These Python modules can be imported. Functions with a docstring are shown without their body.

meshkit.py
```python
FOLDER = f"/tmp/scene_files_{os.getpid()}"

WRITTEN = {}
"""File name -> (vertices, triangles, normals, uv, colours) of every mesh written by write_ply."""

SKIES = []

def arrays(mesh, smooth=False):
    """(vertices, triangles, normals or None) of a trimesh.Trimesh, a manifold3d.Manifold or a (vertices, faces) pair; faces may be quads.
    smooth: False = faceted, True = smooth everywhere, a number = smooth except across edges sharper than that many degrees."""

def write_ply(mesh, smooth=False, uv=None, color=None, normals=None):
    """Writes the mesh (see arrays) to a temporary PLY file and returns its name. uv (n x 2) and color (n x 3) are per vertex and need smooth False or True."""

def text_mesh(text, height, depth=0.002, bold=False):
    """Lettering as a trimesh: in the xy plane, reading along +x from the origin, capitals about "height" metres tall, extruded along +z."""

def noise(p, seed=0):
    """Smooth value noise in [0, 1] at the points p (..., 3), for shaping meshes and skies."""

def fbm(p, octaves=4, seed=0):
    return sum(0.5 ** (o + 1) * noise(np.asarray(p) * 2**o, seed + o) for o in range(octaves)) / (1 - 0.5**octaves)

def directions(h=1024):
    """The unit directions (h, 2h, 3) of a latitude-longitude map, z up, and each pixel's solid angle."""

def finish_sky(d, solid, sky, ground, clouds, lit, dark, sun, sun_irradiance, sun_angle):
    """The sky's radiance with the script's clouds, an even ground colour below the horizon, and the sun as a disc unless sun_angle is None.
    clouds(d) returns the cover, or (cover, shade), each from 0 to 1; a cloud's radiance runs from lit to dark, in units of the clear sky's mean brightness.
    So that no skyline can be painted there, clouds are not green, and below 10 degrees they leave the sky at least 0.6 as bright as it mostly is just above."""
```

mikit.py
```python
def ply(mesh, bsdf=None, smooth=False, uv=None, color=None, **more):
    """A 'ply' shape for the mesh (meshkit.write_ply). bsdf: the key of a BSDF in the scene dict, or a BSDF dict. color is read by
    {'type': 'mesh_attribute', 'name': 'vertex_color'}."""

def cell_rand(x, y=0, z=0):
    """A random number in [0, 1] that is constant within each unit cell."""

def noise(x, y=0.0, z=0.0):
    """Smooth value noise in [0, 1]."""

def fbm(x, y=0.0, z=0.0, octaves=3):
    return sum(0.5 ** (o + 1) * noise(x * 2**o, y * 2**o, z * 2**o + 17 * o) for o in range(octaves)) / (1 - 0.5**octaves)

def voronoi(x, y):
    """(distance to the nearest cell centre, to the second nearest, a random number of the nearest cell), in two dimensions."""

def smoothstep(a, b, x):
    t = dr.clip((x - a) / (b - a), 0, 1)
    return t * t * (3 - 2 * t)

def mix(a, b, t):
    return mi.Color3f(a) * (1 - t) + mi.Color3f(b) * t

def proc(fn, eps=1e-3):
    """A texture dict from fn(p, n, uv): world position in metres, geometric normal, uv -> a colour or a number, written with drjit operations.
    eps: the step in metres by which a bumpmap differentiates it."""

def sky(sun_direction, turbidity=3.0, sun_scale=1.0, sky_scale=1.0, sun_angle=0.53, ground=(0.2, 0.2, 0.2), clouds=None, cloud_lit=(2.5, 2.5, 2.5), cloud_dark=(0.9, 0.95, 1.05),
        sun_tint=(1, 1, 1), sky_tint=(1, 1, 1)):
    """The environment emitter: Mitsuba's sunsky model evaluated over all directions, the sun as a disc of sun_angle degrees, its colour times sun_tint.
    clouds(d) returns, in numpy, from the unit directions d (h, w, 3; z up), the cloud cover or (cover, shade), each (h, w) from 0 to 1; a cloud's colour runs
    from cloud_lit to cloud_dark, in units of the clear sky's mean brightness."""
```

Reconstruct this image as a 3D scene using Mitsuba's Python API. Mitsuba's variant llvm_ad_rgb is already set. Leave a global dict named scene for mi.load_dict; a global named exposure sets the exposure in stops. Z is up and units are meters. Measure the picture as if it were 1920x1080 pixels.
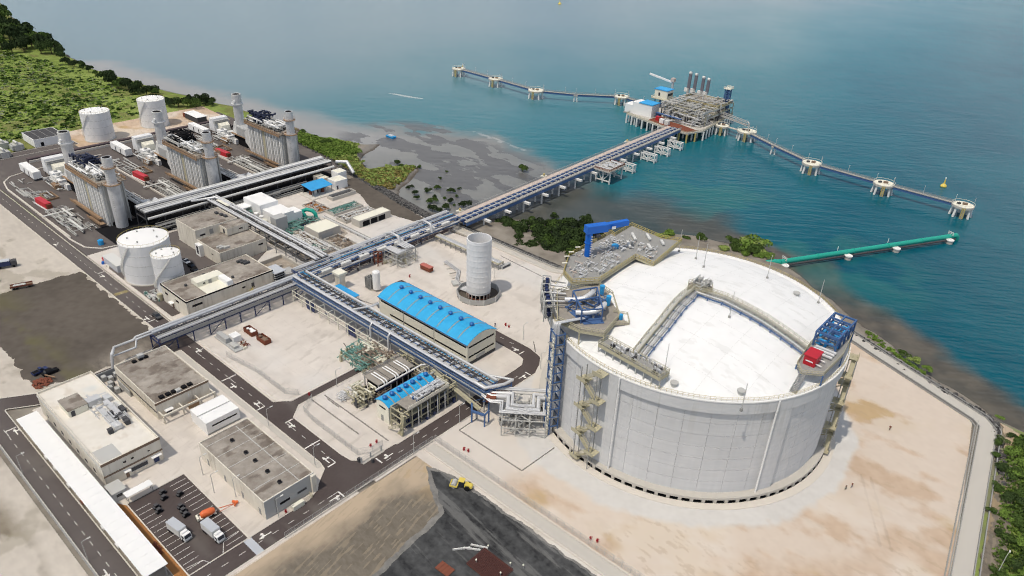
import math, random
import numpy as np, trimesh, shapely, mitsuba as mi, drjit as dr
import mikit, meshkit
from mikit import proc, noise, fbm, smoothstep, mix, cell_rand, voronoi
from shapely.geometry import Polygon, LineString, Point, box as sbox
T = mi.ScalarTransform4f
scene, labels = {}, {}
# ------------------------------------------------------------------ camera, sky, exposure
CAM = np.array([0.0, 0.0, 140.0])
F, PIT, ROL, YAW = 1374.94, 0.510506, 0.042712, 2.276038
_f0 = np.array([math.cos(YAW), math.sin(YAW), 0.0]); _r0 = np.array([math.sin(YAW), -math.cos(YAW), 0.0]); _u0 = np.array([0, 0, 1.0])
_fw = math.cos(PIT) * _f0 - math.sin(PIT) * _u0
_uc = math.sin(PIT) * _f0 + math.cos(PIT) * _u0
_up = -math.sin(ROL) * _r0 + math.cos(ROL) * _uc
scene['camera'] = {'type': 'perspective', 'fov': math.degrees(2 * math.atan(960 / F)), 'fov_axis': 'x', 'near_clip': 1.0, 'far_clip': 20000.0,
                   'to_world': T().look_at(origin=CAM.tolist(), target=(CAM + _fw * 100).tolist(), up=_up.tolist())}


def clouds(d):
    q = d / np.maximum(d[..., 2:3], 0.08)
    n = meshkit.fbm(q * 1.3 + 7.0, octaves=5, seed=3)
    c = np.clip((n - 0.36) / 0.22, 0, 1) * 0.85
    return c, np.clip((n - 0.6) * 2.0, 0, 0.5)


scene['sky'] = mikit.sky((-0.03, -0.48, 1.0), turbidity=3.0, sun_scale=0.72, sun_angle=1.2, clouds=clouds, ground=(0.25, 0.25, 0.24), sun_tint=(0.93, 1.0, 1.10), cloud_lit=(3.3, 3.3, 3.3))
exposure = 1.38
SEA = -3.0

# ------------------------------------------------------------------ materials


def mat(name, col, rough=None, metal=0.0):
    if rough is None:
        b = {'type': 'diffuse', 'reflectance': {'type': 'rgb', 'value': list(col)} if not isinstance(col, dict) else col}
    else:
        b = {'type': 'principled', 'base_color': {'type': 'rgb', 'value': list(col)} if not isinstance(col, dict) else col, 'roughness': rough, 'metallic': metal, 'specular': 0.4}
    scene['mat_' + name] = {'type': 'twosided', 'bsdf': b}


def C(r, g, b):
    return mi.Color3f(r, g, b)


def tex_concrete(p, n, uv):
    a = fbm(p.x * 0.045, p.y * 0.045, 3.0, 4)
    b = fbm(p.x * 0.35 + 9, p.y * 0.35, 1.0, 4)
    s = smoothstep(0.55, 0.75, fbm(p.x * 0.08 + 40, p.y * 0.16, 5.0, 4))
    c = mix((0.52, 0.475, 0.425), (0.70, 0.65, 0.595), 0.5 * a + 0.5 * b)
    c = mix(c, (0.44, 0.40, 0.355), 0.35 * s)
    jx, jy = dr.abs(p.x * 0.2 - dr.round(p.x * 0.2)), dr.abs(p.y * 0.2 - dr.round(p.y * 0.2))
    c = mix(c, (0.40, 0.365, 0.325), 0.22 * smoothstep(0.016, 0.004, dr.minimum(jx, jy)))
    c = mix(c, (0.40, 0.36, 0.31), 0.35 * smoothstep(0.64, 0.78, fbm(p.x * 0.5 + p.y * 0.1, p.y * 0.16, 8.0, 4)))
    w = smoothstep(0.62, 0.8, fbm(p.x * 0.03 + 3, p.y * 0.05 + 11, 2.0, 3))
    return mix(c, (0.60, 0.59, 0.57), 0.5 * w)


def tex_asphalt(p, n, uv):
    a = fbm(p.x * 0.12, p.y * 0.12, 1.0, 4)
    b = noise(p.x * 2.5, p.y * 2.5, 0.5)
    c = mix((0.068, 0.053, 0.051), (0.115, 0.098, 0.094), 0.65 * a + 0.35 * b)
    c = mix(c, (0.165, 0.152, 0.145), 0.55 * smoothstep(-215.0, -270.0, p.x + 12 * (a - 0.5)) + 0.45 * smoothstep(40.0, 28.0, p.y))
    return mix(c, (0.18, 0.165, 0.15), 0.4 * smoothstep(0.62, 0.8, fbm(p.x * 0.06 + 5, p.y * 0.2, 7.0, 3)))


def tex_lot(p, n, uv):
    a = fbm(p.x * 0.06, p.y * 0.06, 2.0, 5)
    b = fbm(p.x * 0.5, p.y * 0.5, 4.0, 4)
    c = mix((0.075, 0.065, 0.056), (0.16, 0.14, 0.12), 0.55 * a + 0.45 * b)
    g = smoothstep(0.56, 0.7, fbm(p.x * 0.05 + 21, p.y * 0.07, 6.0, 4)) * smoothstep(62.0, 44.0, p.y)
    c = mix(c, (0.15, 0.145, 0.055), 0.6 * g)
    e = smoothstep(10.0, 0.0, dr.sqrt(dr.square(p.x + 220) + dr.square((p.y - 68) * 0.6))) * fbm(p.x * .4, p.y * .9, 1.0, 3)
    return mix(c, (0.38, 0.34, 0.29), dr.clip(e, 0, 0.8))


def tex_fringe(p, n, uv):
    b = fbm(p.x * 0.9, p.y * 0.9, 4.0, 4)
    return mix((0.13, 0.128, 0.122), (0.27, 0.26, 0.245), b)


def tex_lot2(p, n, uv):
    a = fbm(p.x * 0.12, p.y * 0.12, 2.0, 5)
    b = fbm(p.x * 0.6, p.y * 0.6, 4.0, 4)
    return mix((0.20, 0.165, 0.13), (0.52, 0.465, 0.40), dr.clip(1.6 * (0.5 * a + 0.5 * b) - 0.3, 0, 1))


def tex_gravel(p, n, uv):
    u, v = p.x * 0.98 - p.y * 0.1, p.y * 0.98 + p.x * 0.1
    a = fbm(u * 0.10, v * 0.5, 2.0, 6)
    b = fbm(p.x * 1.1, p.y * 1.1, 4.0, 3)
    c = mix((0.022, 0.023, 0.025), (0.115, 0.118, 0.12), dr.clip(1.5 * (0.6 * a + 0.4 * b) - 0.3, 0, 1))
    return mix(c, (0.20, 0.20, 0.195), 0.5 * smoothstep(0.56, 0.72, fbm(u * 0.07 + 11, v * 0.6, 9.0, 5)))


def seg(p, x0, y0, x1, y1):
    dx, dy = x1 - x0, y1 - y0
    t = dr.clip(((p.x - x0) * dx + (p.y - y0) * dy) / (dx * dx + dy * dy), 0, 1)
    return dr.sqrt(dr.square(p.x - x0 - t * dx) + dr.square(p.y - y0 - t * dy))


def tex_sand(p, n, uv):
    a = fbm(p.x * 0.05, p.y * 0.05, 2.0, 5)
    b = fbm(p.x * 0.5, p.y * 0.5, 4.0, 4)
    c = mix((0.45, 0.325, 0.225), (0.60, 0.48, 0.37), dr.clip(1.4 * (0.5 * a + 0.5 * b) - 0.2, 0, 1))
    o = smoothstep(0.54, 0.70, fbm(p.x * 0.06 + 31, p.y * 0.09 + 3, 6.0, 4))
    c = mix(c, (0.44, 0.305, 0.13), 0.6 * o)
    w = smoothstep(0.52, 0.68, fbm(p.x * 0.045 + 51, p.y * 0.055 + 9, 8.0, 4))
    c = mix(c, (0.64, 0.575, 0.50), 0.75 * w)
    tr = dr.minimum(dr.minimum(seg(p, -24.5, 180.5, -12.2, 158.0), seg(p, -22.2, 181.2, -9.6, 158.4)), dr.minimum(seg(p, -30, 128, -8, 120), seg(p, -31, 126.4, -8, 118.2)))
    c = mix(c, (0.36, 0.27, 0.185), 0.5 * smoothstep(0.45, 0.15, tr + 0.4 * (noise(p.x * 0.8, p.y * 0.8, 3.0) - 0.5)))
    return mix(c, (0.40, 0.30, 0.20), 0.35 * smoothstep(0.60, 0.74, fbm(p.x * 0.35 + p.y * 0.1, p.y * 0.8, 7.0, 4)))


def mix2(a, b, t): return a * (1 - t) + b * t


def tex_ringpad(p, n, uv):
    r = dr.sqrt(dr.square(p.x + 78.4) + dr.square(p.y - 174.4))
    a = fbm(p.x * 0.07, p.y * 0.07, 2.0, 5)
    b = fbm(p.x * 0.6, p.y * 0.6, 4.0, 3)
    c = mix((0.52, 0.505, 0.48), (0.64, 0.625, 0.60), 0.5 * a + 0.5 * b)
    f = fbm(p.x * 0.16 + 3, p.y * 0.16, 3.0, 5)
    k = smoothstep(51.5, 54.0, r + 5.0 * (f - 0.5) + 0.04 * (p.x + 60))
    sd = tex_sand(p, n, uv)
    pale = smoothstep(-30.0, -52.0, p.x - 0.9 * (p.y - 120) + 14 * (f - 0.5))
    sd = mix(sd, (0.64, 0.58, 0.515), 0.62 * pale * smoothstep(0.36, 0.56, fbm(p.x * 0.09, p.y * 0.14, 12.0, 5)))
    left = smoothstep(-86.0, -98.0, p.x + 8 * (f - 0.5))
    sd = mix(sd, (0.62, 0.58, 0.53), 0.9 * left)
    return mix(c, sd, k * 0.95)


def tex_drygrass(p, n, uv):
    a = fbm(p.x * 0.07, p.y * 0.07, 2.0, 5)
    b = fbm(p.x * 0.7 + p.y * .3, p.y * 1.4, 4.0, 4)
    c = mix((0.13, 0.112, 0.09), (0.22, 0.195, 0.16), dr.clip(1.4 * (0.4 * a + 0.6 * b) - 0.2, 0, 1))
    e = smoothstep(9.5, 1.0, p.x + 117.5 + 10 * (fbm(p.x * 0.2, p.y * 0.12, 3.0, 5) - 0.5) + dr.maximum(p.y - 90, 0) * -0.9)
    c = mix(c, (0.50, 0.40, 0.29), dr.clip(e, 0, 1) * 0.85)
    c = mix(c, (0.33, 0.275, 0.20), 0.4 * smoothstep(0.6, 0.8, noise(p.x * 2.2 + p.y * 0.5, p.y * 0.35, 5.0)))
    return mix(c, (0.42, 0.31, 0.18), 0.5 * smoothstep(0.58, 0.66, fbm(p.x * 0.22 + 7, p.y * 0.16, 9.0, 5)) * smoothstep(88.0, 97.0, p.y))


def tex_palesoil(p, n, uv):
    a = fbm(p.x * 0.05, p.y * 0.05, 2.0, 5)
    b = fbm(p.x * 0.4, p.y * 0.7, 4.0, 4)
    c = mix((0.42, 0.38, 0.33), (0.62, 0.57, 0.50), 0.5 * a + 0.5 * b)
    g = smoothstep(23.0, 17.0, p.y + 10 * (a - 0.5) + 0.12 * dr.abs(p.x + 165))
    c = mix(c, mix((0.15, 0.125, 0.09), (0.27, 0.235, 0.18), b), 0.92 * g * smoothstep(0.36, 0.46, fbm(p.x * 0.05 + 9, p.y * 0.1, 3.0, 5)))
    return mix(c, (0.30, 0.27, 0.21), 0.5 * smoothstep(0.56, 0.7, fbm(p.x * 0.11 + 2, p.y * 0.14, 6.0, 4)))


def tex_land(p, n, uv):
    a = fbm(p.x * 0.03, p.y * 0.03, 2.0, 5)
    b = fbm(p.x * 0.22, p.y * 0.22, 4.0, 4)
    g = mix((0.13, 0.185, 0.04), (0.29, 0.355, 0.11), dr.clip(1.6 * (0.5 * a + 0.5 * b) - 0.3, 0, 1))
    g = mix(g, (0.16, 0.13, 0.07), 0.5 * smoothstep(0.55, 0.68, fbm(p.x * 0.06 + 4, p.y * 0.1, 1.0, 4)))
    s = mix((0.15, 0.132, 0.112), (0.34, 0.31, 0.265), b)
    s = mix(s, (0.21, 0.20, 0.19), 0.75 * smoothstep(-1.0, -2.0, p.z) * smoothstep(-150.0, -165.0, p.x))
    wet = smoothstep(-2.2, -3.1, p.z + 0.8 * (b - 0.5))
    s = mix(s, (0.10, 0.085, 0.07), wet)
    east = smoothstep(-1.0, 9.0, p.x + 10 * (b - 0.5))
    west = smoothstep(-335.0, -365.0, p.x + 30 * (a - 0.5)) 
    t = dr.maximum(east, west) * smoothstep(-2.7, -1.8, p.z + 0.8 * (a - 0.5))
    return mix(s, g, t)


def tex_sea(p, n, uv):
    a = fbm(p.x * 0.010, p.y * 0.010, 2.0, 5)
    b = fbm(p.x * 0.05 + 3, p.y * 0.05, 4.0, 4)
    # clear deep water in the east, silt carried in from the west
    silt = smoothstep(0.0, 1.0, (-p.x - 230.0 + 0.10 * (p.y - 400)) / 400.0 + 0.45 * (a - 0.5))
    deep = mix((0.000, 0.050, 0.085), (0.002, 0.115, 0.150), 0.5 * a + 0.5 * b)
    deep = mix(deep, (0.016, 0.160, 0.195), smoothstep(30.0, 330.0, -p.x - 0.05 * p.y) * 0.8)
    deep = mix(deep, (0.150, 0.212, 0.240), silt * 0.92)
    # shelf of pale silt between the jetty and the western shore
    fl = smoothstep(64.0, 34.0, dr.minimum(seg(p, -322, 262, -228, 240), seg(p, -300, 285, -240, 272)) + 34 * (b - 0.5) + 20 * (a - 0.5))
    deep = mix(deep, mix((0.18, 0.178, 0.17), (0.225, 0.215, 0.20), fbm(p.x * 0.06, p.y * 0.09, 14.0, 4)), fl * 0.93)
    sh = smoothstep(34.0, 4.0, dr.minimum(seg(p, -640, 224, -470, 244), seg(p, -470, 246, -345, 266)) + 16 * (b - 0.5))
    deep = mix(deep, (0.25, 0.25, 0.245), sh)
    # dark weed and rock on the shallow bed
    wd = smoothstep(0.545, 0.585, fbm(p.x * 0.05 + 17, p.y * 0.11 + 5, 6.0, 5) + 0.10 * smoothstep(16.0, 4.0, seg(p, -345, 300, -250, 318) + 8 * (b - 0.5))) * smoothstep(48.0, 30.0, seg(p, -335, 285, -240, 275))
    deep = mix(deep, (0.10, 0.098, 0.10), wd * 0.8)
    e = dr.minimum(dr.minimum(seg(p, 25, 228, -40, 265), seg(p, -40, 265, -90, 298)), seg(p, -90, 300, -150, 300))
    rf = smoothstep(15.0, 5.0, e + 14 * (b - 0.5)) 
    bed = mix((0.045, 0.038, 0.030), (0.16, 0.13, 0.095), fbm(p.x * 0.16, p.y * 0.16, 8.0, 4))
    deep = mix(deep, bed, rf * 0.9)
    e2 = dr.minimum(seg(p, -150, 300, -205, 285), seg(p, -150, 300, -200, 250))
    r2 = smoothstep(42.0, 10.0, e2 + 26 * (b - 0.5))
    bed2 = mix((0.034, 0.046, 0.042), (0.085, 0.083, 0.070), fbm(p.x * 0.07, p.y * 0.07, 8.0, 4))
    deep = mix(deep, bed2, r2 * 0.9)
    tq = smoothstep(40.0, 10.0, seg(p, -70, 310, -170, 350) + 24 * (b - 0.5)) * smoothstep(0.42, 0.6, fbm(p.x * 0.04, p.y * 0.05, 12.0, 3))
    deep = mix(deep, (0.020, 0.130, 0.125), tq * 0.6)
    foam = 0.5 * smoothstep(2.6, 0.4, seg(p, -318, 330, -268, 326) + 7 * (b - 0.5)) * smoothstep(0.45, 0.6, noise(p.x * 0.3, p.y * 0.3, 2.0))
    foam = dr.maximum(foam, smoothstep(1.8, 0.4, seg(p, -424, 350, -399, 358) + 1.6 * (noise(p.x * .3, p.y * .3, 8.0) - 0.5)))
    return mix(deep, (0.55, 0.55, 0.53), foam * 0.6)


def tex_wave(p, n, uv):
    u, v = p.x * 0.80 + p.y * 0.60, p.y * 0.80 - p.x * 0.60
    return 0.45 * noise(u * 0.06 + 0.6 * noise(v * 0.05, u * 0.03), v * 0.30, 1.0) + 0.4 * noise(u * 0.2, v * 0.75, 5.0) + 0.15 * noise(u * 0.7, v * 1.5, 3.0)


def tex_roofstain(p, n, uv):
    a = fbm(p.x * 0.16, p.y * 0.16, 2.0, 5)
    b = fbm(p.x * 0.9, p.y * 0.9, 4.0, 4)
    c = mix((0.16, 0.135, 0.115), (0.42, 0.385, 0.34), dr.clip(1.5 * (0.6 * a + 0.4 * b) - 0.22, 0, 1))
    return mix(c, (0.10, 0.075, 0.06), 0.6 * smoothstep(0.54, 0.72, fbm(p.x * 0.35 + 8, p.y * 0.22, 3.0, 4)))


def tex_tankwall(p, n, uv):
    th = dr.atan2(p.y - 174.4, p.x + 78.4) * 42.0
    a = fbm(th * 0.12, p.z * 0.2, 2.0, 4)
    s = fbm(th * 1.1, p.z * 0.045, 5.0, 4)
    l = fbm(th * 0.08, p.z * 1.6, 7.0, 3)
    c = mix((0.53, 0.537, 0.545), (0.71, 0.717, 0.725), 0.4 * a + 0.3 * s + 0.3 * l)
    return mix(c, (0.47, 0.465, 0.44), 0.4 * smoothstep(0.58, 0.75, s) * smoothstep(12.0, 30.0, p.z))


def tex_dome(p, n, uv):
    a = fbm(p.x * 0.08, p.y * 0.08, 2.0, 4)
    b = fbm(p.x * 0.5, p.y * 0.5, 4.0, 4)
    c = mix((0.74, 0.745, 0.74), (0.86, 0.865, 0.86), 0.5 * a + 0.5 * b)
    return mix(c, (0.60, 0.60, 0.58), 0.3 * smoothstep(0.6, 0.75, fbm(p.x * 0.25 + 9, p.y * 0.6, 6.0, 4)))


def tex_whitewall(p, n, uv):
    s = fbm((p.x + p.y) * 0.9, p.z * 0.12, 1.0, 4)
    a = fbm(p.x * 0.3, p.y * 0.3, p.z * 0.3, 3)
    return mix((0.64, 0.645, 0.645), (0.80, 0.80, 0.80), 0.5 * s + 0.5 * a)


def tex_cream(p, n, uv):
    s = fbm((p.x - p.y) * 0.7, p.z * 0.15, 1.0, 4)
    c = mix((0.60, 0.56, 0.475), (0.74, 0.70, 0.615), s)
    return mix(c, (0.36, 0.31, 0.25), 0.35 * smoothstep(0.58, 0.75, fbm((p.x + p.y) * 1.3, p.z * 0.2, 5.0, 3)))


def tex_deck(p, n, uv):
    a = fbm(p.x * 0.4, p.y * 0.4, p.z * 0.2, 4)
    return mix((0.22, 0.20, 0.175), (0.40, 0.37, 0.325), a)


def tex_bluesheet(p, n, uv):
    a = 0.5 * fbm(p.x * 0.2, p.y * 0.2, 2.0, 4) + 0.5 * fbm(p.x * 1.6, p.y * 0.25, 3.0, 4)
    return mix((0.012, 0.29, 0.58), (0.04, 0.42, 0.74), a)


def tex_galv(p, n, uv):
    a = fbm(p.x * 0.5, p.y * 0.5, p.z * 0.5, 3)
    return mix((0.46, 0.465, 0.47), (0.66, 0.665, 0.67), a)


def tex_rubble(p, n, uv):
    d1, d2, r = voronoi(p.x * 1.3, p.y * 1.3)
    return mix((0.035, 0.035, 0.038), (0.16, 0.157, 0.152), r) * (0.45 + 0.55 * smoothstep(0.02, 0.25, d2 - d1))


def tex_paleroof(p, n, uv):
    a = fbm(p.x * 0.11, p.y * 0.2, 2.0, 5)
    b = fbm(p.x * 0.6, p.y * 0.6, 4.0, 3)
    c = mix((0.62, 0.58, 0.51), (0.78, 0.75, 0.69), 0.5 * a + 0.5 * b)
    c = mix(c, (0.60, 0.63, 0.62), 0.55 * smoothstep(0.5, 0.62, fbm(p.x * 0.15 + 9, p.y * 0.1, 7.0, 3)))
    return mix(c, (0.50, 0.42, 0.33), 0.4 * smoothstep(0.6, 0.72, a))


for nm, fn in dict(paleroof=tex_paleroof, concrete=tex_concrete, asphalt=tex_asphalt, lot=tex_lot, lot2=tex_lot2, fringe=tex_fringe, gravel=tex_gravel, sand=tex_sand, ringpad=tex_ringpad, drygrass=tex_drygrass, palesoil=tex_palesoil, land=tex_land,
                   roofstain=tex_roofstain, tankwall=tex_tankwall, dome=tex_dome, whitewall=tex_whitewall, cream=tex_cream, deck=tex_deck, rubble=tex_rubble).items():
    mat(nm, proc(fn))
mat('galv', proc(tex_galv), 0.45, 0.25)
mat('bluesheet', proc(tex_bluesheet), 0.45)
scene['mat_sea'] = {'type': 'bumpmap', 'arbitrary': proc(tex_wave, 0.4), 'scale': 0.26,
                    'bsdf': {'type': 'principled', 'base_color': proc(tex_sea), 'roughness': 0.22, 'specular': 0.15}}
mat('white', (0.80, 0.80, 0.79)); mat('offwhite', (0.62, 0.62, 0.60)); mat('grey', (0.30, 0.30, 0.29)); mat('lightgrey', (0.47, 0.47, 0.45)); mat('darkgrey', (0.085, 0.085, 0.09))
mat('black', (0.018, 0.018, 0.02)); mat('steelblue', (0.055, 0.115, 0.26), 0.5); mat('navy', (0.02, 0.032, 0.10), 0.5); mat('craneblue', (0.006, 0.12, 0.52), 0.4)
mat('skyblue', (0.03, 0.30, 0.62), 0.5); mat('yellow', (0.47, 0.385, 0.15)); mat('olive', (0.45, 0.42, 0.30)); mat('signal', (0.66, 0.52, 0.10), 0.4); mat('rebar', (0.105, 0.05, 0.045))
mat('red', (0.45, 0.018, 0.03), 0.45); mat('rust', (0.20, 0.075, 0.05)); mat('brownpipe', (0.24, 0.19, 0.15)); mat('orange', (0.65, 0.14, 0.04), 0.45); mat('brownrail', (0.30, 0.205, 0.135)); mat('palered', (0.45, 0.16, 0.13)); mat('soil', (0.33, 0.155, 0.06))
mat('silver', (0.66, 0.665, 0.67), 0.38, 0.3); mat('green', (0.015, 0.33, 0.25), 0.45); mat('teal', (0.13, 0.27, 0.235), 0.5); mat('pilewhite', (0.74, 0.735, 0.71)); mat('marking', (0.74, 0.72, 0.68))
mat('pink', (0.53, 0.455, 0.405)); mat('beige', (0.75, 0.73, 0.62)); mat('kerb', (0.62, 0.58, 0.52)); mat('conc', (0.50, 0.475, 0.43)); mat('trunk', (0.11, 0.08, 0.055)); mat('glass', (0.03, 0.035, 0.045), 0.15)
mat('skin', (0.30, 0.17, 0.11)); mat('drab', (0.22, 0.16, 0.12)); mat('greywall', (0.42, 0.425, 0.42)); mat('tin', (0.50, 0.52, 0.55), 0.4, 0.2); mat('seam', (0.62, 0.62, 0.61)); mat('joint', (0.40, 0.395, 0.39)); mat('armgrey', (0.17, 0.17, 0.20)); mat('darknavy', (0.014, 0.02, 0.05), 0.5); mat('slot', (0.16, 0.15, 0.14)); mat('darkred', (0.30, 0.02, 0.025)); mat('ventblue', (0.008, 0.13, 0.40), 0.5); mat('purplepipe', (0.12, 0.095, 0.10))
for i, c in enumerate([(0.048, 0.075, 0.028), (0.068, 0.110, 0.030), (0.15, 0.235, 0.05), (0.034, 0.052, 0.024), (0.27, 0.345, 0.10), (0.27, 0.30, 0.19), (0.27, 0.235, 0.085)]):
    scene['mat_leaf%d' % i] = {'type': 'twosided', 'bsdf': {'type': 'diffuse', 'reflectance': {'type': 'rgb', 'value': list(c)}}}

# ------------------------------------------------------------------ mesh helpers
_BOXF = np.array([[0, 2, 1], [0, 3, 2], [4, 5, 6], [4, 6, 7], [0, 1, 5], [0, 5, 4], [1, 2, 6], [1, 6, 5], [2, 3, 7], [2, 7, 6], [3, 0, 4], [3, 4, 7]])


class MB:
    def __init__(s):
        s.v, s.f, s.n = [], [], 0

    def add(s, v, f):
        v = np.asarray(v, float); s.v.append(v); s.f.append(np.asarray(f) + s.n); s.n += len(v); return s

    def box(s, x0, x1, y0, y1, z0, z1):
        return s.add([[x0, y0, z0], [x1, y0, z0], [x1, y1, z0], [x0, y1, z0], [x0, y0, z1], [x1, y0, z1], [x1, y1, z1], [x0, y1, z1]], _BOXF)

    def obox(s, c, lx, ly, lz, rz=0.0):
        b = np.array([[x, y, z] for z in (0, lz) for x, y in ((-lx / 2, -ly / 2), (lx / 2, -ly / 2), (lx / 2, ly / 2), (-lx / 2, ly / 2))])
        ca, sa = math.cos(rz), math.sin(rz)
        b[:, :2] = b[:, :2] @ np.array([[ca, sa], [-sa, ca]])
        return s.add(b + np.asarray(c, float), _BOXF)

    def bar(s, a, b, w=0.2, h=None):
        a, b = np.asarray(a, float), np.asarray(b, float); h = h or w
        d = b - a; L = np.linalg.norm(d)
        if L < 1e-6: return s
        d /= L
        u = np.cross(d, [0, 0, 1.0]); u = np.array([1.0, 0, 0]) if np.linalg.norm(u) < 1e-3 else u / np.linalg.norm(u)
        q = np.cross(u, d)
        c = [(-1, -1), (1, -1), (1, 1), (-1, 1)]
        return s.add([a + u * i * w / 2 + q * j * h / 2 for i, j in c] + [b + u * i * w / 2 + q * j * h / 2 for i, j in c], _BOXF)

    def tube(s, pts, r, n=6, cap=True):
        pts = np.asarray(pts, float); m = len(pts); ang = np.arange(n) * 2 * np.pi / n
        rr = np.broadcast_to(r, (m,)); vs = []; prev = None
        for i in range(m):
            d = pts[min(i + 1, m - 1)] - pts[max(i - 1, 0)]
            if 0 < i < m - 1:
                a, b = pts[i] - pts[i - 1], pts[i + 1] - pts[i]; d = a / np.linalg.norm(a) + b / np.linalg.norm(b)
            d = d / (np.linalg.norm(d) + 1e-12)
            if prev is None:
                u = np.cross(d, [0, 0, 1.0]); u = np.array([1.0, 0, 0]) if np.linalg.norm(u) < 1e-3 else u / np.linalg.norm(u)
            else:
                u = prev - d * (prev @ d); u /= np.linalg.norm(u) + 1e-12
            prev = u; q = np.cross(d, u); k = 1.0
            if 0 < i < m - 1:
                k = 1.0 / max(0.5, abs(d @ (a / np.linalg.norm(a))))
            vs.append(pts[i] + rr[i] * k * (np.cos(ang)[:, None] * u + np.sin(ang)[:, None] * q))
        v = np.vstack(vs); f = []
        for i in range(m - 1):
            for j in range(n):
                a, b = i * n + j, i * n + (j + 1) % n
                f += [[a, b, b + n], [a, b + n, a + n]]
        if cap:
            v = np.vstack([v, pts[0], pts[-1]]); c0, c1 = len(v) - 2, len(v) - 1
            for j in range(n):
                f += [[c0, (j + 1) % n, j], [c1, (m - 1) * n + j, (m - 1) * n + (j + 1) % n]]
        return s.add(v, f)

    def cyl(s, x, y, z0, z1, r, n=16, r1=None):
        return s.tube([[x, y, z0], [x, y, z1]], [r, r if r1 is None else r1], n)

    def prism(s, poly, z0, z1):
        poly = poly if isinstance(poly, Polygon) else Polygon(poly)
        m = trimesh.creation.extrude_polygon(poly, z1 - z0, engine='earcut')
        return s.add(m.vertices + [0, 0, z0], m.faces)

    def rail(s, pts, h=1.1, r=0.045, step=2.0):
        pts = np.asarray(pts, float)
        for a, b in zip(pts[:-1], pts[1:]):
            L = np.linalg.norm(b - a); k = max(1, int(round(L / step)))
            for t in np.linspace(0, 1, k + 1):
                q = a + (b - a) * t; s.bar(q, q + [0, 0, h], r * 2)
            for z in (h, h * 0.55): s.bar(a + [0, 0, z], b + [0, 0, z], r * 2)
            s.bar(a + [0, 0, 0.08], b + [0, 0, 0.08], r, 0.16)
        return s

    def mesh(s):
        return np.vstack(s.v), np.vstack(s.f)


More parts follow.
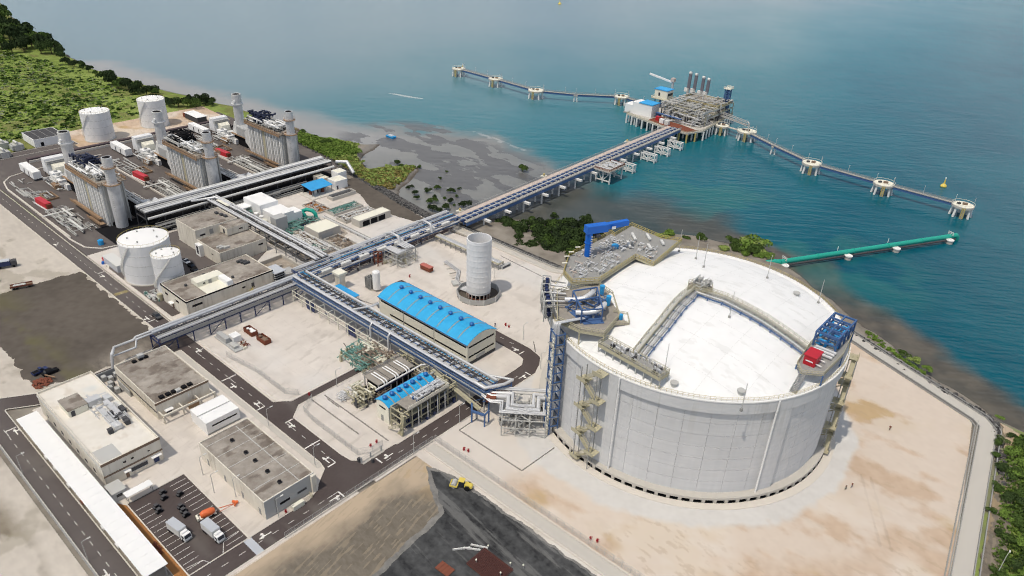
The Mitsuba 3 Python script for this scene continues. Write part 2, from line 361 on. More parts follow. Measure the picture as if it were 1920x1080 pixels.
def uniq(key):
    if key not in scene and key not in labels: return key
    i = 1
    while '%s_%03d' % (key, i) in scene or '%s_%03d' % (key, i) in labels: i += 1
    return '%s_%03d' % (key, i)


def put(key, mb, m, smooth=False, label=None, cat=None, group=None, kind=None, tf=None):
    key = uniq(key)
    scene[key] = mikit.ply(mb.mesh() if isinstance(mb, MB) else mb, 'mat_' + m, smooth)
    if tf is not None: scene[key]['to_world'] = tf
    L = {k: v for k, v in (('label', label), ('category', cat), ('group', group), ('kind', kind)) if v}
    if L: labels[key] = L
    return key


def thing(name, label, cat, group=None):
    key = uniq(name); labels[key] = {'label': label, 'category': cat}
    if group: labels[key]['group'] = group
    return key


def part(t, name, mb, m, smooth=False, kind=None, label=None, tf=None):
    if isinstance(mb, MB) and mb.n == 0: return None
    return put(t + '__' + name, mb, m, smooth, label=label, kind=kind, tf=tf)


def dup(root, dx, dy, dz, label, rz=0.0, about=(0, 0), group=None):
    r = uniq(root.rstrip('0123456789').rstrip('_') if root[-1].isdigit() else root)
    labels[r] = {**labels[root], 'label': label}
    if group: labels[r]['group'] = group
    tf = T().translate([dx, dy, dz]).translate([about[0], about[1], 0]).rotate([0, 0, 1], math.degrees(rz)).translate([-about[0], -about[1], 0])
    for key in [k for k in list(scene) if k.startswith(root + '__')]:
        nk = r + key[len(root):]
        scene[nk] = {**scene[key], 'to_world': tf}
        if key in labels: labels[nk] = dict(labels[key])
    return r


rng = random.Random(5)


def clutter(mb_pipe, mb_box, x0, x1, y0, y1, z0, z1, n, seed, r=(0.08, 0.3)):
    """process piping: short runs with elbows, vessels and valves inside a volume"""
    g = random.Random(seed)
    for _ in range(n):
        x, y, z = g.uniform(x0, x1), g.uniform(y0, y1), g.uniform(z0 + 0.2, z1)
        pts = [[x, y, z]]
        for _k in range(g.randint(1, 3)):
            ax = g.choice((0, 1, 2)); q = list(pts[-1]); lo, hi = ((x0, x1), (y0, y1), (z0, z1))[ax]
            q[ax] = min(hi, max(lo, q[ax] + g.choice((-1, 1)) * g.uniform(0.15, 0.5) * (hi - lo)))
            if abs(q[ax] - pts[-1][ax]) > 0.3: pts.append(q)
        if len(pts) > 1: mb_pipe.tube(pts, g.uniform(*r), 5)
        if g.random() < 0.4 and mb_box is not None:
            w = g.uniform(0.25, 0.9); mb_box.obox([x, y, z0], w, g.uniform(0.25, 0.9), g.uniform(0.3, 1.0) * (z - z0 + 0.3))


def steel_frame(mb, x0, x1, y0, y1, zs, nx, ny, w=0.3, brace=True):
    xs, ys = np.linspace(x0, x1, nx), np.linspace(y0, y1, ny)
    for x in xs:
        for y in ys: mb.bar([x, y, 0], [x, y, zs[-1]], w)
    for z in zs:
        for x in xs: mb.bar([x, y0, z], [x, y1, z], w * 0.8, w)
        for y in ys: mb.bar([x0, y, z], [x1, y, z], w * 0.8, w)
    if brace:
        for i in range(0, nx - 1, 2):
            for y in (y0, y1): mb.bar([xs[i], y, 0], [xs[i + 1], y, zs[0]], w * 0.5)


def flat_poly(pts):
    return Polygon(pts)


def sheet(key, poly, z, m, t=0.1, **k):
    poly = poly if not isinstance(poly, list) else Polygon(poly)
    return put(key, MB().prism(poly, z - t, z), m, kind='structure', **k)


def structure(key, label=None):
    labels[key] = {'kind': 'structure', **({'label': label} if label else {})}
    return key
# ------------------------------------------------------------------ sea, land, ground sheets
sea = MB().add([[-4500, -400, SEA], [700, -400, SEA], [700, 5200, SEA], [-4500, 5200, SEA]], [[0, 1, 2], [0, 2, 3]])
put('sea', sea, 'sea', kind='structure', label='teal sea turning silty grey towards the left shore')
COAST = [(70, -420), (70, 205), (28, 229), (6, 239), (-5, 242), (-23, 250), (-43, 262), (-60, 272), (-75, 283), (-89, 290), (-99, 297), (-122, 297), (-141, 292), (-153, 282), (-163, 268), (-180, 262),
         (-196, 255), (-214, 243), (-226, 228), (-231, 230), (-243, 221), (-258, 221), (-272, 226), (-280, 243), (-295, 262), (-308, 237), (-325, 244), (-331, 252), (-338, 271), (-344, 263), (-369, 250), (-402, 249),
         (-457, 249), (-486, 244), (-542, 232), (-628, 222), (-698, 227), (-760, 238), (-870, 248), (-997, 273), (-1300, 320), (-1300, -420)]
cp = Polygon(COAST)


def wob(x, y):
    q = np.stack([x * 0.09, y * 0.09, x * 0], -1)
    return (meshkit.fbm(q, 4, 9) - 0.5)


def land_z(x, y):
    pts = shapely.points(x, y); d = shapely.distance(cp.boundary, pts); d = np.where(shapely.contains(cp, pts), d, -d)
    d = d + 5.0 * wob(x, y)
    mud = np.exp(-(((x + 183) / 30) ** 2 + ((y - 243) / 20) ** 2))
    slope = np.where(x > -160, 0.45, 0.33) * (1 - 0.86 * mud)
    z = np.clip(SEA + d * slope, -6.5, -0.32)
    far = np.clip((-480 - x) / 200, 0, 1) * np.clip(d / 60, 0, 1)
    return z + 7 * far * meshkit.fbm(np.stack([x * 0.012, y * 0.012, x * 0], -1), 3, 4) - 0.02


def grid_land(x0, x1, y0, y1, h):
    xs, ys = np.arange(x0, x1 + h / 2, h), np.arange(y0, y1 + h / 2, h)
    X, Y = np.meshgrid(xs, ys, indexing='ij'); Z = land_z(X.ravel(), Y.ravel()).reshape(X.shape)
    n, m = X.shape; i = np.arange(n * m).reshape(n, m)
    f = np.vstack([np.stack([i[:-1, :-1], i[1:, :-1], i[1:, 1:]], -1).reshape(-1, 3), np.stack([i[:-1, :-1], i[1:, 1:], i[:-1, 1:]], -1).reshape(-1, 3)])
    v = np.stack([X, Y, Z], -1).reshape(-1, 3); keep = (v[f][:, :, 2] > -6.3).any(1)
    return v, f[keep]


lm = MB()
for a in ((-420, 72, -120, 306, 3.0), (-1302, -420, -400, 330, 6.0)): lm.add(*grid_land(*a))
put('ground', lm, 'land', True, kind='structure', label='coastal ground with grass, sand and wet mud at the water')

def rough(pts, amp=1.0, seed=3):
    q = Polygon(pts).segmentize(0.6); c = np.array(q.exterior.coords)[:-1]; p3 = np.stack([c[:, 0] * 0.5, c[:, 1] * 0.5, c[:, 0] * 0 + seed], -1)
    return Polygon(c + amp * 2 * np.stack([meshkit.fbm(p3, 4, seed) - 0.5, meshkit.fbm(p3 + 31, 4, seed) - 0.5], -1)).buffer(0)


# concrete yards and other surfaces, each its own slab
YARD = [(-222, 87), (-50, 87), (-50, 103), (-20, 110), (-20, 215), (-60, 255), (-100, 262), (-140, 240), (-150, 215), (-222, 217)]
sheet('yard', [(-222, 87), (-118, 87), (-118, 112), (-128, 240), (-150, 222), (-160, 212), (-196, 212), (-222, 208)], 0.0, 'concrete', 0.4)
sheet('office_yard', [(-212, 36.8), (-118, 36.8), (-118, 81.4), (-212, 81.4)], 0.0, 'concrete', 0.4)
ringp = Polygon([(-118, 108), (40, 106), (40, 160), (3.5, 162), (-7.5, 229), (-50, 247), (-90, 258), (-128, 240)])
sheet('sand_yard', ringp, 0.0, 'ringpad', 0.4)
sheet('plant_paving', [(-452, 87.5), (-301, 87.5), (-301, 148), (-300, 214), (-330, 229), (-452, 229)], 0.0, 'asphalt', 0.4)
sheet('tank_farm_ground', [(-470, 138), (-436, 138), (-432, 226), (-470, 228)], 0.04, 'sand', 0.4)
sheet('works_yard', [(-300.9, 87.5), (-222, 87.5), (-222, 210), (-262, 214), (-300.9, 214)], 0.0, 'concrete', 0.4)
sheet('earth_patch', rough([(-297, 205), (-286, 207.5), (-278, 207.5), (-262, 200.5), (-250, 202), (-236, 205), (-233, 210.5), (-262, 214.5), (-286, 218.5), (-299, 220)], .6), 0.03, 'lot', 0.02)
sheet('gravel_lot', rough([(-289, 80.2), (-223, 80.2), (-219, 75), (-218.4, 66), (-218.4, 48), (-225, 41), (-257, 42), (-272, 15), (-320, 15), (-291, 53)], 1.6), 0.02, 'lot', 0.3)
sheet('soil_lot', [(-520, 81.1), (-217, 81.1), (-217, 39.8), (-221, 24), (-520, -40)], -0.02, 'palesoil', 0.3)
sheet('dry_ground', [(-119, 20), (-60, 20), (-85, 86), (-94, 98), (-106, 102), (-117.5, 103)], 0.0, 'drygrass', 0.3)
sheet('gravel_fringe', rough([(-94.6, 54), (-30, 40), (20, 60), (20, 102.2), (-98, 102.8), (-108, 102.0), (-113, 100.2), (-107.5, 96), (-98.4, 91), (-97, 80), (-95.8, 68)], .8), 0.035, 'fringe', 0.2)
sheet('black_gravel', rough([(-93, 54), (-30, 40), (20, 60), (20, 101.6), (-98, 102.0), (-108, 101.0), (-111, 99.5), (-106, 96.8), (-97, 92), (-95.5, 80), (-94.2, 68)], .7), 0.04, 'gravel', 0.2)
sheet('verge', [(-221, 24), (-120, 24), (-120, 0), (-240, -10)], -0.02, 'palesoil', 0.3)
sheet('orange_soil', [(-150, 36.9), (-120, 36.9), (-120, 39.0), (-156, 39.0), (-160, 36.9)], 0.03, 'soil', 0.02)
sheet('plant_lane', [(-299, 106.5), (-246, 106.5), (-246, 127.5), (-256, 142), (-299, 142)], 0.03, 'asphalt', 0.02)
sheet('dirt_patch', rough([(-262, 146), (-230, 146), (-230, 160), (-240, 163), (-246, 176), (-262, 178)], 1.2), 0.034, 'lot2', 0.02)
sheet('gravel_pad', [(-287, 89), (-233, 89), (-233, 91.6), (-240, 109), (-287, 106)], 0.03, 'asphalt', 0.02)

sheet('brown_verge', rough([(-1, 234), (8, 231), (9.5, 215), (10, 196), (13, 160), (20, 110), (13.5, 110), (8.2, 163), (1.5, 228)], .8), 0.02, 'drygrass', 0.5)
sheet('gravel_margin', [(-118, 100.8), (30, 99.5), (30, 103.4), (-118, 104)], 0.02, 'concrete', 0.3)
for i, ln in enumerate(([(-373, 232.5), (-330, 229), (-287, 221), (-265, 217.5), (-235, 213.5)], [(-222, 217.2), (-158, 217.2), (-150, 223)])):
    sheet('revetment_bed', LineString(ln).buffer(3.2 if i == 0 else 2.0, cap_style=2), -0.12, 'rubble', 0.5)
# roads
rA = sbox(-452, 81.2, -119.3, 86.7); rB = sbox(-125, 36, -119.3, 157)
bend = Polygon([(-132, 81.2), (-128, 76), (-125.5, 74), (-125.5, 100), (-126, 90), (-129, 87.2), (-133, 86.7)])
top = LineString([(-122.2, 150), (-122.6, 155), (-125.5, 159.2), (-130, 160.3), (-150, 160.6), (-197, 161.4)]).buffer(2.75, cap_style=2)
cross = LineString([(-222, 30), (-216, 40), (-214.2, 50), (-214.2, 84)]).buffer(2.9, cap_style=2)
bl = sbox(-226, 25.6, -112, 31.2)
loopL = LineString([(-447, 84), (-447, 140)]).buffer(3.5, cap_style=2)
corner = Polygon([(-224, 81.4), (-217, 74), (-212, 74), (-212, 81.4)])
side = LineString([(-161, 85), (-161, 115)]).buffer(1.5, cap_style=2)
tri = Polygon([(-166, 86.5), (-162.3, 91.5), (-159.7, 91.5), (-155.5, 86.5)])
road = shapely.union_all([rA, rB, bend, top, cross, bl, loopL, corner, side, tri]).buffer(0.01)
junc = Polygon([(-135, 81.3), (-127, 81.3), (-125, 79), (-124.9, 70), (-127, 76)])
road = road.union(Polygon([(-136, 81.5), (-125, 81.5), (-124.5, 70), (-127.5, 77), (-131, 80.5)])).union(Polygon([(-131, 86.4), (-124.6, 86.4), (-124.6, 92), (-126.5, 88)]))
road = road.buffer(0.6).buffer(-0.6)
if road.geom_type == 'MultiPolygon': road = max(road.geoms, key=lambda g: g.area)
structure('road', 'dark asphalt roads with pale kerbs and white arrows')
sheet('road__surface', road, 0.05, 'asphalt', 0.2)
rim = road.buffer(0.28).difference(road.buffer(0.02)).intersection(sbox(-455, 20, -100, 200)).difference(sbox(-126, 20, -112, 37))
km = MB()
for g in (rim.geoms if hasattr(rim, 'geoms') else [rim]): km.prism(g.simplify(0.03), 0.0, 0.16)
part('road', 'kerb', km, 'kerb')


def marking(a, b, w=0.16, m='marking', z=0.056):
    return part('road', 'marking', MB().bar([a[0], a[1], z], [b[0], b[1], z], w, 0.012), m)


lnz = 0.056
for x in np.arange(-437, -122, 4.6):
    if -219 < x < -213 or -166 < x < -155 or -133 < x < -123: continue
    marking((x, 84.0), (x + 1.7, 84.0), 0.13)
for y in np.arange(41, 150, 4.4):
    if 78 < y < 90: continue
    marking((-122.2, y), (-122.2, y + 1.7), 0.13)
for x in np.arange(-217, -126, 4.4): marking((x, 28.2), (x + 1.7, 28.2), 0.13)
for x in np.arange(-190, -134, 4.4): marking((x, 161.2), (x + 1.7, 161.2), 0.13)
for x in (-204, -181, -166.4): pass
ARR = [(-207.1, 85.2, 'x'), (-181.7, 83.0, 'x'), (-168.1, 82.7, '-x'), (-153.3, 84.8, 'x'), (-134.0, 82.7, '-x'), (-121.0, 75.8, 'y'), (-123.0, 57.3, '-y'), (-123.2, 95.6, '-y'), (-121.0, 148.9, 'y'), (-133.1, 159.5, 'x'),
       (-279.7, 84.9, 'x'), (-238.1, 82.6, 'x'), (-204.8, 30.2, '-x'), (-139.1, 27.0, 'x'), (-319.3, 82.4, '-x')]
AS = [(-1.3, -0.13), (0.1, -0.13), (0.1, -0.13), (0.25, -0.75), (-0.05, -0.75), (0.45, -1.25), (0.95, -0.75), (0.65, -0.75), (0.5, -0.13), (0.6, -0.13), (0.6, -0.42), (1.6, 0.0), (0.6, 0.42), (0.6, 0.13), (-1.3, 0.13)]
AS = Polygon(AS).buffer(0)
for x, y, d in ARR:
    a = {'x': 0, '-x': 180, 'y': 90, '-y': -90}[d]
    g = shapely.affinity.translate(shapely.affinity.rotate(shapely.affinity.scale(AS, 1.15, 1.15, origin=(0, 0)), a, origin=(0, 0)), x, y)
    g = g if g.geom_type == 'Polygon' else max(g.geoms, key=lambda q: q.area)
    part('road', 'marking', MB().prism(g, 0.045, 0.062), 'marking')
for a, b in (((-186.2, 81.5), (-186.2, 86.4)), ((-166.0, 81.4), (-166.0, 84.0)), ((-155.2, 84.0), (-155.2, 86.4)), ((-142, 81.4), (-142, 86.4)), ((-131.5, 81.4), (-131.5, 83.9)), ((-122.2, 77.9), (-119.6, 77.9)),
             ((-130.0, 158.0), (-130.0, 160.4)), ((-122.0, 151.6), (-119.6, 151.6)), ((-235.2, 81.4), (-235.2, 84.0)), ((-282.5, 84), (-282.5, 86.5)), ((-206.8, 84.0), (-206.8, 86.5)), ((-207, 28.4), (-207, 31.0)), ((-125, 92.5), (-122.3, 92.5))):
    marking(a, b, 0.38)
for a, b in (((-226, 83.9), (-223, 83.9)), ((-186.2, 84.0), (-183.4, 84.0)), ((-166.0, 84.0), (-168.5, 84.0)), ((-155.2, 84.0), (-152, 84.0)), ((-131.5, 83.9), (-134.5, 83.9)), ((-122.2, 77.9), (-122.2, 74.5)),
             ((-207, 28.3), (-204, 28.3)), ((-206.8, 84.0), (-203, 84.0))): marking(a, b, 0.13)
for i in range(3): marking((-262.6 + i * 0.7, 81.6), (-262.2 + i * 0.7, 86.3), 0.3, 'yellow')

for ln in ([(-418, 142), (-417, 106), (-414, 96), (-408, 91.5), (-398, 89.7), (-320, 88.8), (-309, 90), (-303, 94.5), (-301, 104)], [(-286.5, 104), (-288.6, 95), (-287.4, 90.2), (-283, 88.4), (-226, 87.5)], [(-212, 87.6), (-166, 87.6), (-162.6, 91.0), (-162.6, 114)]):
    for a, b in zip(ln[:-1], ln[1:]): part('road', 'kerb', MB().bar([*a, 0.1], [*b, 0.1], 0.6, 0.28), 'kerb')
# car park with stall lines
structure('car_park', 'dark asphalt car park with white stall lines')
sheet('car_park__surface', [(-156.2, 39.3), (-124.6, 39.3), (-124.6, 53.9), (-156.2, 53.9)], 0.05, 'asphalt', 0.2)
km = MB()
for q in ((-156.5, -124.6, 53.95, 54.25), (-156.5, -124.6, 39.0, 39.28), (-156.6, -156.25, 39.3, 53.94)): km.box(q[0], q[1], q[2], q[3], 0.0, 0.17)
part('car_park', 'kerb', km, 'kerb')
for i, x in enumerate(np.arange(-154.6, -126.5, 1.98)):
    part('car_park', 'stall_line', MB().box(x - 0.06, x + 0.06, 49.3, 53.6, 0.045, 0.06), 'marking')
    if x > -153: part('car_park', 'stall_line', MB().box(x - 0.06, x + 0.06, 39.6, 43.4, 0.045, 0.06), 'marking')
for a, b in (((-125.4, 47.6), (-128.3, 49.3)), ((-128.3, 49.3), (-128.6, 53.5)), ((-124.9, 44.3), (-127.0, 43.4)), ((-127.0, 43.4), (-127.6, 39.6))): part('car_park', 'stall_line', MB().bar([*a, 0.055], [*b, 0.055], 0.12, 0.012), 'marking')

# pavements, drains and channel walls
sheet('pavement', [(-211, 79.2), (-133, 79.2), (-133, 80.8), (-211, 80.8)], 0.08, 'conc', 0.05)
sheet('grate_crossing', [(-125, 52.6), (-119.3, 52.6), (-119.3, 54.6), (-125, 54.6)], 0.07, 'tin', 0.02)
structure('drain', 'dark drain slots in the concrete yards')
for a, b in (((-199, 133), (-176, 133)), ((-120.3, 156.5), (-131.7, 167.4)), ((-117, 116.6), (-93, 116.6)), ((-93, 116.6), (-92.4, 130)), ((-184, 207.8), (-130, 204)), ((-130, 204), (-125, 170)), ((-117, 116.6), (-117, 124)),
             ((-159, 95.5), (-136, 95.5)), ((-156, 99), (-150, 99)), ((-158, 99.5), (-128, 99.5)), ((-177, 121), (-164, 117)), ((-164, 117), (-158, 117)), ((-203, 141), (-178, 147.5))):
    part('drain', 'slot', MB().bar([*a, 0.012], [*b, 0.012], 0.34, 0.03), 'slot')
sl = MB().prism(Polygon([(-118, 104.2), (30, 103.2), (30, 107.6), (-118, 107.6)]), -0.3, 0.12)
put('drain_channel', sl, 'conc', kind='structure', label='pale sloped concrete drain channel along the gravel lot')
for a in (((-118, 107.8), (30, 107.8)), ((-118, 104.0), (30, 103.0))):
    part('drain_channel', 'edge', MB().bar([*a[0], 0.2], [*a[1], 0.2], 0.3, 0.5), 'kerb')
# perimeter track on the sea side
trk = LineString([(-128, 243), (-92, 262), (-62, 256), (-40, 246), (-6, 231.5), (-3.0, 228), (5.2, 162), (12, 108)])
sheet('perimeter_track', trk.buffer(2.1, cap_style=2), 0.06, 'conc', 0.4)
pb = trk.buffer(2.4, cap_style=2).difference(trk.buffer(2.12, cap_style=2)).union(trk.buffer(3.6, cap_style=2).difference(trk.buffer(3.3, cap_style=2)))
km = MB()
for g in pb.geoms: km.prism(g.simplify(0.05), -0.3, 0.35)
part('perimeter_track', 'edge', km, 'grey')
trk2 = LineString([(-222, 213), (-196, 213.5), (-160, 213.5), (-150, 219), (-128, 243)])
sheet('sea_wall_track', trk2.buffer(1.9, cap_style=2), 0.06, 'conc', 0.4)
km = MB()
pb = trk2.buffer(2.2, cap_style=2).difference(trk2.buffer(1.92, cap_style=2))
for g in (pb.geoms if hasattr(pb, 'geoms') else [pb]): km.prism(g.simplify(0.05), -0.3, 0.5)
part('sea_wall_track', 'parapet', km, 'kerb')


# rock revetments: the stones nobody could count
def stones(line, width, step, r, seed, z=-0.9, drop=1.2):
    g = random.Random(seed); mb = MB(); L = line.length; ico = trimesh.creation.icosphere(subdivisions=0)
    d = 0.0
    while d < L:
        q, q2 = line.interpolate(d), line.interpolate(min(L, d + 0.5)); tx, ty = q2.x - q.x, q2.y - q.y; m = math.hypot(tx, ty) or 1
        for _ in range(max(2, int(width / r * 0.75))):
            o = g.uniform(0, width); s = r * g.uniform(0.6, 1.35)
            v = ico.vertices * np.array([g.uniform(0.7, 1.3) for _ in range(3)]) * s
            v = v + np.array([g.uniform(-0.15, 0.15) * s for _ in range(3)])
            mb.add(v @ trimesh.transformations.random_rotation_matrix(np.array([g.random(), g.random(), g.random()]))[:3, :3] + [q.x - ty / m * o + g.uniform(-.5, .5), q.y + tx / m * o + g.uniform(-.5, .5), z - drop * o / width + g.uniform(-.2, .2)], ico.faces)
        d += step
    return mb


put('rock_revetment', stones(LineString([(-235, 211), (-265, 215), (-287, 219), (-330, 227), (-373, 231)][::-1]), 6.0, 0.55, 0.8, 3, -0.3, 1.8), 'rubble', kind='stuff', label='grey rock revetment below the plant by the mudflat', cat='rocks')
put('rock_revetment', stones(LineString([(7.5, 205), (-1, 233), (-6, 237), (-40, 250), (-62, 260), (-92, 266), (-128, 248)]), 5.5, 0.65, 0.75, 4, -0.3), 'rubble', kind='stuff', label='grey rock revetment between the perimeter track and the sea', cat='rocks')
put('rock_revetment', stones(LineString([(-128, 247), (-150, 222), (-158, 216.4), (-222, 216.4)]), 3.5, 1.0, 0.6, 6, -0.6), 'rubble', kind='stuff', label='grey stones along the sea wall below the mangroves', cat='rocks')


# fences: posts, rails and fine wires
def fence(key, pts, h, label, closed=False):
    t = thing(key, label, 'fence'); po, wi = MB(), MB()
    pts = [np.array([*p, 0.05]) for p in pts]
    for a, b in zip(pts[:-1], pts[1:]):
        L = np.linalg.norm(b - a); n = max(1, int(L / 2.4))
        for i in range(n + 1):
            q = a + (b - a) * i / n; po.bar(q, q + [0, 0, h], 0.09)
        for z in (0.1, h * 0.5, h): wi.bar(a + [0, 0, z], b + [0, 0, z], 0.05)
        m = int(L / 0.42)
        for i in range(m):
            q = a + (b - a) * i / m; q2 = a + (b - a) * min(1, (i + 1.6) / m); wi.bar(q + [0, 0, 0.1], q2 + [0, 0, h], 0.024); wi.bar(q2 + [0, 0, 0.1], q + [0, 0, h], 0.024)
    part(t, 'posts', po, 'lightgrey', kind='stuff'); part(t, 'wire_mesh', wi, 'lightgrey', kind='stuff')


fence('chain_link_fence', [(-197, 89.5), (-183, 91.5), (-167, 91.5), (-163.5, 94)], 2.2, 'grey chain link fence along the road beside the two rust skips')
fence('chain_link_fence', [(-158.5, 95.5), (-155.5, 90.5), (-150, 89.8), (-129.5, 89.8), (-127.5, 93.5), (-127.5, 97)], 2.2, 'grey chain link fence around the corner yard of the small blue roofed hall')
fence('chain_link_fence', [(-118.6, 108.6), (-60, 108.6), (20, 108.4)], 2.2, 'grey chain link fence above the sloped drain channel')
fence('chain_link_fence', [(-118.8, 60), (-118.8, 86), (-118.8, 108)], 2.0, 'grey chain link fence between the road and the dry ground')
fence('chain_link_fence', [(-128, 25), (-224, 25)], 1.6, 'grey fence along the far side of the road by the white canopy')
fence('chain_link_fence', [(-6.0, 227.5), (2.4, 162), (9, 110)], 2.0, 'grey chain link fence between the sand and the concrete track at right')

fence('chain_link_fence', [(-222, 215.3), (-160, 215.3), (-151, 220.5)], 1.4, 'grey railing along the sea wall track below the mangroves')
t = thing('road_gate', 'grey sliding gate frame across the pale apron at the road corner', 'gate')
part(t, 'apron', MB().box(-126.6, -125.4, 88.6, 96, 0.02, 0.2), 'conc')
for y in (88.4, 91.5, 95.2): part(t, 'post', MB().box(-126.3, -126.0, y, y + .3, 0, 2.2), 'greywall')
for z in (0.4, 1.2, 2.0): part(t, 'rail', MB().bar([-126.15, 88.4, z], [-126.15, 95.2, z], .08), 'lightgrey')
part(t, 'motor_box', MB().box(-127.6, -126.8, 88.2, 89.0, 0, 1.3), 'darkgrey'); part(t, 'motor_box', MB().box(-124.6, -124.0, 90.6, 91.2, 0.1, 1.3), 'darkgrey')
# ------------------------------------------------------------------ the large storage tank
TX, TY, TR, TH = -78.4, 174.4, 42.2, 31.6
DS = 114.7; DA = 40.6


def dome_z(r): return 31.8 + math.sqrt(DS * DS - r * r) - math.sqrt(DS * DS - DA * DA)


def pol(az, r, z): return [TX + r * math.cos(math.radians(az)), TY + r * math.sin(math.radians(az)), z]


def ring(mb, r0, r1, z0, z1, a0=0, a1=360, n=96):
    """solid ring sector"""
    full = a1 - a0 >= 360; ang = np.radians(np.linspace(a0, a1, n + 1)); m = n + 1
    c, s = np.cos(ang), np.sin(ang); v = []
    for r, z in ((r0, z0), (r1, z0), (r1, z1), (r0, z1)): v.append(np.stack([TX + r * c, TY + r * s, 0 * c + z], -1))
    f = []
    for k in range(4):
        a, b = k * m, ((k + 1) % 4) * m
        for i in range(n): f += [[a + i, a + i + 1, b + i + 1], [a + i, b + i + 1, b + i]]
    if not full:
        for i in (0, n): q = [i, m + i, 2 * m + i, 3 * m + i]; f += [[q[0], q[1], q[2]], [q[0], q[2], q[3]]] if i == 0 else [[q[0], q[2], q[1]], [q[0], q[3], q[2]]]
    return mb.add(np.vstack(v), f)


tk = thing('storage_tank', 'huge round concrete gas storage tank with a white domed roof', 'storage tank')
mb = MB(); ring(mb, 39.5, 41.22, 1.6, 28.2); part(tk, 'wall', mb, 'joint')
NC, NL = 40, 7; hz = (28.2 - 1.6) / NL
for i in range(NC):
    for j in range(NL):
        mb = MB(); ring(mb, 41.15, 41.4 + 0.012 * rng.random(), 1.62 + j * hz + 0.03, 1.62 + (j + 1) * hz - 0.03, i * 9 + 0.045, (i + 1) * 9 - 0.045, 3)
        part(tk, 'wall__panel', mb, 'tankwall', 40)
mb = MB(); ring(mb, 39.5, 42.2, 28.2, 31.6); part(tk, 'ring_beam', mb, 'tankwall', 30)
mb = MB(); ring(mb, 40.4, 42.35, 31.6, 31.95); part(tk, 'coping', mb, 'white', 30)
mb = MB(); ring(mb, 30, 43.6, 1.05, 1.75); part(tk, 'base_slab', mb, 'conc', 30)
mb = MB(); ring(mb, 43.7, 45.9, -0.3, 0.16); part(tk, 'base_kerb', mb, 'kerb', 30)
mb = MB(); ring(mb, 30, 40.5, 0.0, 1.05); part(tk, 'base_core', mb, 'black')  # black so the gaps between pedestals look deeply shaded
mb = MB(); ring(mb, 40.4, 43.6, -0.2, 0.03); part(tk, 'base_floor', mb, 'black')  # black sheet paints the shade under the slab, hiding bounced light
for i in range(90):
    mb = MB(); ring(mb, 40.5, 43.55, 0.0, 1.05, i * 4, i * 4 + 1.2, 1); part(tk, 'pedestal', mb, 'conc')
for a0, a1 in ((-104, -87), (-31.5, -25.5), (58, 70), (150, 162)):
    mb = MB(); ring(mb, 41.3, 42.1, 1.6, 28.2, a0, a1, 8); part(tk, 'buttress', mb, 'tankwall', 30)
for az in (-32.3, -86.3):
    mb = MB(); mb.tube([pol(az, 42.5, 1.6), pol(az, 42.5, 28.0), pol(az, 42.62, 28.6), pol(az, 42.62, 31.8)], 0.22, 6); part(tk, 'conduit', mb, 'white')
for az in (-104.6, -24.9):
    mb = MB(); ring(mb, 41.35, 41.5, 1.6, 28.2, az - .35, az + .35, 1); part(tk, 'groove', mb, 'darkgrey' if az < -50 else 'grey')  # painted shadow lines: darker strips laid on the wall beside the buttress edges
# dome: white roof panels with narrow seams over a darker shell
mb = MB(); nr, na = 14, 72; v = [[TX, TY, dome_z(0) - 0.06]]; f = []
for i in range(1, nr + 1):
    r = DA * i / nr
    v += [pol(360 * j / na, r, dome_z(r) - 0.06) for j in range(na)]
for j in range(na): f.append([0, 1 + j, 1 + (j + 1) % na])
for i in range(nr - 1):
    for j in range(na):
        a, b = 1 + i * na + j, 1 + i * na + (j + 1) % na; f += [[a, a + na, b + na], [a, b + na, b]]
mb.add(v, f); rf = part(tk, 'roof', mb, 'seam', True)
disc = Point(TX, TY).buffer(DA - 0.05, 48); G = 9.6
for i in range(-5, 5):
    for j in range(-5, 5):
        cell = sbox(TX + i * G + 0.03, TY + j * G + 0.03, TX + (i + 1) * G - 0.03, TY + (j + 1) * G - 0.03)
        mbp = MB(); vs, fs = [], []; k = 4
        for a in range(k):
            for b in range(k):
                sub = sbox(cell.bounds[0] + (cell.bounds[2] - cell.bounds[0]) * a / k, cell.bounds[1] + (cell.bounds[3] - cell.bounds[1]) * b / k,
                           cell.bounds[0] + (cell.bounds[2] - cell.bounds[0]) * (a + 1) / k, cell.bounds[1] + (cell.bounds[3] - cell.bounds[1]) * (b + 1) / k).intersection(disc)
                if sub.is_empty or sub.area < 0.02 or sub.geom_type != 'Polygon': continue
                c = np.array(sub.exterior.coords)[:-1][::1]
                if not sub.exterior.is_ccw: c = c[::-1]
                vv = [[x, y, dome_z(math.hypot(x - TX, y - TY))] for x, y in c]
                mbp.add(vv, [[0, q, q + 1] for q in range(1, len(vv) - 1)])
        if mbp.n: part(tk, 'roof__panel', mbp, 'dome', 60)
mb = MB()
for i in range(200):
    a = pol(i * 1.8, 41.9, 31.95); b = pol(i * 1.8 + 1.8, 41.9, 31.95); mb.bar(a, [a[0], a[1], 33.05], 0.06)
    for z in (32.5, 33.05): mb.bar([a[0], a[1], z], [b[0], b[1], z], 0.06)
part(tk, 'rim_railing', mb, 'yellow', kind='stuff')
for (x, y) in ((-50.5, 147.0), (-59.5, 200.5), (-105, 196), (-64, 138.2)):
    r = math.hypot(x - TX, y - TY); z = dome_z(r); mb = MB().cyl(x, y, z - 0.3, z + 0.7, 0.8, 12); mb.cyl(x, y, z + 0.7, z + 0.95, 1.05, 12); part(tk, 'roof_vent', mb, 'lightgrey', 30)


